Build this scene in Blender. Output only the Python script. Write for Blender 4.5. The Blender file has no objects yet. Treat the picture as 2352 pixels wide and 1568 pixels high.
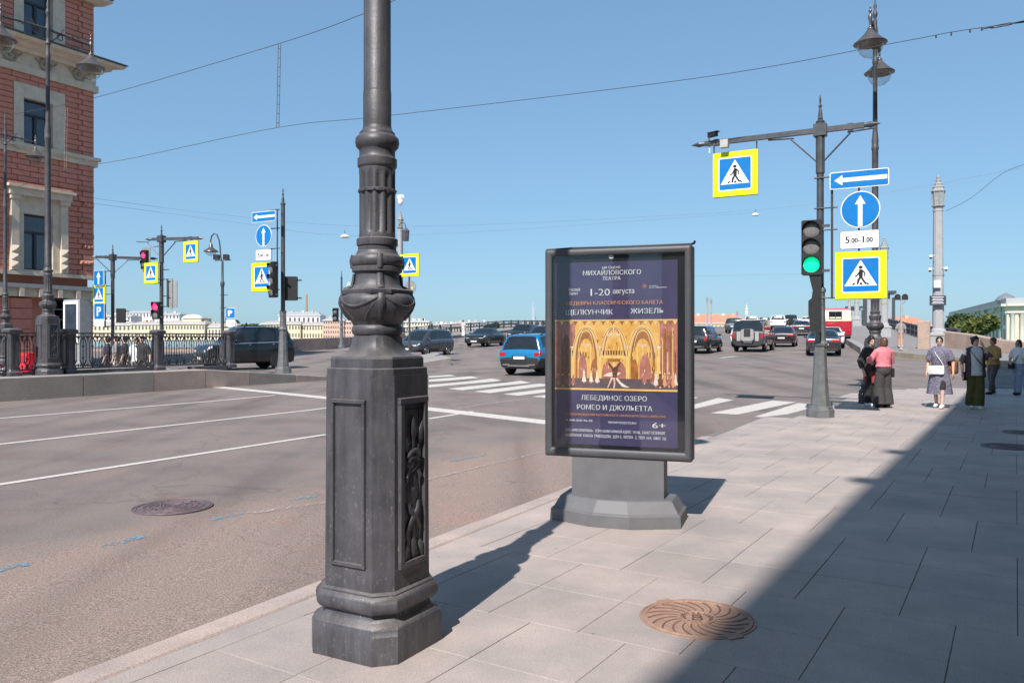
import bpy, bmesh, math, random
from mathutils import Vector, Matrix
random.seed(7)
R = math.radians
SC = bpy.context.scene
COL = SC.collection
# ------------------------------------------------------------------ camera, sky, sun, exposure
EYE = 1.555          # camera height (m)
FPX, CX, HY, WPX = 1850.0, 1176.0, 776.0, 2352.0
cam_data = bpy.data.cameras.new('camera')
cam_data.sensor_width = 36.0
cam_data.lens = FPX / WPX * 36.0
cam_data.shift_y = (HY - 784.0) / WPX
cam_data.clip_start = 0.1
cam_data.clip_end = 20000
cam = bpy.data.objects.new('camera', cam_data)
COL.objects.link(cam)
cam.location = (0, 0, EYE)
cam.rotation_euler = (R(90), 0, 0)
SC.camera = cam

SUN_EL = 45.8        # degrees
SUN_AZ = 21.5        # light travels towards +Y turned this much to the right
world = bpy.data.worlds.new('World')
SC.world = world
world.use_nodes = True
wn = world.node_tree.nodes
wl = world.node_tree.links
wn.clear()
sky = wn.new('ShaderNodeTexSky')
sky.sky_type = 'NISHITA'
sky.sun_disc = False
sky.sun_elevation = R(SUN_EL)
sky.sun_rotation = R(180 + SUN_AZ)
sky.altitude = 0
sky.air_density = 1.0
sky.dust_density = 0.6
sky.ozone_density = 4.0
bg = wn.new('ShaderNodeBackground')
bg.inputs['Strength'].default_value = 0.15
wo = wn.new('ShaderNodeOutputWorld')
gam = wn.new('ShaderNodeGamma'); gam.inputs[1].default_value = 0.5        # compresses the sky's tonal range: flatter gradient, same everywhere
tin = wn.new('ShaderNodeMix'); tin.data_type = 'RGBA'; tin.blend_type = 'MULTIPLY'; tin.inputs[0].default_value = 1.0
tin.inputs[7].default_value = (0.84, 1.20, 1.48, 1)
wl.new(sky.outputs[0], gam.inputs[0]); wl.new(gam.outputs[0], tin.inputs[6]); wl.new(tin.outputs[2], bg.inputs[0])
wl.new(bg.outputs[0], wo.inputs[0])

sun_data = bpy.data.lights.new('sun', 'SUN')
sun_data.energy = 4.5
sun_data.angle = R(0.5)
sun_data.color = (1.0, 0.94, 0.89)
sun = bpy.data.objects.new('sun', sun_data)
COL.objects.link(sun)
ldir = Vector((math.sin(R(SUN_AZ)) * math.cos(R(SUN_EL)), math.cos(R(SUN_AZ)) * math.cos(R(SUN_EL)), -math.sin(R(SUN_EL))))
sun.rotation_euler = ldir.to_track_quat('-Z', 'Y').to_euler()
sun.location = (-20, -60, 60)
vs = SC.view_settings
vs.view_transform = 'Standard'
vs.look = 'None'
vs.exposure = 0.54
vs.gamma = 1.0
SC.render.engine = 'CYCLES'
SC.cycles.use_denoising = True
SC.cycles.max_bounces = 6
SC.cycles.transparent_max_bounces = 8
SC.cycles.caustics_reflective = False
SC.cycles.caustics_refractive = False
SC.cycles.sample_clamp_indirect = 6.0

# ------------------------------------------------------------------ materials
MATS = {}
def rgb(h):
    h = h.lstrip('#')
    c = [int(h[i:i+2], 16) / 255 for i in (0, 2, 4)]
    return tuple(((v / 12.92) if v <= 0.04045 else ((v + 0.055) / 1.055) ** 2.4) for v in c)
def mat(name, col, rough=0.6, metal=0.0, var=0.12, scale=6.0, bump=0.0, bscale=None, spec=None, col2=None, detail=4.0, emit=0.0, coat=0.0, world_co=False, stretch=None, alpha=None):
    if name in MATS: return MATS[name]
    if isinstance(col, str): col = rgb(col)
    m = bpy.data.materials.new(name); m.use_nodes = True
    nt = m.node_tree; n = nt.nodes; l = nt.links
    b = n['Principled BSDF']
    b.inputs['Base Color'].default_value = (*col, 1)
    b.inputs['Roughness'].default_value = rough
    b.inputs['Metallic'].default_value = metal
    if spec is not None: b.inputs['Specular IOR Level'].default_value = spec
    if coat: b.inputs['Coat Weight'].default_value = coat; b.inputs['Coat Roughness'].default_value = 0.05
    if emit:
        b.inputs['Emission Color'].default_value = (*col, 1); b.inputs['Emission Strength'].default_value = emit
    tc = n.new('ShaderNodeTexCoord')
    src = tc.outputs['Object']
    if world_co:
        g = n.new('ShaderNodeNewGeometry'); src = g.outputs['Position']
    if stretch:
        mp = n.new('ShaderNodeMapping'); mp.inputs['Scale'].default_value = stretch
        l.new(src, mp.inputs['Vector']); src = mp.outputs[0]
    if var or col2 is not None:
        t = n.new('ShaderNodeTexNoise'); t.inputs['Scale'].default_value = scale; t.inputs['Detail'].default_value = detail
        t.inputs['Roughness'].default_value = 0.65
        l.new(src, t.inputs['Vector'])
        r = n.new('ShaderNodeValToRGB')
        r.color_ramp.elements[0].position = 0.32; r.color_ramp.elements[1].position = 0.68
        if col2 is not None:
            if isinstance(col2, str): col2 = rgb(col2)
            c1, c2 = col, col2
        else:
            c1 = tuple(max(0, c * (1 - var)) for c in col); c2 = tuple(min(1, c * (1 + var)) for c in col)
        r.color_ramp.elements[0].color = (*c1, 1); r.color_ramp.elements[1].color = (*c2, 1)
        l.new(t.outputs[0], r.inputs[0]); l.new(r.outputs[0], b.inputs['Base Color'])
        rr = n.new('ShaderNodeMapRange'); rr.inputs['To Min'].default_value = max(0.02, rough - 0.08); rr.inputs['To Max'].default_value = min(1, rough + 0.1)
        l.new(t.outputs[0], rr.inputs[0]); l.new(rr.outputs[0], b.inputs['Roughness'])
    if bump:
        t2 = n.new('ShaderNodeTexNoise'); t2.inputs['Scale'].default_value = bscale or scale * 6; t2.inputs['Detail'].default_value = 3
        l.new(src, t2.inputs['Vector'])
        bp = n.new('ShaderNodeBump'); bp.inputs['Strength'].default_value = bump; bp.inputs['Distance'].default_value = 0.02
        l.new(t2.outputs[0], bp.inputs['Height']); l.new(bp.outputs[0], b.inputs['Normal'])
    MATS[name] = m
    return m

def glass_mat(name, tint=(0.9, 0.93, 0.95), refl=1.0, rough=0.02):
    if name in MATS: return MATS[name]
    m = bpy.data.materials.new(name); m.use_nodes = True
    n = m.node_tree.nodes; l = m.node_tree.links; n.clear()
    o = n.new('ShaderNodeOutputMaterial'); mx = n.new('ShaderNodeMixShader'); tr = n.new('ShaderNodeBsdfTransparent'); gl = n.new('ShaderNodeBsdfGlossy'); fr = n.new('ShaderNodeFresnel')
    tr.inputs[0].default_value = (*tint, 1); gl.inputs['Roughness'].default_value = rough
    ge = n.new('ShaderNodeNewGeometry'); io = n.new('ShaderNodeMapRange'); io.inputs[3].default_value = 1.45; io.inputs[4].default_value = 1 / 1.45
    l.new(ge.outputs['Backfacing'], io.inputs[0]); l.new(io.outputs[0], fr.inputs['IOR'])
    mul = n.new('ShaderNodeMath'); mul.operation = 'MULTIPLY'; mul.inputs[1].default_value = refl
    l.new(fr.outputs[0], mul.inputs[0]); l.new(mul.outputs[0], mx.inputs[0]); l.new(tr.outputs[0], mx.inputs[1]); l.new(gl.outputs[0], mx.inputs[2]); l.new(mx.outputs[0], o.inputs[0])
    MATS[name] = m
    return m

# ------------------------------------------------------------------ mesh builder
class MB:
    def __init__(s):
        s.v = []; s.f = []; s.mi = []; s.M = Matrix.Identity(4); s.cur = 0
    def at(s, M):
        s.M = M; return s
    def add(s, vs_, fs, mi=None):
        o = len(s.v)
        s.v.extend([tuple(s.M @ Vector(p)) for p in vs_])
        for f in fs:
            s.f.append(tuple(i + o for i in f)); s.mi.append(s.cur if mi is None else mi)
        return s
    def box(s, c, d, rz=0, mi=None):
        x, y, z = d[0] / 2, d[1] / 2, d[2] / 2
        cr, sr = math.cos(rz), math.sin(rz)
        vs_ = []
        for sx, sy, sz in ((-1,-1,-1),(1,-1,-1),(1,1,-1),(-1,1,-1),(-1,-1,1),(1,-1,1),(1,1,1),(-1,1,1)):
            px, py = sx * x, sy * y
            vs_.append((c[0] + px * cr - py * sr, c[1] + px * sr + py * cr, c[2] + sz * z))
        return s.add(vs_, [(0,3,2,1),(4,5,6,7),(0,1,5,4),(1,2,6,5),(2,3,7,6),(3,0,4,7)], mi)
    def box2(s, a, b, mi=None):
        return s.box(((a[0]+b[0])/2, (a[1]+b[1])/2, (a[2]+b[2])/2), (abs(b[0]-a[0]), abs(b[1]-a[1]), abs(b[2]-a[2])), 0, mi)
    def rings(s, rs, cap=True, closed=True, mi=None):
        n = len(rs[0]); vs_ = [p for r in rs for p in r]; fs = []
        for i in range(len(rs) - 1):
            for j in range(n if closed else n - 1):
                k = (j + 1) % n
                fs.append((i*n+j, i*n+k, (i+1)*n+k, (i+1)*n+j))
        if cap:
            fs.append(tuple(range(n-1, -1, -1))); fs.append(tuple((len(rs)-1)*n + j for j in range(n)))
        return s.add(vs_, fs, mi)
    def lathe(s, prof, n=24, c=(0, 0, 0), cap=True, mi=None, sx=1, sy=1):
        return s.rings([[(c[0] + r*sx*math.cos(2*math.pi*j/n), c[1] + r*sy*math.sin(2*math.pi*j/n), c[2] + z) for j in range(n)] for r, z in prof], cap, True, mi)
    def csq(s, prof, c=(0, 0, 0), mi=None, cap=True):
        """chamfered square sections: (half side, chamfer leg, z)"""
        rs = []
        for a, h, z in prof:
            rs.append([(c[0]+x, c[1]+y, c[2]+z) for x, y in ((a,-a+h),(a,a-h),(a-h,a),(-a+h,a),(-a,a-h),(-a,-a+h),(-a+h,-a),(a-h,-a))])
        return s.rings(rs, cap, True, mi)
    def cyl(s, p0, p1, r0, r1=None, n=12, cap=True, mi=None):
        return s.tube([p0, p1], [r0, r0 if r1 is None else r1], n, cap, mi)
    def tube(s, pts, r, n=8, cap=True, mi=None, flat=1.0):
        pts = [Vector(p) for p in pts]
        if not isinstance(r, (list, tuple)): r = [r] * len(pts)
        rs = []; up = None
        for i, p in enumerate(pts):
            d = (pts[min(i+1, len(pts)-1)] - pts[max(i-1, 0)])
            if d.length < 1e-9: d = Vector((0, 0, 1))
            d.normalize()
            if up is None:
                up = Vector((0, 0, 1)) if abs(d.z) < 0.9 else Vector((1, 0, 0))
            x = d.cross(up)
            if x.length < 1e-6: x = d.cross(Vector((0.3, 1, 0.2)))
            x.normalize(); y = d.cross(x).normalized(); up = -y if False else up
            up = x.cross(d).normalized()
            rs.append([tuple(p + x * (r[i] * math.cos(2*math.pi*j/n)) + up * (r[i] * flat * math.sin(2*math.pi*j/n))) for j in range(n)])
        return s.rings(rs, cap, True, mi)
    def sph(s, c, r, nu=12, nv=8, mi=None, R3=None):
        if not isinstance(r, (tuple, list)): r = (r, r, r)
        rs = []
        for i in range(nv + 1):
            a = -math.pi/2 + math.pi * i / nv
            rs.append([(r[0]*max(1e-4, math.cos(a))*math.cos(2*math.pi*j/nu), r[1]*max(1e-4, math.cos(a))*math.sin(2*math.pi*j/nu), r[2]*math.sin(a)) for j in range(nu)])
        if R3 is not None: rs = [[tuple(R3 @ Vector(p)) for p in q] for q in rs]
        rs = [[(p[0]+c[0], p[1]+c[1], p[2]+c[2]) for p in q] for q in rs]
        return s.rings(rs, True, True, mi)
    def prism(s, poly, y0, y1, mi=None, plane='xz'):
        """extrude a 2d polygon: plane xz extruded along y, or xy along z"""
        n = len(poly)
        ar = sum(poly[i][0]*poly[(i+1)%n][1] - poly[(i+1)%n][0]*poly[i][1] for i in range(n))
        if ar < 0: poly = poly[::-1]
        if plane == 'xz':
            a = [(p[0], y0, p[1]) for p in poly]; b = [(p[0], y1, p[1]) for p in poly]
            fs = [tuple(range(n)) if y0 < y1 else tuple(range(n-1,-1,-1)), tuple(n + i for i in (range(n-1,-1,-1) if y0 < y1 else range(n)))]
            for i in range(n):
                k = (i+1) % n
                fs.append((i, n+i, n+k, k) if y0 < y1 else (i, k, n+k, n+i))
        else:
            a = [(p[0], p[1], y0) for p in poly]; b = [(p[0], p[1], y1) for p in poly]
            fs = [tuple(range(n-1,-1,-1)), tuple(n + i for i in range(n))]
            for i in range(n):
                k = (i+1) % n; fs.append((i, k, n+k, n+i))
        return s.add(a + b, fs, mi)
    def mesh(s, name, mats, smooth=None):
        me = bpy.data.meshes.new(name)
        me.from_pydata(s.v, [], s.f)
        if not isinstance(mats, (list, tuple)): mats = [mats]
        for m in mats: me.materials.append(m)
        if len(mats) > 1: me.polygons.foreach_set('material_index', s.mi)
        if smooth:
            me.polygons.foreach_set('use_smooth', [True] * len(me.polygons))
            me.set_sharp_from_angle(angle=R(smooth))
        me.update()
        return me
    def build(s, name, mats, parent=None, smooth=None, loc=None, rz=0):
        return link(name, s.mesh(name, mats, smooth), parent, loc, rz)

def link(name, me, parent=None, loc=None, rz=0):
    o = bpy.data.objects.new(name, me); COL.objects.link(o)
    if parent is not None: o.parent = parent
    if loc is not None: o.location = loc
    if rz: o.rotation_euler = (0, 0, rz)
    return o
def tag(o, label, cat, group=None):
    o['label'] = label; o['category'] = cat
    if group: o['group'] = group
    return o
def struct(o, label=None):
    o['kind'] = 'structure'
    if label: o['label'] = label
    return o
def thing(name, label, cat, loc=(0, 0, 0), rz=0, group=None, scale=None):
    o = bpy.data.objects.new(name, None); COL.objects.link(o)
    o.empty_display_size = 0.2
    o.location = loc; o.rotation_euler = (0, 0, rz)
    if scale: o.scale = (scale,) * 3
    return tag(o, label, cat, group)
def copy_tree(o, parent=None):
    c = o.copy(); COL.objects.link(c); c.parent = parent
    for ch in list(o.children): copy_tree(ch, c)
    return c
_textcache = {}
def text_geo(body, size=1.0):
    """verts (x,y) and faces of a text in the built-in face, baseline at y=0, starting x=0"""
    if body in _textcache: return _textcache[body]
    cu = bpy.data.curves.new('t', 'FONT'); cu.body = body; cu.size = 1.0; cu.resolution_u = 2; cu.fill_mode = 'FRONT'
    ob = bpy.data.objects.new('t', cu)
    me = ob.to_mesh()
    vs_ = [(v.co.x, v.co.y) for v in me.vertices]; fs = [tuple(p.vertices) for p in me.polygons]
    ob.to_mesh_clear(); bpy.data.objects.remove(ob); bpy.data.curves.remove(cu)
    x0 = min(v[0] for v in vs_); vs_ = [(v[0] - x0, v[1]) for v in vs_]
    _textcache[body] = (vs_, fs, max(v[0] for v in vs_))
    return _textcache[body]
def put_text(mb, body, cx, z, h, y, width=None, mi=None, slope=0.0, bold=0.0):
    """flat text facing -y, centred on cx, baseline z, capital height h"""
    vs_, fs, w = text_geo(body)
    k = h / 0.73
    kx = k if width is None else width / w
    for dx in ((0,) if not bold else (-bold, 0, bold)):
        mb.add([(cx + dx + (v[0] - w / 2) * kx, y - (abs(dx) * 0.02), z + v[1] * k) for v in vs_], fs, mi)

# ------------------------------------------------------------------ frames of the place
TH = math.atan((2211 - CX) / FPX)                   # street direction, right of the view axis
SD = Vector((math.sin(TH), math.cos(TH))); TD = Vector((-math.cos(TH), math.sin(TH)))
RZ = -TH                                            # rotation that turns local +y along the street
BA = R(20); BE = Vector((math.sin(BA), math.cos(BA))); BF = Vector((math.cos(BA), -math.sin(BA)))   # bridge: along, right
PA = R(32.02); PE = Vector((math.sin(PA), math.cos(PA))); PF = Vector((math.cos(PA), -math.sin(PA)))  # paving
def st(s, t): p = SD * s + TD * t; return (p.x, p.y)
def ab(a, b): p = BE * a + BF * b; return (p.x, p.y)
def pv(s, r): p = PE * s + PF * r; return (p.x, p.y)
def lerp(a, b, w): return a + (b - a) * w
def smooth01(x, a, b):
    x = max(0, min(1, (x - a) / (b - a))); return x * x * (3 - 2 * x)
KN = [(-99, 0), (25, 0), (33, .17), (45, .45), (55, .72), (75, 1.25), (108, 2.7), (164, 3.8), (210, 4.2), (280, 4.2), (345, 3.4), (420, 1.4), (900, 1.4)]
def zA(a):
    for (a0, z0), (a1, z1) in zip(KN, KN[1:]):
        if a <= a1: return lerp(z0, z1, (a - a0) / (a1 - a0))
    return KN[-1][1]
def zroad(X, Y):
    a = X * BE.x + Y * BE.y; t = X * TD.x + Y * TD.y; s = X * SD.x + Y * SD.y
    z = zA(a)
    drop = lerp(-.12, -.015, smooth01(s, 12.5, 15.5))
    if t < 3.6: drop = lerp(drop, -.07, max(0, min(1, (3.6 - t) / 2)))
    lat = lerp(drop, .15, max(0, min(1, (t - 3.6) / 15.0)))
    return z + lat * (1 - smooth01(a, 22 if t > 3.6 else 29, 36))
def px(x, y, fn=zroad):
    """ground point seen at photo position (x, y)"""
    z = 0
    for _ in range(30):
        Y = (EYE - z) * FPX / (y - HY); X = (x - CX) / FPX * Y; z = lerp(z, fn(X, Y), 0.7)
    return X, Y
def pz(x, y, Y):
    """point at depth Y seen at photo position (x, y)"""
    return ((x - CX) / FPX * Y, Y, EYE + (HY - y) / FPX * Y)
flat0 = lambda X, Y: 0.0
# ------------------------------------------------------------------ ground materials
def asphalt_mat():
    m = bpy.data.materials.new('asphalt'); m.use_nodes = True
    n = m.node_tree.nodes; l = m.node_tree.links; b = n['Principled BSDF']
    g = n.new('ShaderNodeNewGeometry')
    def noise(scale, detail=3, rough=.6, vec=None):
        t = n.new('ShaderNodeTexNoise'); t.inputs['Scale'].default_value = scale; t.inputs['Detail'].default_value = detail; t.inputs['Roughness'].default_value = rough
        l.new(vec or g.outputs['Position'], t.inputs['Vector']); return t.outputs[0]
    def ramp(src, stops):
        r = n.new('ShaderNodeValToRGB'); e = r.color_ramp.elements
        e[0].position, e[0].color = stops[0][0], (*stops[0][1], 1); e[1].position, e[1].color = stops[-1][0], (*stops[-1][1], 1)
        for p, c in stops[1:-1]:
            q = e.new(p); q.color = (*c, 1)
        l.new(src, r.inputs[0]); return r.outputs[0]
    def mix(f, a, c, mode='MIX'):
        x = n.new('ShaderNodeMix'); x.data_type = 'RGBA'; x.blend_type = mode
        if isinstance(f, float): x.inputs[0].default_value = f
        else: l.new(f, x.inputs[0])
        for s_, i in ((a, 6), (c, 7)):
            if isinstance(s_, tuple): x.inputs[i].default_value = (*s_, 1)
            else: l.new(s_, x.inputs[i])
        return x.outputs[2]
    def dot(v):
        d = n.new('ShaderNodeVectorMath'); d.operation = 'DOT_PRODUCT'; d.inputs[1].default_value = v; l.new(g.outputs['Position'], d.inputs[0]); return d.outputs['Value']
    def maprange(src, a, c):
        r = n.new('ShaderNodeMapRange'); r.inputs[1].default_value = a; r.inputs[2].default_value = c; l.new(src, r.inputs[0]); return r.outputs[0]
    def add(a, c, k):
        x = n.new('ShaderNodeMath'); x.operation = 'MULTIPLY_ADD'; l.new(a, x.inputs[0]); x.inputs[1].default_value = k; l.new(c, x.inputs[2]); return x.outputs[0]
    base = ramp(noise(.55, 5), [(.3, (.160, .136, .126)), (.5, (.215, .183, .168)), (.72, (.252, .210, .190))])
    # old chip-seal strip along the kerb, brown and coarse
    edge = add(noise(1.2, 4), dot((TD.x, TD.y, 0)), 1.1)
    along = add(noise(.8, 2), dot((SD.x, SD.y, 0)), 1.5)
    strip = maprange(edge, 7.15, 6.35)
    far = maprange(along, 15.0, 11.0)
    mu = n.new('ShaderNodeMath'); mu.operation = 'MULTIPLY'; l.new(strip, mu.inputs[0]); l.new(far, mu.inputs[1])
    chips = ramp(noise(85, 3, .75), [(.34, (.175, .128, .108)), (.52, (.305, .235, .202)), (.68, (.43, .35, .31))])
    c1 = mix(mu.outputs[0], base, chips)
    fine = ramp(noise(95, 2, .8), [(.3, (.55, .55, .55)), (.55, (1, 1, 1)), (.75, (1.5, 1.45, 1.4))])
    c2 = mix(.75, c1, fine, 'MULTIPLY')
    # wheel tracks polished by traffic
    wv = n.new('ShaderNodeTexNoise'); wv.inputs['Scale'].default_value = 1.0; wv.inputs['Detail'].default_value = 3
    mp = n.new('ShaderNodeMapping'); mp.inputs['Rotation'].default_value = (0, 0, TH); mp.inputs['Scale'].default_value = (1.0, .07, 1)
    l.new(g.outputs['Position'], mp.inputs['Vector']); l.new(mp.outputs[0], wv.inputs['Vector'])
    tr = ramp(wv.outputs[0], [(.34, (.72, .71, .70)), (.5, (1, 1, 1)), (.68, (1.12, 1.08, 1.05))])
    c3 = mix(.8, c2, tr, 'MULTIPLY')
    pk = ramp(noise(.9, 6, .7), [(.55, (1, 1, 1)), (.7, (1.22, 1.0, .96))])
    c4 = mix(.8, c3, pk, 'MULTIPLY')
    vo = n.new('ShaderNodeTexVoronoi'); vo.feature = 'DISTANCE_TO_EDGE'; vo.inputs['Scale'].default_value = .17
    dn = n.new('ShaderNodeTexNoise'); dn.inputs['Scale'].default_value = 1.3; dn.inputs['Detail'].default_value = 5; l.new(g.outputs['Position'], dn.inputs['Vector'])
    av = n.new('ShaderNodeVectorMath'); av.operation = 'MULTIPLY_ADD'; l.new(dn.outputs['Color'], av.inputs[0]); av.inputs[1].default_value = (1.6, 1.6, 0); l.new(g.outputs['Position'], av.inputs[2])
    l.new(av.outputs[0], vo.inputs['Vector'])
    ck = ramp(vo.outputs['Distance'], [(0.0, (.80, .79, .78)), (.0016, (1, 1, 1))])
    c5 = mix(1.0, c4, ck, 'MULTIPLY')
    l.new(c5, b.inputs['Base Color']); b.inputs['Roughness'].default_value = .85; b.inputs['Specular IOR Level'].default_value = .3
    bp = n.new('ShaderNodeBump'); bp.inputs['Strength'].default_value = .55; bp.inputs['Distance'].default_value = .012
    l.new(noise(120, 3, .7), bp.inputs['Height']); l.new(bp.outputs[0], b.inputs['Normal'])
    MATS['asphalt'] = m
    return m
asphalt_mat()
def granite(name, col, dark, light, grain=160, spot=.8, pink=0.0, rough=.7, specks=False):
    m = bpy.data.materials.new(name); m.use_nodes = True
    n = m.node_tree.nodes; l = m.node_tree.links; b = n['Principled BSDF']
    g = n.new('ShaderNodeNewGeometry'); oi = n.new('ShaderNodeObjectInfo')
    t = n.new('ShaderNodeTexNoise'); t.inputs['Scale'].default_value = grain; t.inputs['Detail'].default_value = 2; t.inputs['Roughness'].default_value = .8
    l.new(g.outputs['Position'], t.inputs['Vector'])
    r = n.new('ShaderNodeValToRGB'); e = r.color_ramp.elements
    e[0].position, e[0].color = .3, (*dark, 1); e[1].position, e[1].color = .7, (*light, 1); q = e.new(.5); q.color = (*col, 1)
    l.new(t.outputs[0], r.inputs[0])
    t2 = n.new('ShaderNodeTexNoise'); t2.inputs['Scale'].default_value = spot; t2.inputs['Detail'].default_value = 6; t2.inputs['Roughness'].default_value = .62
    l.new(g.outputs['Position'], t2.inputs['Vector'])
    r2 = n.new('ShaderNodeValToRGB'); e = r2.color_ramp.elements
    e[0].position, e[0].color = .34, (.80, .79, .78, 1); e[1].position, e[1].color = .68, (1.08 + pink, 1.05, 1.02 - pink * .3, 1)
    l.new(t2.outputs[0], r2.inputs[0])
    x = n.new('ShaderNodeMix'); x.data_type = 'RGBA'; x.blend_type = 'MULTIPLY'; x.inputs[0].default_value = 1
    l.new(r.outputs[0], x.inputs[6]); l.new(r2.outputs[0], x.inputs[7])
    hv = n.new('ShaderNodeHueSaturation'); mr = n.new('ShaderNodeMapRange'); mr.inputs['To Min'].default_value = .95; mr.inputs['To Max'].default_value = 1.04
    l.new(oi.outputs['Random'], mr.inputs[0]); l.new(mr.outputs[0], hv.inputs['Value']); l.new(x.outputs[2], hv.inputs['Color'])
    out = hv.outputs[0]
    if specks:      # trodden gum, drips and sand patches
        for sc_, lim, lo, hi in ((2.6, .045, (.62, .60, .58, 1), (1, 1, 1, 1)), (5.5, .05, (1.16, 1.13, 1.10, 1), (1, 1, 1, 1))):
            vo = n.new('ShaderNodeTexVoronoi'); vo.inputs['Scale'].default_value = sc_; l.new(g.outputs['Position'], vo.inputs['Vector'])
            rv = n.new('ShaderNodeValToRGB'); rv.color_ramp.elements[0].position = lim * .6; rv.color_ramp.elements[0].color = lo; rv.color_ramp.elements[1].position = lim; rv.color_ramp.elements[1].color = hi
            l.new(vo.outputs['Distance'], rv.inputs[0])
            xm = n.new('ShaderNodeMix'); xm.data_type = 'RGBA'; xm.blend_type = 'MULTIPLY'; xm.inputs[0].default_value = .8
            l.new(out, xm.inputs[6]); l.new(rv.outputs[0], xm.inputs[7]); out = xm.outputs[2]
        st_n = n.new('ShaderNodeTexNoise'); st_n.inputs['Scale'].default_value = .45; st_n.inputs['Detail'].default_value = 8; st_n.inputs['Roughness'].default_value = .7; l.new(g.outputs['Position'], st_n.inputs['Vector'])
        rs_ = n.new('ShaderNodeValToRGB'); rs_.color_ramp.elements[0].position = .38; rs_.color_ramp.elements[0].color = (.84, .83, .83, 1); rs_.color_ramp.elements[1].position = .62; rs_.color_ramp.elements[1].color = (1.05, 1.03, 1.01, 1); l.new(st_n.outputs[0], rs_.inputs[0])
        xm = n.new('ShaderNodeMix'); xm.data_type = 'RGBA'; xm.blend_type = 'MULTIPLY'; xm.inputs[0].default_value = .9
        l.new(out, xm.inputs[6]); l.new(rs_.outputs[0], xm.inputs[7]); out = xm.outputs[2]
    l.new(out, b.inputs['Base Color']); b.inputs['Roughness'].default_value = rough; b.inputs['Specular IOR Level'].default_value = .35
    bp = n.new('ShaderNodeBump'); bp.inputs['Strength'].default_value = .18; bp.inputs['Distance'].default_value = .004
    l.new(t.outputs[0], bp.inputs['Height']); l.new(bp.outputs[0], b.inputs['Normal'])
    MATS[name] = m
    return m
granite('paving_granite', (.415, .382, .365), (.285, .262, .25), (.525, .483, .462), 150, 1.1, .07, specks=True)
granite('kerb_granite', (.42, .36, .33), (.27, .22, .20), (.54, .48, .44), 120, 1.5, .08)
granite('pink_granite', (.40, .31, .26), (.25, .185, .155), (.53, .43, .37), 40, 1.2, .08)
granite('grey_granite', (.33, .31, .29), (.23, .215, .20), (.43, .41, .385), 60, .8, .02)
granite('yellow_kerb', (.42, .36, .26), (.30, .25, .17), (.52, .46, .36), 40, 1.0, .03)
mat('joint_dirt', (.18, .165, .15), .95, var=.3, scale=20)
def chalk_mat(name, col, thr):
    m = mat(name, col, .9, var=.1, scale=30); n = m.node_tree.nodes; l = m.node_tree.links
    g = n.new('ShaderNodeNewGeometry'); t = n.new('ShaderNodeTexNoise'); t.inputs['Scale'].default_value = 16; t.inputs['Detail'].default_value = 6; t.inputs['Roughness'].default_value = .75
    mp = n.new('ShaderNodeMapping'); mp.inputs['Rotation'].default_value = (0, 0, TH); mp.inputs['Scale'].default_value = (1.6, .5, 1); l.new(g.outputs['Position'], mp.inputs[0]); l.new(mp.outputs[0], t.inputs['Vector'])
    r = n.new('ShaderNodeMapRange'); r.inputs[1].default_value = thr - .06; r.inputs[2].default_value = thr + .10; r.inputs[4].default_value = .8; l.new(t.outputs[0], r.inputs[0])
    x = n.new('ShaderNodeMixShader'); tr = n.new('ShaderNodeBsdfTransparent'); l.new(r.outputs[0], x.inputs[0]); l.new(tr.outputs[0], x.inputs[1]); l.new(n['Principled BSDF'].outputs[0], x.inputs[2]); l.new(x.outputs[0], n['Material Output'].inputs[0])
chalk_mat('road_paint', (.66, .62, .57), .33); chalk_mat('blue_chalk', (.13, .30, .42), .50); chalk_mat('old_paint', (.42, .36, .32), .49)

# ------------------------------------------------------------------ the ground sheets
def frange(a, b, d):
    n = max(1, int(round((b - a) / d))); return [a + (b - a) * i / n for i in range(n + 1)]
mb = MB()
S_ = frange(-40, -4, 4) + frange(-4, 40, 1)[1:] + frange(40, 58, 2)[1:]
T_ = frange(-60, -4, 4) + frange(-4, 3.6, 1.9)[1:] + frange(3.6, 18.6, 1.5)[1:] + frange(18.6, 46, 2.5)[1:] + frange(46, 90, 6)[1:]
vs_ = []
for s in S_:
    for t in T_:
        X, Y = st(s, t)
        a = X * BE.x + Y * BE.y
        if a > 56.5:                       # stop at the river front
            k = (a - 56.5); X -= BE.x * k; Y -= BE.y * k
        vs_.append((X, Y, zroad(X, Y)))
nt_ = len(T_)
fs = [(i*nt_+j, i*nt_+j+1, (i+1)*nt_+j+1, (i+1)*nt_+j) for i in range(len(S_)-1) for j in range(nt_-1)]
fs = [f[::-1] for f in fs]
struct(mb.add(vs_, fs).build('road', MATS['asphalt'], smooth=60), 'grey asphalt street and crossing')

# bridge deck
mb = MB(); AS = frange(56.2, 345, 4); bs = [-40, -36, 3, 9.0]
def deckz(a, b): return zA(a) + .004
for i in range(len(AS) - 1):
    a0, a1 = AS[i], AS[i+1]
    for b0, b1 in ((-40.5, 9.5),):
        p = [(*ab(a0, b0), deckz(a0, 0)), (*ab(a0, b1), deckz(a0, 0)), (*ab(a1, b1), deckz(a1, 0)), (*ab(a1, b0), deckz(a1, 0))]
        q = [(x, y, z - 1.2) for x, y, z in p]
        mb.add(p + q, [(0, 1, 2, 3), (7, 6, 5, 4), (0, 3, 7, 4), (1, 5, 6, 2)])
struct(mb.build('bridge_deck', MATS['asphalt'], smooth=40), 'long road bridge rising over the river')
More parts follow.
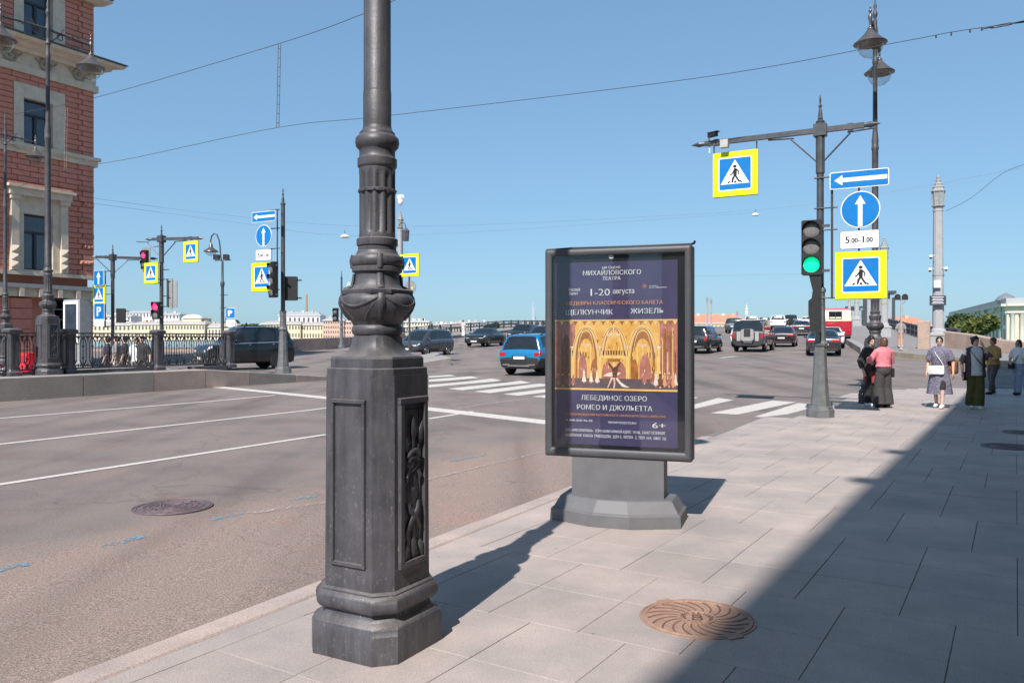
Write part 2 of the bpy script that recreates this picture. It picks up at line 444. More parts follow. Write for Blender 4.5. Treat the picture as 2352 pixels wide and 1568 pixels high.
# bridge pavements, raised
mat('bridge_walk', (.23, .215, .205), .9, var=.12, scale=2, world_co=True)
for b0, b1, nm in ((3.4, 9.3, 'bridge_pavement_right'), (-40.2, -36.2, 'bridge_pavement_left')):
    mb = MB()
    AS2 = frange(57.5 if b0 < 0 else 50.5, 345, 4)
    for i in range(len(AS2) - 1):
        a0, a1 = AS2[i], AS2[i+1]
        h0, h1 = .32, .32
        p = [(*ab(a0, b0), zA(a0) + h0), (*ab(a0, b1), zA(a0) + h0), (*ab(a1, b1), zA(a1) + h1), (*ab(a1, b0), zA(a1) + h1)]
        q = [(x, y, z - .6) for x, y, z in p]
        mb.add(p + q, [(0, 1, 2, 3), (0, 3, 7, 4), (1, 5, 6, 2)] + ([(0, 4, 5, 1)] if i == 0 else []))
    struct(mb.build(nm, MATS['bridge_walk'], smooth=40), 'raised footway along the bridge')

# river and far shore
def water_mat():
    m = mat('river_water', (.16, .30, .29), .18, var=.25, scale=.02, bump=.5, bscale=.25, world_co=True)
    return m
mb = MB(); WZ = -.35
q = [ab(52, -900), ab(52, 900), ab(430, 900), ab(430, -900)]
mb.add([(x, y, WZ) for x, y in q], [(0, 1, 2, 3)])
struct(mb.build('river', water_mat()), 'wide green river beyond the embankment')
mat('far_ground', (.22, .21, .19), .95, var=.2, scale=.02, world_co=True)
mb = MB(); q = [ab(352, -1500), ab(352, 1500), ab(9000, 6000), ab(9000, -6000)]
mb.add([(x, y, .45) for x, y in q], [(0, 1, 2, 3)])
q = [ab(352, -1500), ab(352, 1500)]
mb.add([(*q[0], -3), (*q[1], -3), (*q[1], .45), (*q[0], .45)], [(0, 1, 2, 3)])
struct(mb.build('far_shore_ground', MATS['far_ground']), 'far bank of the river')
mb = MB(); mb.add([(-9000, -9000, -6), (9000, -9000, -6), (9000, 12000, -6), (-9000, 12000, -6)], [(0, 1, 2, 3)])
struct(mb.build('terrain', MATS['far_ground']), 'flat land reaching the horizon')

# ------------------------------------------------------------------ right pavement (near)
KERB = 3.6
edge = [st(-14, KERB), st(12.2, KERB), px(1745, 957, flat0), px(1862, 944, flat0), px(1899, 925, flat0), px(1904, 911, flat0), px(1940, 902, flat0), px(1974, 896, flat0), px(2050, 890.5, flat0), px(2200, 889, flat0), px(2352, 890, flat0), (36, 27), (60, 10), (45, -30), st(-14, -30)]
mb = MB(); mb.prism(edge, -.30, -.007, plane='xy')
pav = struct(mb.build('pavement_right', MATS['joint_dirt']), 'granite paved footway beside the street')
# paving slabs: rows of 0.588, bands of two and three rows set half a slab apart
def clip(poly, p, nrm):
    out = []
    for i in range(len(poly)):
        a, b = Vector(poly[i]), Vector(poly[(i+1) % len(poly)])
        da, db = (a - p).dot(nrm), (b - p).dot(nrm)
        if da >= 0: out.append(tuple(a))
        if (da >= 0) != (db >= 0): out.append(tuple(a + (b - a) * (da / (da - db))))
    return out
kp = Vector(st(0, KERB - .19)); kn = -TD
MH_C = Vector(pv(4.34, -1.50))       # manhole on the pavement
def inside(p):
    x, y = p; c = False; n = len(edge)
    for i in range(n):
        (x0, y0), (x1, y1) = edge[i], edge[(i+1) % n]
        if (y0 > y) != (y1 > y) and x < (x1 - x0) * (y - y0) / (y1 - y0) + x0: c = not c
    return c
W_, L_ = .566, .588
tile_full = None
ntile = 0
rest = MB()
row0 = 3.80 - 2.94 - 2.94
i = 0
while True:
    s0 = row0 + i * L_
    if s0 > 40: break
    off = 0.0 if (i % 5) >= 2 else W_ / 2
    for j in range(-26, 60):
        r0 = .01 + off + (j - 1) * W_
        g_ = .0022
        c = Vector(pv(s0 + L_/2, r0 + W_/2))
        if c.y < -6 or c.length > 45: continue
        vis = c.y > 2.2 and abs(c.x / c.y) < .72
        poly = [pv(s0 + g_, r0 + g_), pv(s0 + g_, r0 + W_ - g_), pv(s0 + L_ - g_, r0 + W_ - g_), pv(s0 + L_ - g_, r0 + g_)]
        cl = clip(poly, kp, kn)
        if len(cl) < 3: continue
        whole = len(cl) == 4 and all((Vector(a) - Vector(b)).length < 1e-6 for a, b in zip(cl, poly))
        if s0 > 10.5:
            if not all(inside(p) for p in cl): continue
            if (c - Vector((60, 10))).length < 8: continue
        dz = random.uniform(-.0012, .0012)
        if vis and s0 < 13.2:
            ntile += 1
            if whole:
                if tile_full is None:
                    m0 = MB(); b_ = .002
                    hx, hy = L_/2 - g_, W_/2 - g_
                    m0.rings([[(hx*k1 - b0*k1, hy*k2 - b0*k2, z) for k1, k2 in ((-1,-1),(1,-1),(1,1),(-1,1))] for b0, z in ((0, -.016), (0, -b_), (b_, 0))], True)
                    tile_full = m0.mesh('paving_slab', MATS['paving_granite'])
                o = link('paving_slab', tile_full, pav, (c.x, c.y, dz), math.pi/2 - PA)
            else:
                m0 = MB(); cc = sum((Vector(p) for p in cl), Vector((0, 0))) / len(cl)
                m0.prism([(p[0] - cc.x, p[1] - cc.y) for p in cl], -.016, 0, plane='xy')
                m0.build('paving_slab', MATS['paving_granite'], pav, loc=(cc.x, cc.y, dz))
        else:
            rest.prism(cl, -.016, dz, plane='xy')
    i += 1
o = rest.build('paving_field', MATS['paving_granite'], pav); o['kind'] = 'stuff'
# kerb stones
s = -6.0; kmesh = None
while s < 12.4:
    ln = .98
    if kmesh is None:
        m0 = MB(); x0, x1 = 0, .175
        prof = [(0, -.28), (.175, -.28), (.175, -.004), (.014, 0), (.002, -.012)]
        m0.rings([[(-p[0] + .175, y, p[1]) for p in prof] for y in (.003, ln - .003)], True)
        kmesh = m0.mesh('kerb_stone', MATS['kerb_granite'])
    link('kerb_stone', kmesh, pav, (*st(s, KERB), random.uniform(.002, .006)), RZ)
    s += ln

# ------------------------------------------------------------------ left raised pavement with granite face
LT = 18.6
def lz(s):   # height of the raised footway above datum
    if s < 15.6: return .66
    return lerp(.66, .20, min(1, (s - 15.6) / 5.6))
mb = MB(); SS = frange(-30, 15.6, 3) + frange(15.6, 21.2, .8)[1:]
vs_ = []; fs = []
for i, s in enumerate(SS):
    wid = 40 if s < 15.6 else 6.5
    for t, z in ((LT + .02, -.2), (LT + .02, lz(s)), (LT + 6.5, lz(s) if s > 15.6 else .66), (LT + 40, .60)):
        vs_.append((*st(s, t), z))
    if i:
        k = (i - 1) * 4
        for j in range(3 if s <= 15.6 else 2): fs.append((k + j, k + j + 1, k + 5 + j, k + 4 + j))
mb.add(vs_, [f[::-1] for f in fs])
mat('left_walk', (.40, .35, .32), .9, var=.1, scale=2, world_co=True)
pl = struct(mb.build('pavement_left', MATS['left_walk']), 'raised footway with granite face across the street')
bs_ = [-8, -5.5, -3, -.6, 1.9, 4.4, 6.9, 9.45, 11.9, 13.85, 15.5, 17.1, 19.0, 21.0]
for s0, s1 in zip(bs_, bs_[1:]):
    m0 = MB(); zz = []
    ts = (LT - .10, LT + .34)
    for s in (s0 + .012, s1 - .012):
        x0, x1 = st(s, ts[0]), st(s, ts[1]); zt = lz(s) + .015
        zb = zroad(*x0) - .1
        zz.append([(*x0, zb), (*x0, zt - .02), (x0[0] - TD.x * -.02, x0[1] - TD.y * -.02, zt), (*x1, zt), (*x1, zb)])
    m0.rings(zz, True)
    m0.build('granite_block', MATS['grey_granite' if random.random() < .45 else 'kerb_granite'], pl)

# ------------------------------------------------------------------ road markings
def ribbon(mb, pts, width=None, n=8, lift=.007):
    """pts: quads given as photo positions on the road, split so that they follow it"""
    a, b, c, d = [Vector(px(*p)) for p in pts]
    for i in range(n):
        k0, k1 = i / n, (i + 1) / n
        q = [a.lerp(d, k0), b.lerp(c, k0), b.lerp(c, k1), a.lerp(d, k1)]
        mb.add([(p.x, p.y, zroad(p.x, p.y) + lift) for p in q], [(0, 1, 2, 3)])
def fix_up(me):
    bm = bmesh.new(); bm.from_mesh(me)
    for f in bm.faces:
        f.normal_update()
        if f.normal.z < 0: f.normal_flip()
    bm.to_mesh(me); bm.free()
def line_mark(p0, p1, w, name, label, m='road_paint', s_ext=None):
    a, b = Vector(px(*p0)), Vector(px(*p1)); d = (b - a).normalized(); nn = Vector((-d.y, d.x)) * (w / 2)
    if s_ext: a = a - d * s_ext
    mb = MB(); n = max(2, int((b - a).length / .5))
    for i in range(n):
        p, q = a.lerp(b, i / n), a.lerp(b, (i + 1) / n)
        mb.add([(v.x, v.y, zroad(v.x, v.y) + .007) for v in (p + nn, p - nn, q - nn, q + nn)], [(0, 1, 2, 3)])
    o = mb.build(name, MATS[m]); fix_up(o.data)
    return struct(o, label)
line_mark((0, 1113), (750, 998), .115, 'lane_line', 'white lane line nearest the pavement', s_ext=8)
line_mark((0, 1021), (1235, 884.5), .115, 'lane_line', 'middle white lane line', s_ext=8) if False else line_mark((0, 1020.5), (755, 936.5), .115, 'lane_line', 'middle white lane line', s_ext=8)
line_mark((0, 961), (632, 908), .115, 'lane_line', 'far white lane line', s_ext=8)
line_mark((985, 962), (1085, 945), .115, 'lane_line', 'short end of lane line by the stop line')
line_mark((492, 888.5), (1265, 971.5), .42, 'stop_line', 'wide white stop line across the lanes')
for q in ([(985,877),(985,888),(1120,873),(1075,869)], [(985,890),(985,899.5),(1240,870),(1150,869)]): pass
stripes = [
 [(985, 864), (985, 867), (1048, 864), (1035, 861)],
 [(985, 872), (985, 877), (1100, 868), (1082, 864)],
 [(985, 884), (985, 890), (1153, 874), (1130, 869.5)],
 [(1028, 893), (1062, 896.5), (1220, 879), (1195, 874.5)],
 [(1088, 899.5), (1125, 903), (1270, 884.5), (1240, 881)],
 [(1155, 905.5), (1190, 909), (1330, 892), (1300, 888)],
 [(1222, 911), (1260, 915), (1400, 898), (1368, 893.5)],
 [(1350, 922), (1400, 927), (1530, 909), (1490, 904)],
 [(1470, 934), (1520, 939), (1604, 913), (1570, 910)],
 [(1545, 943), (1600, 938), (1685, 919), (1650, 914)],
 [(1632, 949), (1694, 952.5), (1829, 924), (1775, 920)],
 [(1733, 957.5), (1777, 960), (1889, 930.5), (1833, 926)],
]
cw = MB()
for k, q in enumerate(stripes):
    m0 = MB(); ribbon(m0, q, n=8); o = m0.build('crossing_stripe', MATS['road_paint']); fix_up(o.data)
    struct(o, 'white stripe of the pedestrian crossing')
for q in ([(1590, 1013), (1596, 1014), (1632, 1006), (1612, 1004)],):
    m0 = MB(); ribbon(m0, q, n=3); o = m0.build('crossing_stripe', MATS['road_paint']); fix_up(o.data); struct(o, 'short white paint mark at the kerb')
for q in ([(985, 1099), (985, 1103), (1250, 1039), (1250, 1036)],[(560, 1178), (590, 1180), (750, 1156), (748, 1152)]):
    m0 = MB(); ribbon(m0, q, n=4); o = m0.build('faded_line', MATS['old_paint']); fix_up(o.data); struct(o, 'worn pale line on the asphalt')
for q in ([(-6, 1306), (-2, 1314), (70, 1298), (62, 1291)], [(232, 1252), (238, 1259), (340, 1234), (330, 1229)], [(478, 1193), (482, 1198), (562, 1181), (556, 1176)], [(662, 1149), (666, 1154), (740, 1138), (736, 1133)], [(1030, 1058), (1034, 1062), (1120, 1045), (1116, 1042)]):
    m0 = MB(); a, b, c, d = [Vector(px(*p)) for p in q]
    # ragged chalk dash
    pts = []
    for k in range(14):
        w = k / 13; pts.append(a.lerp(d, w) + (b - a) * random.uniform(-.2, .3))
    for k in range(13, -1, -1):
        w = k / 13; pts.append(b.lerp(c, w) + (a - b) * random.uniform(-.2, .3))
    m0.add([(p.x, p.y, zroad(p.x, p.y) + .006) for p in pts], [tuple(range(28))])
    o = m0.build('chalk_mark', MATS['blue_chalk']); fix_up(o.data); struct(o, 'blue chalk dash on the asphalt')
for q in ([(1500,1002),(1503,1004),(1590,985),(1586,983)],[(1040,940),(1042,942),(1250,912),(1246,910)],[(1035,864.5),(1036,866),(1048,864.6),(1046,863)]):
    m0 = MB(); ribbon(m0, q, n=4); o = m0.build('faded_line', MATS['old_paint']); fix_up(o.data); struct(o, 'worn pale line on the asphalt')
# lane dashes before the bridge
for x0, x1, y in ((1655, 1690, 803.5), (1782, 1852, 806.5)):
    line_mark((x0, y), (x1, y + .4), .3, 'stop_line', 'thin white line across the lanes before the bridge')

# ------------------------------------------------------------------ manholes
mat('rust_iron', (.31, .185, .13), .65, .15, col2=(.41, .265, .195), scale=14, bump=.35, bscale=60)
mat('road_iron', (.17, .125, .135), .6, .3, var=.3, scale=16, bump=.3, bscale=70)
def manhole_cover(name, label, c, z, r, m, spokes, letter=None, rot=0.0):
    t = thing(name, label, 'manhole cover', (c[0], c[1], z), rot)
    b = MB(); b.lathe([(r, -.02), (r, .006), (r*.985, .010), (r*.93, .010), (r*.925, .004), (0.001, .004)], 64, cap=True)
    b.build('disc', m, t, smooth=30)
    b = MB(); b.lathe([(r*1.015, .0), (r*1.015, .007), (r*1.055, .007), (r*1.06, .0)], 64, cap=False); b.build('frame_ring', m, t, smooth=30)
    if spokes:
        for k in range(spokes):
            a0 = 2 * math.pi * k / spokes; q = []
            for w in range(7):
                rr = lerp(r*.36, r*.90, w / 6); aa = a0 + .50 * (w / 6) ** 1.3
                q.append((rr * math.cos(aa), rr * math.sin(aa), .005))
            m0 = MB(); m0.tube(q, [.0035 + .003 * w / 6 for w in range(7)], 6, flat=.5); m0.build('curved_rib', mat('rust_dark', (.17, .09, .065), .7, .2, var=.2, scale=10), t, smooth=60)
        m0 = MB(); m0.lathe([(r*.335, .003), (r*.335, .011), (r*.305, .012), (r*.30, .004)], 48, cap=False); m0.build('inner_ring', m, t, smooth=30)
        m0 = MB()
        vs2, fs2, w2 = text_geo(letter); k = .085 / .73
        m0.add([((v[0] - w2/2) * k, (v[1] - .36) * k, .011) for v in vs2], fs2); m0.build('letter', mat('rust_dark', (.17, .09, .065), .7, .2, var=.2, scale=10), t)
        ring = 'САНКТ-ПЕТЕРБУРГ 2019 '
        m0 = MB()
        for q, ch in enumerate(ring):
            if ch == ' ': continue
            v3, f3, w3 = text_geo(ch); k = .030 / .73; aa = math.pi * 1.1 - 2 * math.pi * q / len(ring)
            for_v = []
            for v in v3:
                rr = r * .215 + v[1] * k; th = aa - (v[0] - w3/2) * k / (r * .24)
                for_v.append((rr * math.cos(th), rr * math.sin(th), .0085))
            m0.add(for_v, f3)
        m0.build('lettering', MATS['rust_dark'], t)['kind'] = 'stuff'
        for sg in (0, math.pi):
            m0 = MB(); m0.box((math.cos(2.2 + sg) * r * 1.02, math.sin(2.2 + sg) * r * 1.02, .0), (.06, .09, .018), 2.2 + sg); m0.build('hinge_lug', m, t)
    else:
        for k in range(5):
            rr = r * (.18 + .15 * k); m0 = MB(); m0.lathe([(rr + .012, .003), (rr + .010, .010), (rr - .010, .010), (rr - .012, .003)], 40, cap=False); m0.build('ridge_ring', m, t, smooth=30)
        m0 = MB()
        for k in range(90):
            rr = r * random.uniform(.1, .85); aa = random.uniform(0, 6.28); m0.box((rr * math.cos(aa), rr * math.sin(aa), .007), (.016, .016, .012), aa)
        m0.build('stud_pattern', m, t)['kind'] = 'stuff'
    return t
manhole_cover('manhole_cover', 'rusty brown cover with swirling ribs and letter on the pavement', MH_C, -.003, .300, MATS['rust_iron'], 20, 'В', RZ + .3)
mx, my = px(397, 1164)
manhole_cover('manhole_cover', 'dark purple-brown iron cover set in the asphalt', (mx, my), zroad(mx, my) + .002, .345, MATS['road_iron'], 0, None, .2)
mx, my = px(2318, 1026, flat0)
manhole_cover('manhole_cover', 'dark iron cover in the shaded pavement by the right edge', (mx, my), .004, .34, MATS['road_iron'], 0)
mx, my = px(2344, 993, flat0)
manhole_cover('manhole_cover', 'small dark cover farther along the shaded pavement', (mx, my), .004, .25, MATS['road_iron'], 0)
# ------------------------------------------------------------------ ornate cast iron lamp post
def iron_mat(name, col, dust):
    m = bpy.data.materials.new(name); m.use_nodes = True
    n = m.node_tree.nodes; l = m.node_tree.links; b = n['Principled BSDF']
    tc = n.new('ShaderNodeTexCoord')
    def noise(sc, d=5, r=.65, st_=None):
        t = n.new('ShaderNodeTexNoise'); t.inputs['Scale'].default_value = sc; t.inputs['Detail'].default_value = d; t.inputs['Roughness'].default_value = r
        src = tc.outputs['Object']
        if st_:
            mp = n.new('ShaderNodeMapping'); mp.inputs['Scale'].default_value = st_; l.new(src, mp.inputs[0]); src = mp.outputs[0]
        l.new(src, t.inputs['Vector']); return t.outputs[0]
    def ramp(s_, p0, c0, p1, c1):
        r = n.new('ShaderNodeValToRGB'); e = r.color_ramp.elements; e[0].position, e[0].color, e[1].position, e[1].color = p0, (*c0, 1), p1, (*c1, 1); l.new(s_, r.inputs[0]); return r.outputs[0]
    base = ramp(noise(5), .3, tuple(c * .75 for c in col), .7, tuple(c * 1.3 for c in col))
    x = n.new('ShaderNodeMix'); x.data_type = 'RGBA'
    # drips and scuffs of pale dirt, denser low down
    sp = n.new('ShaderNodeSeparateXYZ'); l.new(tc.outputs['Object'], sp.inputs[0])
    hr = n.new('ShaderNodeMapRange'); hr.inputs[1].default_value = 1.5; hr.inputs[2].default_value = .1; hr.inputs[3].default_value = .10; hr.inputs[4].default_value = .55; l.new(sp.outputs[2], hr.inputs[0])
    dr = ramp(noise(55, 5, .75, (1, 1, .45)), .59, (0, 0, 0), .70, (1, 1, 1))
    mm = n.new('ShaderNodeMath'); mm.operation = 'MULTIPLY'; l.new(dr, mm.inputs[0]); l.new(hr.outputs[0], mm.inputs[1])
    l.new(mm.outputs[0], x.inputs[0]); l.new(base, x.inputs[6]); x.inputs[7].default_value = (*dust, 1)
    # settled dust on ledges, grime streaks, small rust spots
    ge = n.new('ShaderNodeNewGeometry'); sn = n.new('ShaderNodeSeparateXYZ'); l.new(ge.outputs['Normal'], sn.inputs[0])
    up = n.new('ShaderNodeMapRange'); up.inputs[1].default_value = .35; up.inputs[2].default_value = .95; up.inputs[4].default_value = .42; l.new(sn.outputs[2], up.inputs[0])
    x2 = n.new('ShaderNodeMix'); x2.data_type = 'RGBA'; l.new(up.outputs[0], x2.inputs[0]); l.new(x.outputs[2], x2.inputs[6]); x2.inputs[7].default_value = (*[c * .62 for c in dust], 1)
    gr = ramp(noise(11, 6, .7, (1, 1, .10)), .42, (.74, .74, .76), .60, (1.12, 1.1, 1.08))
    x3 = n.new('ShaderNodeMix'); x3.data_type = 'RGBA'; x3.blend_type = 'MULTIPLY'; x3.inputs[0].default_value = 1; l.new(x2.outputs[2], x3.inputs[6]); l.new(gr, x3.inputs[7])
    ru = ramp(noise(38, 5, .75), .69, (0, 0, 0), .73, (1, 1, 1))
    x4 = n.new('ShaderNodeMix'); x4.data_type = 'RGBA'; l.new(ru, x4.inputs[0]); l.new(x3.outputs[2], x4.inputs[6]); x4.inputs[7].default_value = (.13, .065, .04, 1)
    l.new(x4.outputs[2], b.inputs['Base Color'])
    rr = n.new('ShaderNodeMapRange'); rr.inputs[3].default_value = .36; rr.inputs[4].default_value = .62; l.new(noise(9), rr.inputs[0]); l.new(rr.outputs[0], b.inputs['Roughness'])
    b.inputs['Metallic'].default_value = .12
    bp = n.new('ShaderNodeBump'); bp.inputs['Strength'].default_value = .22; bp.inputs['Distance'].default_value = .006; l.new(noise(60, 3), bp.inputs['Height']); l.new(bp.outputs[0], b.inputs['Normal'])
    MATS[name] = m
    return m
iron_mat('cast_iron', (.076, .075, .085), (.40, .37, .34))
mat('lamp_metal', (.16, .14, .13), .35, .6, var=.2, scale=8)
glass_mat('lamp_glass', (.86, .87, .85), 1.6, .04)
mat('pole_grey', (.105, .105, .112), .45, .3, var=.12, scale=5)

def csq_pt(a, c, th):
    dx, dy = math.cos(th), math.sin(th)
    k = max(abs(dx), abs(dy)); r = a / k
    # chamfer plane |x|+|y| = 2a - c
    r2 = (2 * a - c) / (abs(dx) + abs(dy))
    return min(r, r2)
def make_lamp(label, loc):
    root = thing('lamp_post', label, 'lamp post', loc, RZ, 'ornate cast iron lamp posts')
    ci = MATS['cast_iron']
    b = MB(); h = .088
    b.csq([(.273, h, 0), (.273, h, .135), (.266, h, .150), (.264, h, .162)])
    b.csq([(.262, h, .160), (.257, h, .172), (.238, h*.95, .186), (.226, h*.9, .205), (.224, h*.9, .226)])
    b.csq([(.226, h*.9, .222), (.246, h*.95, .232), (.258, h, .252), (.260, h, .268), (.256, h, .288), (.246, h, .304), (.236, h*.9, .312), (.236, h*.9, .320), (.226, h*.9, .330)])
    b.build('plinth', ci, root, smooth=32)
    ped = MB(); hs = .222; hc = .078
    ped.csq([(hs, hc, .326), (hs - .005, hc, 1.372)])
    ped.csq([(.212, .072, 1.37), (.212, .072, 1.402), (.206, .072, 1.408)])
    ped.csq([(.197, .068, 1.40), (.197, .068, 1.452), (.192, .068, 1.462)])
    pedestal = ped.build('pedestal', ci, root)
    # panels: plain on the two faces across the street line, trophies on the other two
    def frame(face, w, z0, z1, bar, proud, nm, recess=None):
        m0 = MB(); Rm = Matrix.Rotation(face, 4, 'Z'); m0.at(Rm)
        y = -(hs - .001)
        for (xa, xb, za, zb) in ((-w/2, w/2, z1 - bar, z1), (-w/2, w/2, z0, z0 + bar), (-w/2, -w/2 + bar, z0 + bar, z1 - bar), (w/2 - bar, w/2, z0 + bar, z1 - bar)):
            q0 = [(xa, y, za), (xb, y, za), (xb, y, zb), (xa, y, zb)]
            cx_, cz_ = (xa + xb) / 2, (za + zb) / 2
            q1 = [(cx_ + (p[0] - cx_) * (1 - .25 * (abs(xb - xa) < .05)) , y - proud, cz_ + (p[2] - cz_) * (1 - .25 * (abs(zb - za) < .05))) for p in q0]
            m0.rings([[(p[0], y + .008, p[2]) for p in q0], q0, q1], True)
        return m0.build(nm, ci, pedestal, smooth=None)
    for fa in (0, math.pi): frame(fa, .215, .44, 1.255, .020, .013, 'panel_frame')
    for fa in (math.pi/2, -math.pi/2):
        frame(fa, .232, .425, 1.262, .034, .017, 'panel_frame')
        m0 = MB(); y0 = -(hs - .004); Rm = Matrix.Rotation(fa, 4, 'Z') @ Matrix.Translation((0, y0, 0)) @ Matrix.Diagonal((1, .62, 1, 1)) @ Matrix.Translation((0, -y0, 0)); m0.at(Rm)
        def E_(x, z, rx, rz, ry=.02, rot=0): m0.sph((x, y0, z), (rx, ry * .62, rz), 10, 6, R3=Matrix.Rotation(rot, 3, 'Y'))
        def spear(x0, z0, x1, z1, r=.008):
            m0.cyl((x0, y0 - .012, z0), (x1, y0 - .012, z1), r, r, 6)
            d = Vector((x1 - x0, 0, z1 - z0)).normalized(); p = Vector((x1, y0 - .012, z1))
            m0.tube([p, p + d * .02, p + d * .065, p + d * .12], [.010, .020, .017, .001], 6)
        E_(0, .80, .050, .085, .030); E_(0, .80, .022, .022, .045); E_(0, .80, .038, .070, .036)
        spear(0, .98, 0, 1.06, .010); spear(-.035, .96, -.05, 1.00); spear(.03, .96, .05, 1.03)
        E_(0, .985, .045, .030, .03); E_(-.012, .93, .040, .030, .03, .5); E_(.02, .91, .045, .018, .035, -.5)
        m0.tube([(-.05, y0 - .015, .965), (-.03, y0 - .03, .99), (0, y0 - .035, .998), (.03, y0 - .03, .99), (.05, y0 - .015, .965)], .012, 6)
        m0.tube([(-.048, y0 - .015, .94), (-.02, y0 - .03, .962), (.02, y0 - .03, .962), (.048, y0 - .015, .94)], .008, 6)
        for sx in (-1, 1):
            m0.tube([(-.045*sx, y0 - .014, .74), (-.03*sx, y0 - .024, .70), (.02*sx, y0 - .026, .65), (.055*sx, y0 - .014, .60), (.05*sx, y0 - .012, .56)], [.010, .014, .014, .012, .006], 6)
            m0.tube([(.035*sx, y0 - .012, .90), (.055*sx, y0 - .02, .865), (.05*sx, y0 - .012, .84)], [.01, .014, .004], 6)
            spear(0.015*sx, .66, .052*sx, .54, .007) ; E_(.045*sx, .58, .016, .03, .022, .4*sx)
        spear(0, .70, 0, .56, .010); E_(0, .62, .018, .03, .03); E_(0, .545, .022, .016, .026); E_(-.03, .51, .02, .012, .02); E_(.03, .51, .02, .012, .02)
        rl = random.Random(5)
        for k in range(34):      # leaves and folds filling the ground of the trophy
            zz = rl.uniform(.50, 1.10); xx = rl.uniform(-.055, .055) * (1 - abs(zz - .8) * .9); E_(xx, zz, rl.uniform(.010, .020), rl.uniform(.018, .038), .018, rl.uniform(-1.1, 1.1))
        m0.tube([(-.062, y0 - .004, .48), (-.062, y0 - .004, 1.20), (.062, y0 - .004, 1.20), (.062, y0 - .004, .48), (-.062, y0 - .004, .48)], .006, 6)
        m0.build('trophy_relief', ci, pedestal, smooth=45)
    m0 = MB(); m0.at(Matrix.Rotation(math.pi/2, 4, 'Z'))
    v3, f3, w3 = text_geo('АрхиМет'); k = .15 / w3; n3 = len(v3)
    front = [((v[0] - w3/2) * k, -(hs + .006), .362 + v[1] * k) for v in v3]; back = [(p[0], p[1] + .010, p[2]) for p in front]
    m0.add(front + back, f3 + [tuple(i + n3 for i in f) for f in f3])
    m0.build('lettering', ci, pedestal)
    # bell between pedestal and urn (octagon turning round)
    SL = Matrix.Diagonal((.94, .94, 1, 1))
    bell = MB(); N = 48; bell.at(SL)
    def rr_(a, z, w, c=.33): return [((csq_pt(a, a*c*1.0, 2*math.pi*(j+.5)/N) * (1-w) + a * w) * math.cos(2*math.pi*(j+.5)/N), (csq_pt(a, a*c, 2*math.pi*(j+.5)/N) * (1-w) + a * w) * math.sin(2*math.pi*(j+.5)/N), z) for j in range(N)]
    bell.rings([rr_(.188, 1.455, 0), rr_(.186, 1.462, 0), rr_(.160, 1.474, .25), rr_(.142, 1.492, .45), rr_(.130, 1.515, .6), rr_(.123, 1.54, .7), rr_(.121, 1.575, .8)], True)
    for k in range(4):
        an = math.pi/4 + k * math.pi/2
        bell.at(SL @ Matrix.Rotation(an, 4, 'Z')); bell.rings([[(r0 + .0, -w, z), (r0 + .012, -w*.8, z), (r0 + .012, w*.8, z), (r0, w, z)] for r0, w, z in ((.155, .03, 1.478), (.137, .027, 1.50), (.124, .024, 1.525), (.118, .022, 1.56))], True)
    bell.build('bell_foot', ci, root, smooth=40)
    urn = MB(); urn.at(SL)
    urn.lathe([(.118, 1.57), (.130, 1.574), (.138, 1.588), (.138, 1.604), (.132, 1.616), (.128, 1.62), (.136, 1.634), (.150, 1.648), (.165, 1.664), (.180, 1.686), (.191, 1.706), (.198, 1.730), (.196, 1.752), (.188, 1.768), (.178, 1.776)], N)
    urn.csq([(.168, .075, 1.774), (.170, .075, 1.778), (.170, .075, 1.796), (.160, .075, 1.803)])
    urn.lathe([(.150, 1.80), (.134, 1.815), (.125, 1.83), (.119, 1.86), (.120, 1.884), (.132, 1.889), (.136, 1.893), (.136, 1.914), (.128, 1.918), (.136, 1.924), (.1425, 1.937), (.1425, 1.955), (.136, 1.968), (.122, 1.974), (.113, 1.985), (.108, 1.998), (.104, 2.0)], N)
    u = urn.build('urn', ci, root, smooth=38)
    # straps and swags on the urn
    prof = [(.150, 1.648), (.165, 1.664), (.180, 1.686), (.191, 1.706), (.198, 1.730), (.196, 1.752), (.188, 1.768), (.176, 1.80), (.134, 1.815), (.121, 1.86), (.122, 1.884)]
    def rad(z):
        for (r0, z0), (r1, z1) in zip(prof, prof[1:]):
            if z <= z1: return lerp(r0, r1, (z - z0) / (z1 - z0))
        return prof[-1][0]
    def on(an, z, o=.004): r = rad(z) + o; return (r * math.cos(an), r * math.sin(an), z)
    for k in range(4):
        an = math.pi/4 + k * math.pi/2
        m0 = MB(); m0.at(SL); m0.tube([on(an, z, .002) for z in (1.645, 1.67, 1.70, 1.73, 1.755, 1.775)], [.010, .014, .018, .022, .022, .018], 8, flat=.45); m0.tube([on(an, z, .003) for z in (1.80, 1.815, 1.84, 1.88)], [.020, .022, .019, .016], 8, flat=.45)
        m0.tube([(.125*math.cos(an), .125*math.sin(an), 1.91), (.131*math.cos(an), .131*math.sin(an), 1.945), (.122*math.cos(an), .122*math.sin(an), 1.972)], .019, 8)
        m0.build('strap', ci, u, smooth=50)
        for da in (.04,):
            m0 = MB(); m0.at(SL); m0.tube([on(an + .09 + (math.pi/2 - .18) * w / 12, 1.758 - .045 * math.sin(math.pi * w / 12), .002) for w in range(13)], .0065, 6); m0.build('swag', ci, u, smooth=60)
            m0 = MB(); m0.at(SL); m0.tube([on(an + .05, 1.765, .0), on(an + .22, 1.72, .0), on(an + .40, 1.68, 0), on(an + .52, 1.652, 0)], .005, 6); m0.tube([on(an - .05, 1.765, .0), on(an - .22, 1.72, .0), on(an - .40, 1.68, 0), on(an - .52, 1.652, 0)], .005, 6); m0.build('swag', ci, u, smooth=60)
    # fluted drum with collars
    drum = MB(); drum.at(SL)
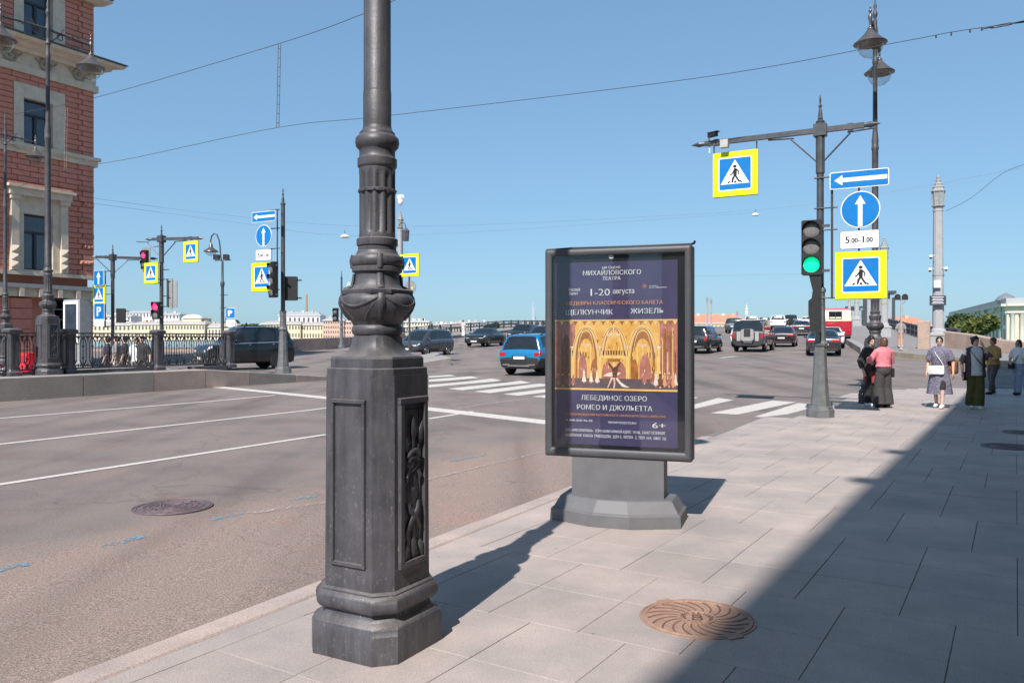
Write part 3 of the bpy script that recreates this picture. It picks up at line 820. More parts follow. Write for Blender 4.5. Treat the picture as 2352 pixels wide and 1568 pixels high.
    drum.lathe([(.102, 1.995), (.103, 2.0), (.103, 2.022), (.110, 2.026), (.1115, 2.03), (.1115, 2.058), (.104, 2.064), (.098, 2.066)], N)
    NF = 12; rs = []
    for z, k in ((2.062, 0), (2.085, 0), (2.10, 1), (2.38, 1), (2.40, 0), (2.428, 0)):
        q = []
        for j in range(NF * 6):
            th = 2 * math.pi * j / (NF * 6); ph = (j % 6) / 6.0
            d = max(0, math.sin(math.pi * (ph - .12) / .76)) if .12 < ph < .88 else 0
            q.append(((.098 - .0135 * d * k) * math.cos(th), (.098 - .0135 * d * k) * math.sin(th), z))
        rs.append(q)
    drum.rings(rs, True)
    drum.build('fluted_drum', ci, root, smooth=35)
    m0 = MB(); m0.at(SL); m0.lathe([(.0985, 2.296), (.102, 2.298), (.102, 2.312), (.0985, 2.314)], N, cap=False)
    for j in range(12): m0.sph((.102*math.cos(j*.5236), .102*math.sin(j*.5236), 2.305), .006, 6, 4)
    m0.build('clamp_band', ci, root, smooth=40)
    m0 = MB(); m0.at(SL); m0.lathe([(.098, 2.422), (.105, 2.428), (.107, 2.436), (.107, 2.468), (.100, 2.474), (.097, 2.482), (.097, 2.512), (.103, 2.520), (.115, 2.532), (.1195, 2.552), (.116, 2.574), (.104, 2.585), (.098, 2.590), (.096, 2.602), (.086, 2.612), (.079, 2.624), (.077, 2.634)], N)
    m0.build('collar', ci, root, smooth=38)
    m0 = MB(); m0.at(SL); m0.lathe([(.0765, 2.620), (.0765, 2.806), (.0755, 2.808), (.075, 2.812), (.0755, 2.816), (.074, 2.820), (.072, 5.710), (.080, 5.730), (.086, 5.770), (.078, 5.810), (.074, 5.890), (.080, 5.930), (.060, 6.110), (.055, 6.160), (.048, 7.660), (.060, 7.680), (.064, 7.740), (.058, 7.790), (.050, 7.830), (.046, 8.010), (.070, 8.030), (.074, 8.060), (.046, 8.110), (.05, 8.210), (.062, 8.290), (.062, 8.470), (.045, 8.550), (.05, 8.630), (.030, 8.710), (.055, 8.770), (.058, 8.830), (.025, 8.910), (.042, 8.990), (.02, 9.070), (.012, 9.210), (.002, 9.810)], 24)
    m0.build('shaft', ci, root, smooth=40)
    for sg in (-1, 1):
        arm = MB(); arm.at(Matrix.Translation((0, 0, .21))); arm.tube([(0, 0, 8.18), (0, sg*.55, 8.165), (0, sg*1.08, 8.13)], [.034, .028, .024], 10)
        arm.lathe([(.034, -.05), (.042, 0), (.034, .05)], 10, (0, sg*.58, 8.165))
        q = [(0, sg*(.10 + .26 * (1 - math.cos(w * .35))), 7.93 + .26 * math.sin(w * .35) * .9) for w in range(8)]
        arm.tube([(0, sg*.05, 7.92)] + [(0, sg*(.08 + .04*w), 7.93 + .012*w*w*.3 + .02*w) for w in range(1, 9)], .014, 6)
        arm.tube([(0, sg*(.30 + .07*math.cos(w*.5)), 8.08 + .07*math.sin(w*.5)) for w in range(13)], .013, 6)
        a_ = arm.build('arm', ci, root, smooth=45)
        lan = MB(); lan.at(Matrix.Translation((0, 0, .21))); y = sg*1.10
        lan.lathe([(.0, 8.42), (.014, 8.40), (.02, 8.36), (.012, 8.34), (.03, 8.31), (.034, 8.28), (.018, 8.24), (.04, 8.20), (.045, 8.12), (.028, 8.06), (.022, 7.98), (.030, 7.94), (.055, 7.92), (.062, 7.90), (.058, 7.885), (.085, 7.85), (.12, 7.80), (.175, 7.74), (.235, 7.685), (.29, 7.635), (.335, 7.60), (.345, 7.585), (.33, 7.572), (.0, 7.59)][::-1], 28, (0, y, 0), cap=True)
        L = lan.build('lantern', MATS['lamp_metal'], root, smooth=40)
        g = MB(); g.at(Matrix.Translation((0, 0, .21))); g.lathe([(.27, 7.58), (.27, 7.53), (.25, 7.45), (.20, 7.36), (.12, 7.295), (.002, 7.27)], 24, (0, y, 0), cap=False); g.build('glass_bowl', MATS['lamp_glass'], L, smooth=60)
    return root
lamp0 = make_lamp('large black lamp post standing closest, in front of the advertising stand', (*st(3.268, 2.62), 0.0))
def lamp_copy(label, loc, sc=1.0):
    c = copy_tree(lamp0); c['label'] = label; c.location = loc; c.scale = (sc,) * 3; return c
Yl = 19.5
lamp_copy('black lamp post on the raised footway before the red building', ((110 - CX) / FPX * Yl, Yl, .625), 1.0)
Yl = 19.5
lamp_copy('black lamp post behind the couple, carrying two bowl lanterns', ((2010 - CX) / FPX * Yl, Yl, 0.0), 1.065)
Yl = 29.5
lamp_copy('farther lamp post at the left picture edge beside the red facade', ((12 - CX) / FPX * Yl, Yl, .60), 1.0)
# ------------------------------------------------------------------ advertising stand
mat('stand_frame', (.070, .071, .078), .5, .15, var=.12, scale=5, bump=.05); mat('stand_grey', (.135, .135, .142), .58, .1, var=.10, scale=5, bump=.05)
mat('stand_black', (.010, .010, .012), .35, var=.1)
glass_mat('pane_glass', (.93, .94, .95), 1.0, .01)
mat('print_navy', (.050, .042, .105), .5, var=.18, scale=3)
mat('print_white', (.82, .82, .82), .5, var=.03)
mat('print_orange', (.80, .34, .16), .5, var=.06)
mat('print_gold', (.86, .50, .15), .5, var=.06)
mat('print_amber', (.72, .34, .055), .5, col2=(.88, .50, .12), scale=9)
mat('print_amber_light', (.95, .62, .20), .5, var=.15, scale=12)
mat('print_amber_dark', (.38, .14, .03), .5, var=.3, scale=14)
mat('print_brown', (.16, .055, .03), .5, var=.35, scale=10)
mat('print_rose', (.46, .17, .12), .5, var=.3, scale=15)
mat('print_skin', (.82, .55, .38), .5, var=.08, scale=30)
mat('print_cream', (.85, .72, .55), .5, var=.12, scale=30)
mat('print_stage', (.105, .075, .095), .45, col2=(.19, .12, .10), scale=8)
PRM = ['print_navy', 'print_white', 'print_orange', 'print_gold', 'print_amber', 'print_amber_light', 'print_amber_dark', 'print_brown', 'print_rose', 'print_skin', 'print_cream', 'print_stage']
PI_ = {n_: i for i, n_ in enumerate(PRM)}
PM = [MATS[n_] for n_ in PRM]

stand = thing('advertising_stand', 'grey street poster case with purple ballet poster on stepped foot', 'poster stand', (.913, 6.915, 0), R(-19.2))
def rounded(x0, x1, z0, z1, r, n=5):
    pts = []
    for cx_, cz_, a0 in ((x1 - r, z1 - r, 0), (x0 + r, z1 - r, 90), (x0 + r, z0 + r, 180), (x1 - r, z0 + r, 270)):
        for k in range(n + 1):
            a = R(a0 + 90 * k / n); pts.append((cx_ + r * math.cos(a), cz_ + r * math.sin(a)))
    return pts
W2 = .632; Z0, Z1 = .53, 2.325; ix0, ix1, iz0, iz1 = -W2 + .066, W2 - .062, Z0 + .078, Z1 - .062
# frame: four moulded bars with a rounded face
def stand_frame():
    m0 = MB(); N = len(rounded(0, 1, 0, 1, .1))
    loops = []
    for (e, y) in ((0, .09), (0, -.075), (.008, -.090), (.022, -.097), (.048, -.097), (.062, -.088), (.066, -.060)):
        k = e / .066
        loops.append([(p[0], y, p[1]) for p in rounded(lerp(-W2, ix0, k), lerp(W2, ix1, k), lerp(Z0, iz0, k), lerp(Z1, iz1, k), lerp(.016, .006, k))])
    m0.rings(loops, False)
    back = [(p[0], .09, p[1]) for p in rounded(-W2, W2, Z0, Z1, .016)]
    m0.add(back, [tuple(range(len(back)))])
    return m0.build('frame', MATS['stand_frame'], stand, smooth=40)
fr_ = stand_frame()
m0 = MB(); m0.tube([(-W2 - .006, -.02, Z1 + .004), (-.4, -.02, Z1 + .012), (.1, -.02, Z1 + .008), (.62, -.02, Z1 + .010), (W2 + .012, -.05, Z1 + .012), (W2 + .02, -.06, Z1 + .03)], .010, 6); m0.build('rubber_seal', MATS['stand_black'], fr_)
m0 = MB(); m0.box(((ix0 + ix1) / 2, -.045, (iz0 + iz1) / 2), (ix1 - ix0, .02, iz1 - iz0)); m0.build('black_mask', MATS['stand_black'], stand)
m0 = MB(); m0.box(((ix0 + ix1) / 2, -.078, (iz0 + iz1) / 2), (ix1 - ix0 + .004, .004, iz1 - iz0 + .004)); m0.build('glass_pane', MATS['pane_glass'], stand)
# printed sheet
SX0, SX1, SZ0, SZ1 = -W2 + .085, W2 - .122, Z0 + .108, Z1 - .118
SW, SH = SX1 - SX0, SZ1 - SZ0
yS = -.0565
m0 = MB(); m0.box(((SX0 + SX1) / 2, yS + .0005, (SZ0 + SZ1) / 2), (SW, .001, SH)); sheet = m0.build('poster_sheet', MATS['print_navy'], stand)
def Pxz(u, v): return SX0 + u * SW, SZ0 + v * SH
def PV(y): return (1025 - y) / 428.0      # photo row to sheet height
ylev = [yS - .0015]
def poly(mb, pts, m_, dy=0.0):
    q = [Pxz(*p) for p in pts]; n_ = len(q)
    ar = sum(q[i][0]*q[(i+1)%n_][1] - q[(i+1)%n_][0]*q[i][1] for i in range(n_))
    if ar < 0: q = q[::-1]
    mb.add([(p[0], yS - .0012 - dy, p[1]) for p in q], [tuple(range(n_))], PI_[m_])
pic = MB()
va, vb = PV(894), PV(734.5)
def rect(u0, u1, v0, v1, m_, dy=0.0): poly(pic, [(u0, v0), (u1, v0), (u1, v1), (u0, v1)], m_, dy)
def pv_(w): return lerp(va, vb, w)         # 0..1 inside the picture
rect(0, 1, va, vb, 'print_amber')
rect(0, .17, va, vb, 'print_rose', .0003); rect(.86, 1, va, vb, 'print_rose', .0003)
def gothic(u0, u1, w0, w1, m_, dy, n=8):
    c = (u0 + u1) / 2; pts = [(u0, pv_(w0)), (u1, pv_(w0))]; hgt = (w1 - w0) * .55; zs_ = w0 + (w1 - w0) * .45
    for k in range(n + 1):
        a = k / n; pts.append((lerp(u1, c, 1 - math.cos(a * math.pi / 2) if False else a ** 1.6), pv_(zs_ + hgt * math.sin(a * math.pi / 2))))
    for k in range(n - 1, -1, -1):
        a = k / n; pts.append((lerp(u0, c, a ** 1.6), pv_(zs_ + hgt * math.sin(a * math.pi / 2))))
    poly(pic, pts, m_, dy)
for (u0, u1) in ((.155, .37), (.385, .60), (.61, .84)):
    gothic(u0 - .012, u1 + .012, .12, .93, 'print_amber_light', .0005); gothic(u0, u1, .12, .89, 'print_amber', .0008); gothic(u0 + .018, u1 - .018, .12, .84, 'print_amber_dark' if u0 != .385 else 'print_gold', .0011)
    gothic(u0 + .035, u1 - .035, .12, .74, 'print_amber', .0014)
    for k in range(3):
        uu = lerp(u0 + .05, u1 - .05, (k + .5) / 3); rect(uu - .004, uu + .004, pv_(.30), pv_(.62), 'print_amber_light', .0017)
gothic(.05, .14, .05, .80, 'print_brown', .0006); gothic(.87, .965, .05, .85, 'print_amber_dark', .0006); gothic(.895, .955, .05, .75, 'print_rose', .0009)
for uu in (.146, .377, .605, .85):
    rect(uu - .012, uu + .012, pv_(.10), pv_(.60), 'print_amber_light', .0020); rect(uu - .004, uu + .002, pv_(.10), pv_(.60), 'print_gold', .0022); rect(uu - .018, uu + .018, pv_(.60), pv_(.625), 'print_cream', .0022)
for k in range(9):
    uu = lerp(.395, .59, (k + .5) / 9); rect(uu - .006, uu + .006, pv_(.50), pv_(.565), 'print_brown', .0020)
rect(.39, .595, pv_(.455), pv_(.485), 'print_amber_light', .0021); rect(.44, .545, pv_(.40), pv_(.445), 'print_amber_dark', .0021)
for k in range(4):
    uu = .19 + k * .022; rect(uu, uu + .010, pv_(.46), pv_(.54), 'print_brown', .0018); rect(.76 + k * .02, .768 + k * .02, pv_(.46), pv_(.54), 'print_brown', .0018)
gothic(.395, .485, .10, .40, 'print_rose', .0023); gothic(.50, .59, .10, .40, 'print_rose', .0023); gothic(.30, .36, .10, .44, 'print_amber_dark', .0023); gothic(.63, .69, .10, .44, 'print_amber_dark', .0023)
gothic(.70, .79, .10, .52, 'print_rose', .0022); gothic(.20, .27, .10, .52, 'print_rose', .0022)
def arc_strip(u0, u1, w0, w1, th_, m_, dy, n=10):
    c = (u0 + u1) / 2; hgt = (w1 - w0) * .55; zs_ = w0 + (w1 - w0) * .45
    for sg in (0, 1):
        ua = u1 if sg else u0
        for k in range(n):
            q = []
            for kk, tt in ((k, 0), (k + 1, 0), (k + 1, th_), (k, th_)):
                a = kk / n; q.append((lerp(ua, c, a ** 1.6) + (tt if sg else -tt), pv_(zs_ + hgt * math.sin(a * math.pi / 2) + tt * 1.2)))
            poly(pic, q, m_, dy)
for (u0, u1) in ((.155, .37), (.385, .60), (.61, .84)):
    for e, m_ in ((.004, 'print_amber_dark'), (-.012, 'print_cream'), (-.026, 'print_brown'), (-.040, 'print_amber_light')): arc_strip(u0 - e, u1 + e, .12, .90 + e * .8, .0035, m_, .00245)
for u0, w0, h_, m_ in [(.03 + .022*k, .12, .55 + .2*math.sin(k*1.7), 'print_brown' if k % 2 else 'print_amber_dark') for k in range(6)] + [(.88 + .02*k, .12, .6 + .2*math.sin(k*2.1), 'print_brown' if k % 2 else 'print_amber_light') for k in range(6)]: rect(u0, u0 + .006, pv_(w0), pv_(w0 + h_), m_, .0012)
for uc in (.262, .725):
    for k in range(-3, 4): rect(uc + k*.011 - .002, uc + k*.011 + .002, pv_(.63 - .006*(3 - abs(k))), pv_(.665), 'print_cream', .00255)
    rect(uc - .001, uc + .001, pv_(.66), pv_(.84), 'print_amber_dark', .00255)
random.seed(11)
for k in range(60): 
    uu, ww = random.uniform(.02, .97), random.uniform(.2, .9); rect(uu, uu + random.uniform(.003, .010), pv_(ww), pv_(ww + random.uniform(.01, .05)), random.choice(['print_amber_light', 'print_amber_dark', 'print_gold', 'print_brown']), .00248)
# lace border at the top of the stage
for k in range(26):
    uu = (k + .5) / 26; poly(pic, [(uu - .018, pv_(1)), (uu + .018, pv_(1)), (uu + .006, pv_(.955)), (uu, pv_(.935)), (uu - .006, pv_(.955))], 'print_amber_light' if k % 2 else 'print_amber_dark', .0024)
# chandelier
for k in range(-4, 5): rect(.49 + k * .012 - .003, .49 + k * .012 + .003, pv_(.77 - .006 * (4 - abs(k))), pv_(.815), 'print_cream', .0026)
rect(.487, .493, pv_(.80), pv_(.95), 'print_cream', .0026); poly(pic, [(.445, pv_(.78)), (.535, pv_(.78)), (.51, pv_(.73)), (.47, pv_(.73))], 'print_gold', .0027)
rect(0, 1, va, pv_(.155), 'print_stage', .0028)
random.seed(3)
def dancer(u, w, h, dress, skin='print_skin', arm=1, skirt=True):
    b0, t0 = pv_(w), pv_(w + h); H_ = t0 - b0
    wd = H_ * SH / SW * .5
    poly(pic, [(u - wd*.08, b0), (u + wd*.08, b0), (u + wd*.10, b0 + H_*.5), (u - wd*.10, b0 + H_*.5)], skin, .0031)
    if skirt: poly(pic, [(u - wd*.30, b0 + H_*.10), (u + wd*.34, b0 + H_*.08), (u + wd*.12, b0 + H_*.58), (u - wd*.12, b0 + H_*.58)], dress, .0033)
    poly(pic, [(u - wd*.12, b0 + H_*.5), (u + wd*.12, b0 + H_*.5), (u + wd*.16, b0 + H_*.78), (u - wd*.16, b0 + H_*.78)], dress, .0034)
    poly(pic, [(u + wd*.10*math.cos(k*.785), b0 + H_*.86 + H_*.07*math.sin(k*.785)) for k in range(8)], skin, .0035)
    if arm: poly(pic, [(u - wd*.15, b0 + H_*.75), (u - wd*.40, b0 + H_*(.98 if arm == 2 else .55)), (u - wd*.34, b0 + H_*(1.0 if arm == 2 else .53)), (u - wd*.08, b0 + H_*.68)], skin, .0036)
for u, w, h, d, a in ((.245, .085, .22, 'print_cream', 2), (.305, .085, .20, 'print_cream', 1), (.355, .08, .22, 'print_cream', 2), (.155, .05, .19, 'print_rose', 1), (.12, .04, .2, 'print_rose', 0), (.065, .03, .2, 'print_brown', 0), (.03, .05, .18, 'print_rose', 0),
                   (.74, .08, .22, 'print_rose', 1), (.83, .05, .24, 'print_cream', 0), (.865, .03, .26, 'print_brown', 0), (.90, .05, .22, 'print_orange', 1), (.935, .04, .24, 'print_rose', 0), (.965, .04, .22, 'print_orange', 1), (.985, .06, .2, 'print_cream', 0), (.80, .09, .18, 'print_rose', 0)):
    dancer(u, w, h, d, arm=a)
# couple in front
for pts, m_ in (([(.485, .17), (.515, .17), (.53, .29), (.505, .33), (.475, .30)], 'print_brown'), ([(.487, .33), (.503, .33), (.508, .36), (.495, .375), (.482, .36)], 'print_skin'),
               ([(.478, .29), (.452, .36), (.447, .40), (.458, .39), (.488, .31)], 'print_brown'), ([(.52, .30), (.545, .37), (.552, .40), (.542, .40), (.508, .32)], 'print_brown'),
               ([(.40, .19), (.46, .185), (.53, .205), (.55, .24), (.50, .26), (.44, .235)], 'print_cream'), ([(.49, .17), (.465, .09), (.445, .02), (.437, .015), (.455, .10), (.470, .18)], 'print_skin'),
               ([(.50, .17), (.505, .09), (.50, .02), (.487, .01), (.493, .1), (.485, .17)], 'print_skin'), ([(.52, .17), (.555, .10), (.60, .045), (.622, .04), (.60, .025), (.56, .04), (.53, .10), (.505, .16)], 'print_cream')):
    poly(pic, [(u, pv_(w)) for u, w in pts], m_, .0038)
rect(0, 1, PV(735.5), PV(732), 'print_gold', .0040); rect(0, 1, PV(897), PV(892.5), 'print_gold', .0040)
o = pic.build('stage_picture', PM, sheet)
def tline(body, yb, cap, u0, u1, m_, name='text_line', bold=.0007):
    mb_ = MB(); x0, z = Pxz(u0, PV(yb)); x1, _ = Pxz(u1, 0)
    put_text(mb_, body, (x0 + x1) / 2, z, cap / 428 * SH, yS - .006, width=x1 - x0, bold=bold)
    return mb_.build(name, MATS[m_], sheet)
def serif(u, yb, cap): pass
UX = lambda x: (x - 1278) / (1556 - 1278)
tline('НА СЦЕНЕ', 613.5, 5.5, UX(1389), UX(1430), 'print_white', bold=.0006)
tline('МИХАЙЛОВСКОГО', 628, 11, UX(1344), UX(1476), 'print_white')
tline('ТЕАТРА', 640, 8.5, UX(1389), UX(1430), 'print_white')
tline('1-20', 676, 17, UX(1362), UX(1406), 'print_white')
tline('августа', 672, 12.5, UX(1413), UX(1461), 'print_white')
tline('ШЕДЕВРЫ КЛАССИЧЕСКОГО БАЛЕТА', 697, 8.5, UX(1304), UX(1524), 'print_orange')
tline('ЩЕЛКУНЧИК', 720, 12, UX(1304), UX(1413), 'print_white'); tline('ЖИЗЕЛЬ', 718.5, 12, UX(1453), UX(1526), 'print_white')
tline('ЛЕБЕДИНОЕ ОЗЕРО', 920, 11.5, UX(1340), UX(1489), 'print_white'); tline('РОМЕО И ДЖУЛЬЕТТА', 942.5, 11.5, UX(1330), UX(1501), 'print_white')
tline('В СОПРОВОЖДЕНИИ БАЛТИЙСКОГО СИМФОНИЧЕСКОГО ОРКЕСТРА', 957, 5, UX(1304), UX(1530), 'print_orange', bold=.0004)
tline('8-800-550-96-02', 971, 4.8, UX(1304), UX(1366), 'print_white', bold=.0006); tline('WOWTICKETS.RU', 973.5, 5.2, UX(1402), UX(1465), 'print_white', bold=.0006)
tline('6+', 980.5, 13, UX(1501), UX(1530), 'print_white', bold=.0015)
tline('ООО «МАКСИМИЛИАН»   ОГРН 1067847147940 ЮР.АДРЕС  191186,  САНКТ-ПЕТЕРБУРГ,', 995, 6.5, UX(1303), UX(1531), 'print_white', bold=0)
tline('НАБЕРЕЖНАЯ  КАНАЛА  ГРИБОЕДОВА,  ДОМ  5.  ЛИТЕРА   Е,  ПОМ  14-Н,  ОФИС  325', 1007, 6.5, UX(1303), UX(1531), 'print_white', bold=0)
tline('Русский', 664, 7, UX(1311), UX(1337), 'print_white', bold=0); tline('Балет', 673, 7, UX(1312), UX(1332), 'print_white', bold=0)
tline('Театр балета', 657, 2.6, UX(1494), UX(1512), 'print_white', bold=0); tline('им. П. И. ЧАЙКОВСКОГО', 661, 3, UX(1494), UX(1532), 'print_white', bold=0)
m0 = MB()
for k in range(9):
    a = k * .698; c = Pxz(UX(1484), PV(656)); m0.add([(c[0] + .004 * math.cos(a + 1.57), yS - .005, c[1] + .004 * math.sin(a + 1.57)), (c[0] - .004 * math.cos(a + 1.57), yS - .005, c[1] - .004 * math.sin(a + 1.57)), (c[0] + .03 * math.cos(a), yS - .005, c[1] + .03 * math.sin(a))], [(0, 1, 2)])
m0.build('star_mark', MATS['print_rose'], sheet)
m0 = MB(); c = Pxz(UX(1409), PV(590))     # theatre emblem in the black margin
for k in range(-2, 3):
    m0.sph((c[0] + k * .009, -.060, c[1] + .024 - abs(k) * .004), (.006, .002, .012), 8, 5)
m0.box((c[0], -.060, c[1] + .005), (.03, .003, .012)); m0.build('emblem', MATS['print_white'], stand)
# leg and foot
m0 = MB(); m0.box((.005, .02, .37), (.79, .20, .36)); m0.build('leg_panel', MATS['stand_grey'], stand)
def octo(hx, hy, cx_, cy_): return [(-hx, -hy + cy_), (-hx + cx_, -hy), (hx - cx_, -hy), (hx, -hy + cy_), (hx, hy - cy_), (hx - cx_, hy), (-hx + cx_, hy), (-hx, hy - cy_)]
def foot(levels):
    m0 = MB(); m0.rings([[(x, y + .03, z) for x, y in octo(hx, hy, cx_, cy_)] for hx, hy, cx_, cy_, z in levels], True); return m0
foot([(.555, .38, .39, .16, 0), (.55, .375, .39, .16, .098), (.54, .365, .39, .16, .108)]).build('foot_lower', MATS['stand_grey'], stand)
foot([(.538, .363, .39, .16, .104), (.527, .35, .38, .155, .114), (.522, .345, .38, .155, .124), (.475, .29, .35, .13, .205), (.465, .28, .35, .13, .212)]).build('foot_upper', MATS['stand_grey'], stand)

# ------------------------------------------------------------------ building on the right, out of frame: its shadow covers the pavement
mat('plaster_ochre', (.48, .36, .22), .9, var=.08, scale=1.2)
mat('trim_cream', (.55, .48, .38), .85, var=.1, scale=3)
mat('window_dark', (.02, .025, .03), .08, var=.1)
mat('roof_grey', (.16, .165, .17), .6, var=.15)
FD = Vector((math.sin(R(32.6)), math.cos(R(32.6)))); FN = Vector((math.cos(R(32.6)), -math.sin(R(32.6))))
F0 = Vector((2.868, 6.785)) + FN * 3.55
bld = thing('corner_house', 'tall ochre house along the right pavement', 'building', (F0.x, F0.y, 0), -R(32.6))
HB = 18.2; k1 = 16.4
m0 = MB(); m0.box2((0, -60, -.3), (16, k1, HB - .8)); m0.build('wall', MATS['plaster_ochre'], bld)
m0 = MB(); m0.box2((-.12, -60.2, HB - .8), (16.2, k1 + .12, HB - .35)); m0.box2((-.35, -60.4, HB - .35), (16.4, k1 + .35, HB)); m0.build('cornice', MATS['trim_cream'], bld)
m0 = MB()
for y in (-15.1, -12.5): m0.box2((-.55, y - .14, HB - .12), (0.2, y + .14, HB + .03))
m0.build('roof_brackets', MATS['trim_cream'], bld)
m0 = MB(); m0.rings([[(.2, y, HB), (15.5, y, HB), (8, y, HB + 1.0)] for y in (-58, k1 - 1.5)], True); m0.build('roof', MATS['roof_grey'], bld)
wm = MB(); wm.box2((-.04, -.65, 0), (.02, .65, 2.3)); wme = wm.mesh('window', MATS['window_dark'])
wf = MB()
for q in (((-.10, -.85, -.15), (0, -.65, 2.5)), ((-.10, .65, -.15), (0, .85, 2.5)), ((-.14, -.95, 2.5), (0, .95, 2.75)), ((-.16, -.95, -.30), (0, .95, -.15))): wf.box2(*q)
wfe = wf.mesh('window_frame', MATS['trim_cream'])
for fl in range(4):
    for k in range(18):
        z = 1.2 + fl * 4.2; y = k1 - 2.0 - k * 3.1
        w_ = link('window', wme, bld, (0, y, z)); link('window_frame', wfe, w_, (0, 0, 0))

# ------------------------------------------------------------------ traffic signs
mat('sign_blue', (.0, .17, .50), .35, var=.03)
mat('sign_yellow', (.70, .86, .0), .4, var=.03)
mat('sign_white', (.84, .84, .84), .4, var=.03)
mat('sign_black', (.012, .012, .013), .4, var=.1)
mat('sign_back', (.36, .36, .36), .5, .4, var=.08)
def pl(mb_, pts, y): mb_.prism(pts, y - .0012, y)
def rrect(w, h, r): return rounded(-w/2, w/2, -h/2, h/2, r, 4)
def ped_symbol(mb_, s, y):
    """walking figure and kerb marks inside a triangle, s = blue side"""
    def P(pts):
        c0 = sum(p[0] for p in pts) / len(pts); k = 1.28 if pts[0][1] > -.28 else 1.1
        pl(mb_, [((c0 + (x - c0) * k) * s, (z * 1.06 + .005) * s) for x, z in pts], y)
    P([(.045*math.cos(k*.5236) + .0, .215 + .045*math.sin(k*.5236)) for k in range(12)])
    P([(-.03, .155), (.035, .155), (.05, .02), (.045, -.06), (-.035, -.06), (-.04, .02)])
    P([(.03, .155), (.055, .145), (.125, .055), (.115, -.045), (.09, -.045), (.095, .045), (.03, .10)])
    P([(-.03, .12), (-.03, .06), (-.085, -.03), (-.135, -.06), (-.15, -.035), (-.105, 0.0), (-.05, .10)])
    P([(-.035, -.05), (.01, -.05), (-.03, -.15), (-.06, -.27), (-.10, -.27), (-.08, -.13)])
    P([(.0, -.05), (.045, -.05), (.10, -.16), (.155, -.26), (.115, -.275), (.055, -.17)])
    P([(-.185, -.285), (-.245, -.285), (-.20, -.225), (-.15, -.225)]); P([(-.04+.02, -.285), (.045, -.285), (.04, -.225), (-.015, -.225)]); P([(.185, -.285), (.25, -.285), (.19, -.225), (.15, -.225)])
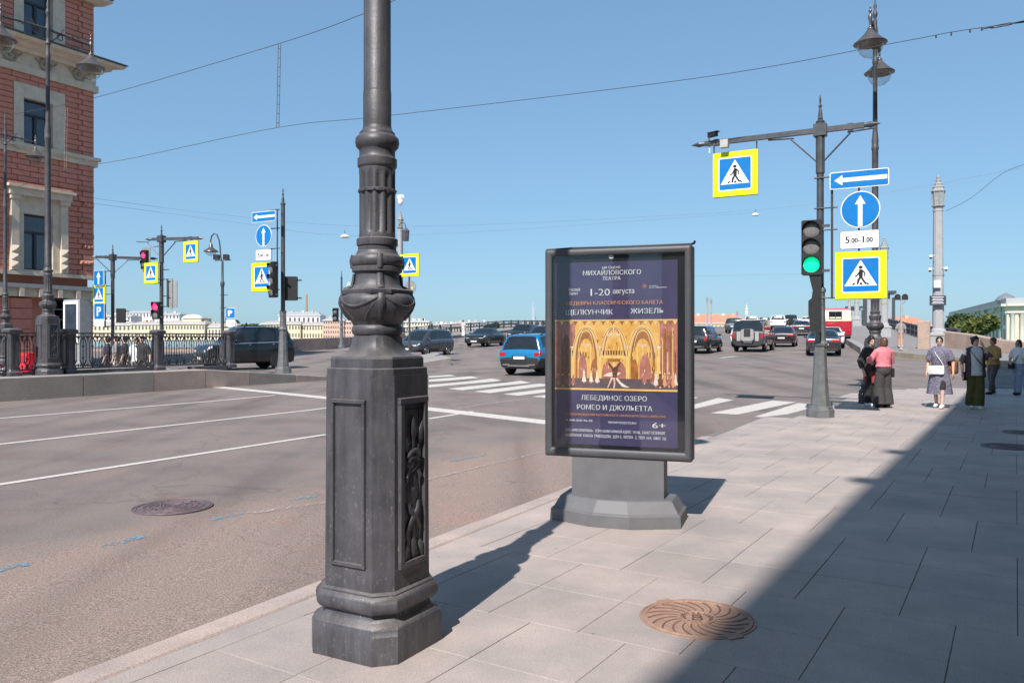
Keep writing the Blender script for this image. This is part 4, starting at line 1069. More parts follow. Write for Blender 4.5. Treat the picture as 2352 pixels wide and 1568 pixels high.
def sign(kind, label, loc, rz=None, size=None, text=None, group=None, shade=None):
    t = thing('road_sign', label, 'road sign', loc, RZ if rz is None else rz, group)
    y = -.012
    def board(pts, m_, nm, y1=0.0, d=.024):
        b_ = MB(); b_.prism(pts, y1 - d / 2, y1 + d / 2); return b_.build(nm, MATS[m_], t)
    def layer(pts, m_, nm, k):
        b_ = MB(); pl(b_, pts, -.012 - .002 * k); return b_.build(nm, MATS[m_], t)
    if kind == 'crossing':
        s = size or .9; b = s * .70
        board(rrect(s, s, .01), 'sign_yellow', 'board')
        layer(rrect(b * 1.07, b * 1.07, .03), 'sign_white', 'white_edge', 1); layer(rrect(b, b, .02), 'sign_blue', 'blue_field', 2)
        layer([(-.46*b, -.33*b), (.46*b, -.33*b), (.01*b, .44*b), (-.01*b, .44*b)], 'sign_white', 'white_triangle', 3)
        m_ = MB(); ped_symbol(m_, b, -.012 - .008); m_.build('walking_figure', MATS['sign_black'], t)
        m_ = MB(); m_.prism(rounded(-s/2 - .012, s/2 + .012, -s/2 - .012, s/2 + .012, .01), .013, .03); m_.build('back_frame', MATS['sign_back'], t)
    elif kind == 'oneway':
        w, h = 1.05, .33
        board(rrect(w, h, .04), 'sign_white', 'board'); layer(rrect(w - .03, h - .03, .03), 'sign_blue', 'blue_field', 1)
        layer([(-w*.42, 0), (-w*.28, .10), (-w*.28, .04), (w*.47, .04), (w*.47, -.04), (-w*.28, -.04), (-w*.28, -.10)], 'sign_white', 'arrow', 2)
    elif kind == 'ahead':
        r = .35
        board([(r*math.cos(k*.1309), r*math.sin(k*.1309)) for k in range(48)], 'sign_white', 'board'); layer([((r-.017)*math.cos(k*.1309), (r-.017)*math.sin(k*.1309)) for k in range(48)], 'sign_blue', 'blue_field', 1)
        layer([(-.04, -.32), (.04, -.32), (.04, .10), (.095, .10), (.0, .27), (-.095, .10), (-.04, .10)], 'sign_white', 'arrow', 2)
    elif kind == 'hours':
        board(rrect(.70, .35, .04), 'sign_black', 'board'); layer(rrect(.685, .335, .035), 'sign_white', 'white_field', 1)
        m_ = MB(); put_text(m_, '5', -.215, -.06, .13, -.018, bold=.005); put_text(m_, '.00', -.10, -.06, .10, -.018, width=.13, bold=.004); put_text(m_, '-1', .025, -.06, .13, -.018, width=.10, bold=.005); put_text(m_, '.00', .165, -.06, .10, -.018, width=.13, bold=.004)
        m_.build('lettering', MATS['sign_black'], t)
    elif kind == 'parking':
        s = size or .6
        board(rrect(s, s, .04), 'sign_white', 'board'); layer(rrect(s - .03, s - .03, .03), 'sign_blue', 'blue_field', 1)
        m_ = MB(); put_text(m_, 'P', -.02 * s, -.30 * s, .62 * s, -.018, bold=.018); m_.build('letter', MATS['sign_white'], t)
    elif kind == 'square_ahead':
        s = size or .6
        board(rrect(s, s, .03), 'sign_white', 'board'); layer(rrect(s - .025, s - .025, .025), 'sign_blue', 'blue_field', 1)
        layer([(-.06*s*1.3, -.4*s), (.06*s*1.3, -.4*s), (.08*s, .05*s), (.22*s, .05*s), (0, .42*s), (-.22*s, .05*s), (-.08*s, .05*s)], 'sign_white', 'arrow', 2)
    elif kind == 'warning':
        s = .7
        board([(-s/2, -.3), (s/2, -.3), (0, .32)], 'sign_white', 'board'); layer([(-s*.34, -.22), (s*.34, -.22), (0, .2)], 'sign_black', 'symbol', 1); layer([(-.05, -.2), (.05, -.2), (.02, .12), (-.02, .12)], 'sign_white', 'inner_mark', 2)
    elif kind == 'back':
        w, h = size
        board(rrect(w, h, .03), 'sign_back', 'board'); m_ = MB(); m_.box((0, -.03, 0), (.05, .03, h * 1.15)); m_.build('back_rail', MATS['sign_back'], t)
    elif kind == 'round_back':
        board([(.35*math.cos(k*.1309), .35*math.sin(k*.1309)) for k in range(48)], 'sign_back', 'board'); layer([(.13 + .05*math.cos(k*.4), -.03 + .05*math.sin(k*.4)) for k in range(16)], 'sign_yellow', 'sticker', 1)
    elif kind == 'plate':
        w, h = size
        board(rrect(w, h, .03), 'sign_back', 'board'); layer(rrect(w*.97, h*.94, .03), 'sign_white', 'white_field', 1)
    return t

# ------------------------------------------------------------------ signal masts
mat('mast_grey', (.085, .090, .098), .42, .35, var=.15, scale=6, bump=.06)
mat('mast_grey_light', (.16, .165, .17), .45, .3, var=.2, scale=6, bump=.08)
def mast(label, loc, H, arms=(), base=True, rz=None, sc=1.0, low=2.75, name='signal_mast'):
    """octagonal cast base, shaft and spear finial; arms: (local angle deg, length, height)"""
    t = thing(name, label, 'signal mast', loc, RZ if rz is None else rz)
    def octp(prof, nm, m_='mast_grey'):
        b = MB(); b.lathe(prof, 8); return b.build(nm, MATS[m_], t)
    k = 1.08
    if base:
        octp([(.245*k*sc, 0), (.245*k*sc, .15), (.22*k*sc, .17), (.215*k*sc, .20), (.19*k*sc, .22)], 'plinth', 'mast_grey_light')
        octp([(.175*k*sc, .20), (.150*k*sc, .45), (.128*k*sc, .80), (.115*k*sc, 1.15), (.105*k*sc, 1.40)], 'base', 'mast_grey_light')
        octp([(.11*k*sc, 1.38), (.135*k*sc, 1.41), (.135*k*sc, 1.45), (.10*k*sc, 1.50), (.088*k*sc, 2.0), (.082*k*sc, low - .55), (.10*k*sc, low - .54), (.10*k*sc, low - .49), (.075*k*sc, low - .45)], 'base_shaft', 'mast_grey_light')
    b = MB(); b.lathe([(.070*sc, low - .6 if base else 0), (.066*sc, H - .6), (.075*sc, H - .59), (.075*sc, H - .55)], 16); b.build('shaft', MATS['mast_grey'], t, smooth=40)
    octp([(.085*sc, H - .56), (.085*sc, H - .53), (.05*sc, H - .51), (.040*sc, H - .38), (.022*sc, H - .26), (.036*sc, H - .25), (.036*sc, H - .22), (.012*sc, H - .20), (.022*sc, H - .10), (.002, H)], 'finial')
    for an, ln, z in arms:
        M_ = Matrix.Rotation(R(an), 4, 'Z')
        b = MB(); b.at(M_); b.box((ln / 2, 0, z), (ln, .085, .10)); b.tube([(ln, 0, z), (ln + .05, 0, z), (ln + .12, 0, z), (ln + .3, 0, z)], [.045, .05, .06, .002], 8); b.box((ln - .25, 0, z), (.10, .11, .125))
        a_ = b.build('cross_arm', MATS['mast_grey'], t)
        b = MB(); b.at(M_); b.tube([(.06, 0, z - .62), (.55, 0, z - .12)], .018, 6); b.tube([(.5, 0, z - .10), (1.0, 0, z - .075)], .018, 6); b.build('brace', MATS['mast_grey'], a_)
    if arms:
        z = arms[0][2]
        b = MB(); b.box((0, 0, z), (.24, .2, .24)); b.lathe([(.085, z - .85), (.085, z - .12)], 12); b.build('arm_block', MATS['mast_grey'], t)
    return t
mat('lens_red', (.85, .03, .12), .3, emit=1.6, var=0)
mat('lens_green', (.0, .60, .26), .3, emit=.9, var=0)
mat('lens_off', (.17, .16, .155), .3, var=.25, scale=25)
mat('signal_black', (.014, .014, .015), .5, var=.15, scale=8)
def signal(label, loc, rz, lenses, w=.36, pitch=.36, back=None, mount='r', sub=None):
    t = thing('traffic_light', label, 'traffic light', loc, rz)
    n_ = len(lenses); hh = n_ * pitch + .06
    b = MB(); b.prism(rounded(-w/2, w/2, 0, hh, .03), -.08, .08); b.build('housing', MATS['signal_black'], t)
    r = w * .42
    for k, m_ in enumerate(lenses):
        zc = hh - .03 - pitch * (k + .5)
        b = MB(); b.sph((0, -.075, zc), (r, .03, r), 24, 8); L_o = b.build('lens', MATS[m_], t, smooth=60)
        b = MB(); q0, q1 = [], []
        for j in range(19):
            a = R(-25 + 230 * j / 18); q0.append((a,)); 
        vs2 = []; fs2 = []
        for j in range(19):
            a = R(-25 + 230 * j / 18); c_, s_ = math.cos(a), math.sin(a); dep = .03 + .10 * max(0, math.sin(a))
            for rr2 in (r * 1.06, r * 1.12):
                vs2.append((rr2 * c_, -.078, zc + rr2 * s_)); vs2.append((rr2 * c_, -.078 - dep, zc + rr2 * s_))
        for j in range(18):
            o_ = j * 4; fs2 += [(o_, o_ + 1, o_ + 5, o_ + 4), (o_ + 2, o_ + 6, o_ + 7, o_ + 3), (o_ + 1, o_ + 3, o_ + 7, o_ + 5)]
        b.add(vs2, fs2); b.build('visor', MATS['signal_black'], L_o)
    if back:
        b = MB(); b.prism(rounded(-back/2, back/2, -.12, hh + .12, .05), .06, .075); b.build('backboard', MATS['sign_back'], t)
    sg = {'r': 1, 'l': -1}.get(mount, 0)
    if sg:
        b = MB()
        for z in (.08, hh - .12): b.box((sg * (w/2 + .07), 0, z), (.14, .04, .05))
        b.build('bracket', MATS['mast_grey'], t)
    if sub:
        b = MB(); b.prism([(-.05, 0), (w/2 - .02, 0), (w/2 - .02, -1.1), (-.02, -1.1), (-.06, -.75), (-.06, -.5), (.0, -.45), (.02, -.3)], -.05, .06); b.build('speaker_box', MATS['signal_black'], t)
    return t

def at_px(x, y, Y): return pz(x, y, Y)
# right mast
YR = 15.9
XR = (1884 - CX) / FPX * YR
mast('grey signal mast with long cross arm on the right pavement', (XR, YR, 0), 6.36, ((0, .80, 5.65), (180, 2.30, 5.65)), low=3.0)
def hang_rods(t, h, w): 
    b = MB()
    for sx in (-1, 1): b.cyl((sx * w, 0, h), (sx * w, 0, h + .16), .014, .014, 6)
    b.build('hanger', MATS['mast_grey'], t)
# hanging crossing sign: centre (1688,398)
def on_arm(d, z): return (XR - math.cos(TH) * d * 1.0, YR + math.sin(TH) * d, z)
Ys = YR + math.sin(TH) * 1.72
t = sign('crossing', 'yellow-edged pedestrian crossing sign hanging from the cross arm on the right', at_px(1688.5, 399, Ys), size=.92); hang_rods(t, .46, .44)
Yr2 = YR - .42
def rack(loc_x, Y, z0, z1, label, side=1):
    t = thing('sign_bracket', label, 'sign bracket', (loc_x, Y, 0), RZ)
    b = MB(); b.cyl((0, 0, z0), (0, 0, z1), .022, .022, 8); b.build('upright', MATS['mast_grey'], t)
    for z in (z1 - .02, z1 - .62, z0 + 1.35, z0 + .02):
        b = MB(); b.cyl((-side*.33, 0, z), (side*.10, 0, z), .016, .016, 6); b.build('crossbar', MATS['mast_grey'], t)
    return t
q = at_px(1911, 700, Yr2 + .25)
rack(q[0], q[1], 2.32, 4.72, 'thin dark rack holding four signs beside the right mast')
sign('oneway', 'blue one-way plate with left arrow on the right mast', at_px(1973, 411, Yr2 - .06))
sign('ahead', 'round blue sign with upward arrow on the right mast', at_px(1976, 481, Yr2 - .08))
sign('hours', 'white plate reading 5.00-1.00 on the right mast', at_px(1974.5, 550, Yr2 - .06))
sign('crossing', 'large yellow-edged pedestrian crossing sign below the white plate on the right', at_px(1977, 631.5, Yr2 - .08), size=.90)
m0 = MB(); q0 = at_px(1974.5, 440, Yr2 + .0); m0.cyl((q0[0], q0[1] + .03, 4.6), (q0[0], q0[1] + .03, 2.4), .018, .018, 8)
tag(m0.build('sign_post', MATS['mast_grey']), 'thin stem behind the round sign on the right', 'sign post')
q = at_px(1865, 632, YR - .22)
signal('green traffic light with three lamps on the right mast', q, RZ, ('lens_off', 'lens_off', 'lens_green'), w=.37, pitch=.335, mount='r', sub=True)
q = at_px(1637, 310, YR + math.sin(TH) * 1.9)
t = thing('surveillance_camera', 'small black camera on top of the long cross arm', 'camera', q, RZ + 1.2)
b = MB(); b.box((0, 0, 0), (.09, .20, .08)); b.box((0, -.02, .05), (.11, .25, .015)); b.build('camera_body', MATS['signal_black'], t)
b = MB(); b.tube([(0, .1, -.02), (.05, .14, -.10), (.08, .14, -.14)], .025, 6); b.cyl((.08, .14, -.14), (.08, .14, -.34), .014, .014, 6); b.build('camera_mount', MATS['sign_white'], t)
t = thing('junction_box', 'pale junction box clamped on the cross arm end', 'junction box', at_px(1665, 331, YR + math.sin(TH) * 1.75), RZ)
b = MB(); b.box((0, -.02, 0), (.16, .14, .16)); b.build('box', mat('box_grey', (.42, .42, .41), .6), t)

# left mast by the crossing (behind the raised footway's ramp)
YL = 26.2; XL = (650 - CX) / FPX * YL
zl = EYE + (HY - 857) / FPX * YL
mast('tall grey signal mast at the end of the raised footway, across the street', (XL, YL, zl), 6.05, low=2.5)
YL2 = YL - .25
sign('oneway', 'smaller-looking blue one-way plate on the mast across the street', at_px(606, 497.5, YL2))
sign('ahead', 'round blue upward arrow sign on the mast across the street', at_px(606, 541.5, YL2))
sign('hours', 'white plate reading 5.00-1.00 on the mast across the street', at_px(606, 585.5, YL2))
sign('crossing', 'yellow-edged crossing sign half hidden behind a dark traffic light', at_px(602, 636, YL2 + .1), size=.92)
q = at_px(637, 600, YL2 + .1); rack(q[0], q[1], 3.1, 5.72, 'thin dark sign rack on the mast across the street')
q = at_px(628, 683, YL - .35)
signal('unlit three-lamp traffic light on the mast across the street', q, RZ - .35, ('lens_off', 'lens_off', 'lens_off'), w=.37, pitch=.36, mount='r')
q = at_px(668, 690, YL + .1)
signal('traffic light seen from behind on the mast across the street', q, math.pi + RZ + .55, ('lens_off', 'lens_off'), w=.42, pitch=.36, mount='l')

# masts behind the railing, left
Y3 = 29.0; g3 = .35
mast('dark mast with cross arm carrying a hanging crossing sign, behind the railing', ((371 - CX) / FPX * Y3, Y3, g3), EYE + (HY - 515) / FPX * Y3 - g3, ((19, 1.4, EYE + (HY - 549) / FPX * Y3 - g3), (199, .36, EYE + (HY - 549) / FPX * Y3 - g3)), base=False)
t = sign('crossing', 'small crossing sign hanging from the cross arm behind the railing', at_px(438.5, 578, Y3 - .5), size=.74); hang_rods(t, .37, .35)
sign('crossing', 'small crossing sign fixed to the dark mast behind the railing', at_px(347, 627, Y3), size=.74)
signal('red pedestrian light on the dark mast behind the railing', at_px(361, 733, Y3 - .1), RZ, ('lens_red', 'lens_off'), w=.36, pitch=.28, mount='r')
sign('back', 'pale backs of road signs beside the dark mast', at_px(396, 675, Y3 + .1), rz=RZ + .2, size=(.42, .98))
Y4 = 33.0; g4 = .3
mast('dark mast with cross arm holding a red traffic light, near the red building', ((259 - CX) / FPX * Y4, Y4, g4), EYE + (HY - 560) / FPX * Y4 - g4, ((49, 1.42, EYE + (HY - 591) / FPX * Y4 - g4), (229, .5, EYE + (HY - 591) / FPX * Y4 - g4)), base=False)
signal('red traffic light with grey backboard at the end of a cross arm', at_px(333, 618, Y4 + .3), RZ + .1, ('lens_red', 'lens_off'), w=.30, pitch=.36, back=.46, mount='')
sign('square_ahead', 'square blue sign with white upward arrow by the red building', at_px(227, 638.5, Y4 - .3), size=.62)
sign('crossing', 'dull crossing sign between the blue signs by the red building', at_px(227.5, 677, Y4 - .2), size=.82)
sign('parking', 'blue parking sign by the red building', at_px(228.5, 714.5, Y4 - .3), size=.66)
sign('plate', 'small grey plate under the parking sign by the red building', at_px(229, 743, Y4 - .3), size=(.62, .24))
signal('black traffic light seen from behind near the red building', at_px(278, 741, Y4 - .2), math.pi + RZ + .7, ('lens_off', 'lens_off'), w=.34, pitch=.26, mount='l')
def rack_px(x, y0, y1, Y, label, side):
    q0, q1 = at_px(x, y0, Y), at_px(x, y1, Y); rack(q0[0], Y, q0[2], q1[2], label, side)
rack_px(242, 752, 622, Y4 - .12, 'thin rack holding the blue signs near the red building', -1)
rack_px(358, 652, 602, Y3 + .05, 'thin bracket of the crossing sign on the dark mast', -1)
rack_px(384, 705, 640, Y3 + .08, 'thin bracket of the sign backs on the dark mast', 1)
rack_px(519, 752, 706, 33.5, 'thin bracket of the parking sign on the crook lamp', 1)
# crook lamp with floodlights and parking sign
Y5 = 33.5; g5 = .3
def Z5(y): return EYE + (HY - y) / FPX * Y5 - g5
t = thing('crook_lamp', 'dark shepherd-crook street lamp with one lantern and two floodlights', 'street lamp', ((511 - CX) / FPX * Y5, Y5, g5), RZ * .2)
b = MB(); b.lathe([(.10, 0), (.10, .9), (.07, 1.0), (.06, Z5(660)), (.085, Z5(655)), (.085, Z5(648)), (.05, Z5(645)), (.045, Z5(600))], 12)
b.tube([(0, 0, Z5(605)), (-.08, 0, Z5(590)), (-.10, 0, Z5(570)), (-.14, 0, Z5(552)), (-.24, 0, Z5(539)), (-.36, 0, Z5(536)), (-.47, 0, Z5(542)), (-.52, 0, Z5(553)), (-.50, 0, Z5(562)), (-.44, 0, Z5(561))], .030, 8); b.build('post', MATS['cast_iron'], t, smooth=45)
b = MB(); b.lathe([(.02, Z5(556)), (.05, Z5(560)), (.07, Z5(564)), (.10, Z5(569)), (.29, Z5(576)), (.30, Z5(578)), (.0, Z5(577.5))][::-1], 16, (-.50, 0, 0)); L = b.build('lantern', MATS['lamp_metal'], t, smooth=40)
b = MB(); b.lathe([(.22, Z5(578)), (.19, Z5(583)), (.08, Z5(587)), (.002, Z5(588))], 16, (-.50, 0, 0), cap=False); b.build('glass_bowl', MATS['lamp_glass'], L, smooth=50)
b = MB(); b.cyl((-.33, 0, Z5(598)), (.38, 0, Z5(597.5)), .02, .02, 6); br = b.build('floodlight_bar', MATS['cast_iron'], t)
for sx in (-.22, .20):
    b = MB(); b.box((sx, -.05, Z5(591)), (.20, .15, .19)); b.box((sx, -.13, Z5(591)), (.24, .02, .22)); b.build('floodlight', MATS['signal_black'], t)
sign('parking', 'small blue parking sign on the crook lamp', at_px(529.5, 719, Y5 - .1), rz=R(-8), size=.42)
sign('plate', 'grey plate under the small parking sign', at_px(530, 742, Y5 - .1), rz=R(-8), size=(.42, .28))
# far mast at the embankment wall
Y6 = 58.0; g6 = EYE + (HY - 799) / FPX * Y6
mast('thin far mast by the granite parapet', ((784.5 - CX) / FPX * Y6, Y6, g6), EYE + (HY - 621) / FPX * Y6 - g6, low=2.3)
signal('small far traffic light with two pale lenses', at_px(771, 738, Y6 - .2), RZ, ('lens_off', 'lens_off'), w=.42, pitch=.45, mount='r')
sign('warning', 'far triangular sign seen from behind', at_px(801, 657, Y6))
# crossing sign standing behind the near lamp post
Y7 = 40.0; g7 = .3
m0 = MB(); m0.cyl((0, 0, 0), (0, 0, EYE + (HY - 585) / FPX * Y7 - g7), .05, .05, 10)
tag(m0.build('sign_post', MATS['mast_grey'], loc=((940 - CX) / FPX * Y7, Y7 + .05, g7)), 'thin post behind the near lamp post carrying two signs', 'sign post')
sign('crossing', 'crossing sign partly hidden by the near lamp post', at_px(941, 609, Y7), size=1.12)
sign('round_back', 'pale round sign seen from behind with yellow sticker', at_px(942, 660, Y7 + .02))

# ------------------------------------------------------------------ overhead wires
mat('wire', (.05, .045, .045), .6, var=0); mat('wire_pale', (.22, .21, .22), .6, var=0)
mat('wire_rusty', (.20, .15, .13), .6, var=0)
def wire(name, label, pts, r, m_='wire', group=None):
    """pts: (x, y, depth) in the photo; sampled as a smooth cable"""
    P = [Vector(pz(*p)) for p in pts]; out = []
    for i in range(len(P) - 1):
        p0, p1, p2, p3 = P[max(i-1, 0)], P[i], P[i+1], P[min(i+2, len(P)-1)]
        for k in range(8):
            u = k / 8
            out.append(.5 * ((2*p1) + (p2 - p0)*u + (2*p0 - 5*p1 + 4*p2 - p3)*u*u + (3*p1 - p0 - 3*p2 + p3)*u**3))
    out.append(P[-1])
    m0 = MB(); m0.tube([tuple(p) for p in out], r, 5)
    return tag(m0.build(name, MATS[m_], smooth=60), label, 'wire', group)
wire('overhead_wire', 'upper tram wire crossing the top left sky', [(-60, 285, 24), (0, 268, 23.5), (213, 226, 22), (640, 101, 18), (835, 32, 16.5), (930, -10, 16), (1100, -90, 15)], .007)
wire('overhead_wire', 'long lower tram wire crossing the whole sky', [(-60, 462, 27), (44, 428, 26), (150, 391, 25), (306, 363, 23.5), (640, 293, 20.5), (900, 265, 19), (1600, 180, 16), (2050, 100, 14.5), (2200, 72, 14), (2352, 52, 13.6), (2440, 40, 13.4)], .007)
wire('overhead_wire', 'thin wire low over the crossing, left', [(213, 455, 40), (500, 492, 42), (790, 518, 45), (1100, 516, 48), (1500, 497, 52), (1720, 484, 54), (1900, 464, 54), (2100, 432, 52), (2352, 385, 48)], .006, 'wire_pale')
wire('overhead_wire', 'second thin wire low over the crossing', [(213, 467, 40), (500, 505, 42), (790, 541, 45), (1100, 532, 48), (1500, 505, 52), (1740, 488, 54)], .006, 'wire_pale')
wire('overhead_wire', 'slack cable rising right of the lantern column', [(2172, 485, 47), (2230, 455, 46), (2300, 400, 45), (2352, 378, 44)], .012)
wire('overhead_wire', 'faint wire passing behind the poster case', [(1590, 634, 60), (1800, 630, 60), (2030, 624, 60)], .006, 'wire_pale')
for x, y0, y1, Y, lab in ((638, 102, 293, 18.9, 'ladder-like wire spacer hanging in the sky'), (150, 246, 391, 23.4, 'ladder-like wire spacer before the red wall')):
    t = thing('wire_spacer', lab, 'wire spacer', pz(x, y1, Y), 0)
    hh = (y1 - y0) / FPX * Y
    for sx in (-.028, .028):
        b = MB(); b.cyl((sx + .05*0, 0, 0), (sx + .04, 0, hh), .008, .008, 5); b.build('side_rail', MATS['wire' if x > 200 else 'wire_rusty'], t)
    for k in range(9):
        b = MB(); b.cyl((-.028 + .04*(k+.5)/9, 0, hh * (k + .5) / 9), (.028 + .04*(k+.5)/9, 0, hh * (k + .5) / 9), .007, .007, 5); b.build('rung', MATS['wire' if x > 200 else 'wire_rusty'], t)
# tensioner on the wire, top right
t = thing('wire_tensioner', 'black turnbuckle on the tram wire at top right', 'tensioner', pz(2300, 59, 13.75), 0)
b = MB(); d = Vector(pz(2345, 51, 13.65)) - Vector(pz(2255, 68, 13.85)); d.normalize()
for o_ in (.018, -.018): b.tube([tuple(d * k + Vector((0, 0, o_))) for k in (-.12, 0, .12)], .008, 6)
b.sph(tuple(d * -.14), .025); b.sph(tuple(d * .14), .025); b.tube([tuple(d * .14), tuple(d * .38)], .012, 6); b.tube([tuple(d * -.14), tuple(d * -.3)], .010, 6); b.sph(tuple(d * .38), (.05, .03, .04)); b.build('turnbuckle', MATS['wire'], t)
for x in (2150, 2185, 2228, 2255):
    q = pz(x, 82 - (x - 2150) * .16, 14.0); t2 = thing('wire_clip', 'small clip on the tram wire at top right', 'clip', q, 0, 'clips on the tram wire'); b = MB(); b.box((0, 0, -.02), (.02, .02, .05)); b.build('clip_body', MATS['wire'], t2)
for (x, y, Y, lab) in ((792, 543, 45, 'white lamp hung on wires left of the near lamp post'), (1735, 493, 54, 'white lamp hung on wires above the traffic')):
    t = thing('hanging_lamp', lab, 'hanging lamp', pz(x, y, Y), 0)
    b = MB(); b.lathe([(.002, -.10), (.16, -.09), (.24, -.05), (.25, -.02), (.20, .05), (.08, .10), (.03, .12)], 20); b.build('shade', MATS['sign_white'], t, smooth=40)
    b = MB(); b.cyl((0, 0, .1), (0, 0, .36), .015, .015, 6); b.build('hanger', MATS['wire'], t)
# ------------------------------------------------------------------ vehicles
glass_car = mat('car_glass', (.012, .016, .020), .06, var=.2, scale=3, spec=.8)
mat('tyre', (.016, .016, .017), .85, var=.2, scale=20)
mat('rim_alloy', (.42, .42, .43), .3, .8, var=.1)
mat('car_plastic', (.025, .025, .027), .55, var=.15, scale=10)
mat('chrome', (.62, .62, .63), .15, .9, var=.05)
mat('lamp_red', (.45, .012, .02), .2, var=.1, scale=20)
mat('lamp_clear', (.70, .72, .74), .12, .3, var=.1, scale=20)
mat('plate_white', (.80, .80, .80), .4, var=.03)
def paint(name, col, flake=.2):
    return mat('paint_' + name, col, .30, .15 if flake else 0, var=.05, scale=3, coat=.8)
def cat_rom(P, u):
    i = int(math.floor(u)); i = max(0, min(len(P) - 2, i)); w = u - i
    p0, p1, p2, p3 = P[max(i-1, 0)], P[i], P[i+1], P[min(i+2, len(P)-1)]
    # monotone-ish: limited tangents
    out = []
    for a, b, c, d in zip(p0, p1, p2, p3):
        m1 = .5 * (c - a); m2 = .5 * (d - b); dl = c - b
        if (b - a) * dl <= 0: m1 = 0
        if dl * (d - c) <= 0: m2 = 0
        m1 = max(-3*abs(dl), min(3*abs(dl), m1)); m2 = max(-3*abs(dl), min(3*abs(dl), m2))
        out.append((2*w**3 - 3*w**2 + 1)*b + (w**3 - 2*w**2 + w)*m1 + (-2*w**3 + 3*w**2)*c + (w**3 - w**2)*m2)
    return out
STY = {
 # y (fraction of length, rear to front), z low, belt, roof (fractions of height), widths at sill, belt, roof (fractions of half width)
 'suv': [(-.500, .24, .40, .43, .86, .90, .80), (-.492, .19, .52, .55, .90, .96, .84), (-.478, .165, .585, .615, .93, .975, .86), (-.455, .155, .61, .80, .95, .98, .80), (-.425, .15, .615, .945, .96, .985, .755), (-.33, .15, .615, .985, .965, .99, .765), (-.10, .15, .60, 1.0, .97, .99, .775), (.06, .15, .59, .99, .97, .99, .775), (.12, .15, .585, .955, .97, .985, .765), (.20, .15, .58, .80, .97, .985, .80), (.285, .15, .575, .615, .965, .98, .86), (.38, .15, .565, .595, .96, .97, .85), (.455, .16, .53, .555, .93, .93, .80), (.487, .18, .46, .48, .87, .86, .74), (.500, .22, .38, .39, .78, .78, .66)],
 'boxy': [(-.500, .26, .44, .47, .92, .95, .88), (-.496, .22, .56, .60, .95, .98, .90), (-.490, .20, .60, .64, .97, .99, .91), (-.480, .19, .62, .92, .97, .99, .86), (-.468, .19, .62, .965, .97, .99, .85), (-.33, .18, .615, .99, .97, .99, .86), (-.10, .18, .61, 1.0, .97, .99, .86), (.08, .18, .605, .99, .97, .99, .86), (.12, .18, .60, .965, .97, .99, .855), (.17, .18, .60, .80, .97, .99, .87), (.225, .18, .595, .63, .97, .99, .90), (.38, .18, .585, .61, .97, .99, .90), (.46, .19, .565, .59, .95, .97, .88), (.49, .20, .50, .52, .92, .94, .84), (.500, .24, .42, .43, .86, .88, .8)],
 'mpv': [(-.500, .24, .42, .45, .84, .88, .80), (-.492, .19, .54, .57, .90, .95, .84), (-.480, .17, .585, .66, .93, .97, .84), (-.462, .16, .60, .84, .95, .98, .80), (-.435, .15, .60, .955, .96, .985, .765), (-.30, .15, .60, .99, .965, .99, .775), (-.05, .15, .585, 1.0, .97, .99, .785), (.10, .15, .57, .975, .97, .99, .78), (.18, .15, .56, .91, .97, .985, .775), (.28, .15, .545, .74, .965, .98, .80), (.37, .15, .525, .57, .96, .97, .84), (.43, .155, .50, .53, .94, .95, .82), (.47, .17, .46, .485, .90, .90, .78), (.490, .19, .40, .42, .84, .84, .72), (.500, .23, .34, .35, .76, .76, .64)],
 'sedan': [(-.500, .24, .47, .50, .82, .86, .76), (-.492, .19, .58, .61, .88, .93, .80), (-.475, .165, .635, .665, .92, .95, .82), (-.40, .155, .66, .69, .95, .965, .83), (-.335, .15, .67, .72, .96, .975, .83), (-.25, .15, .67, .85, .965, .98, .76), (-.155, .15, .67, .965, .97, .985, .715), (-.05, .15, .665, .995, .97, .99, .71), (.03, .15, .66, .99, .97, .99, .71), (.09, .15, .655, .95, .97, .985, .70), (.17, .15, .645, .82, .97, .985, .74), (.265, .15, .635, .675, .965, .975, .83), (.38, .15, .60, .63, .95, .955, .80), (.455, .16, .55, .575, .92, .92, .76), (.488, .18, .48, .495, .85, .84, .70), (.500, .22, .40, .41, .76, .76, .6)],
}
ZWELL = {}
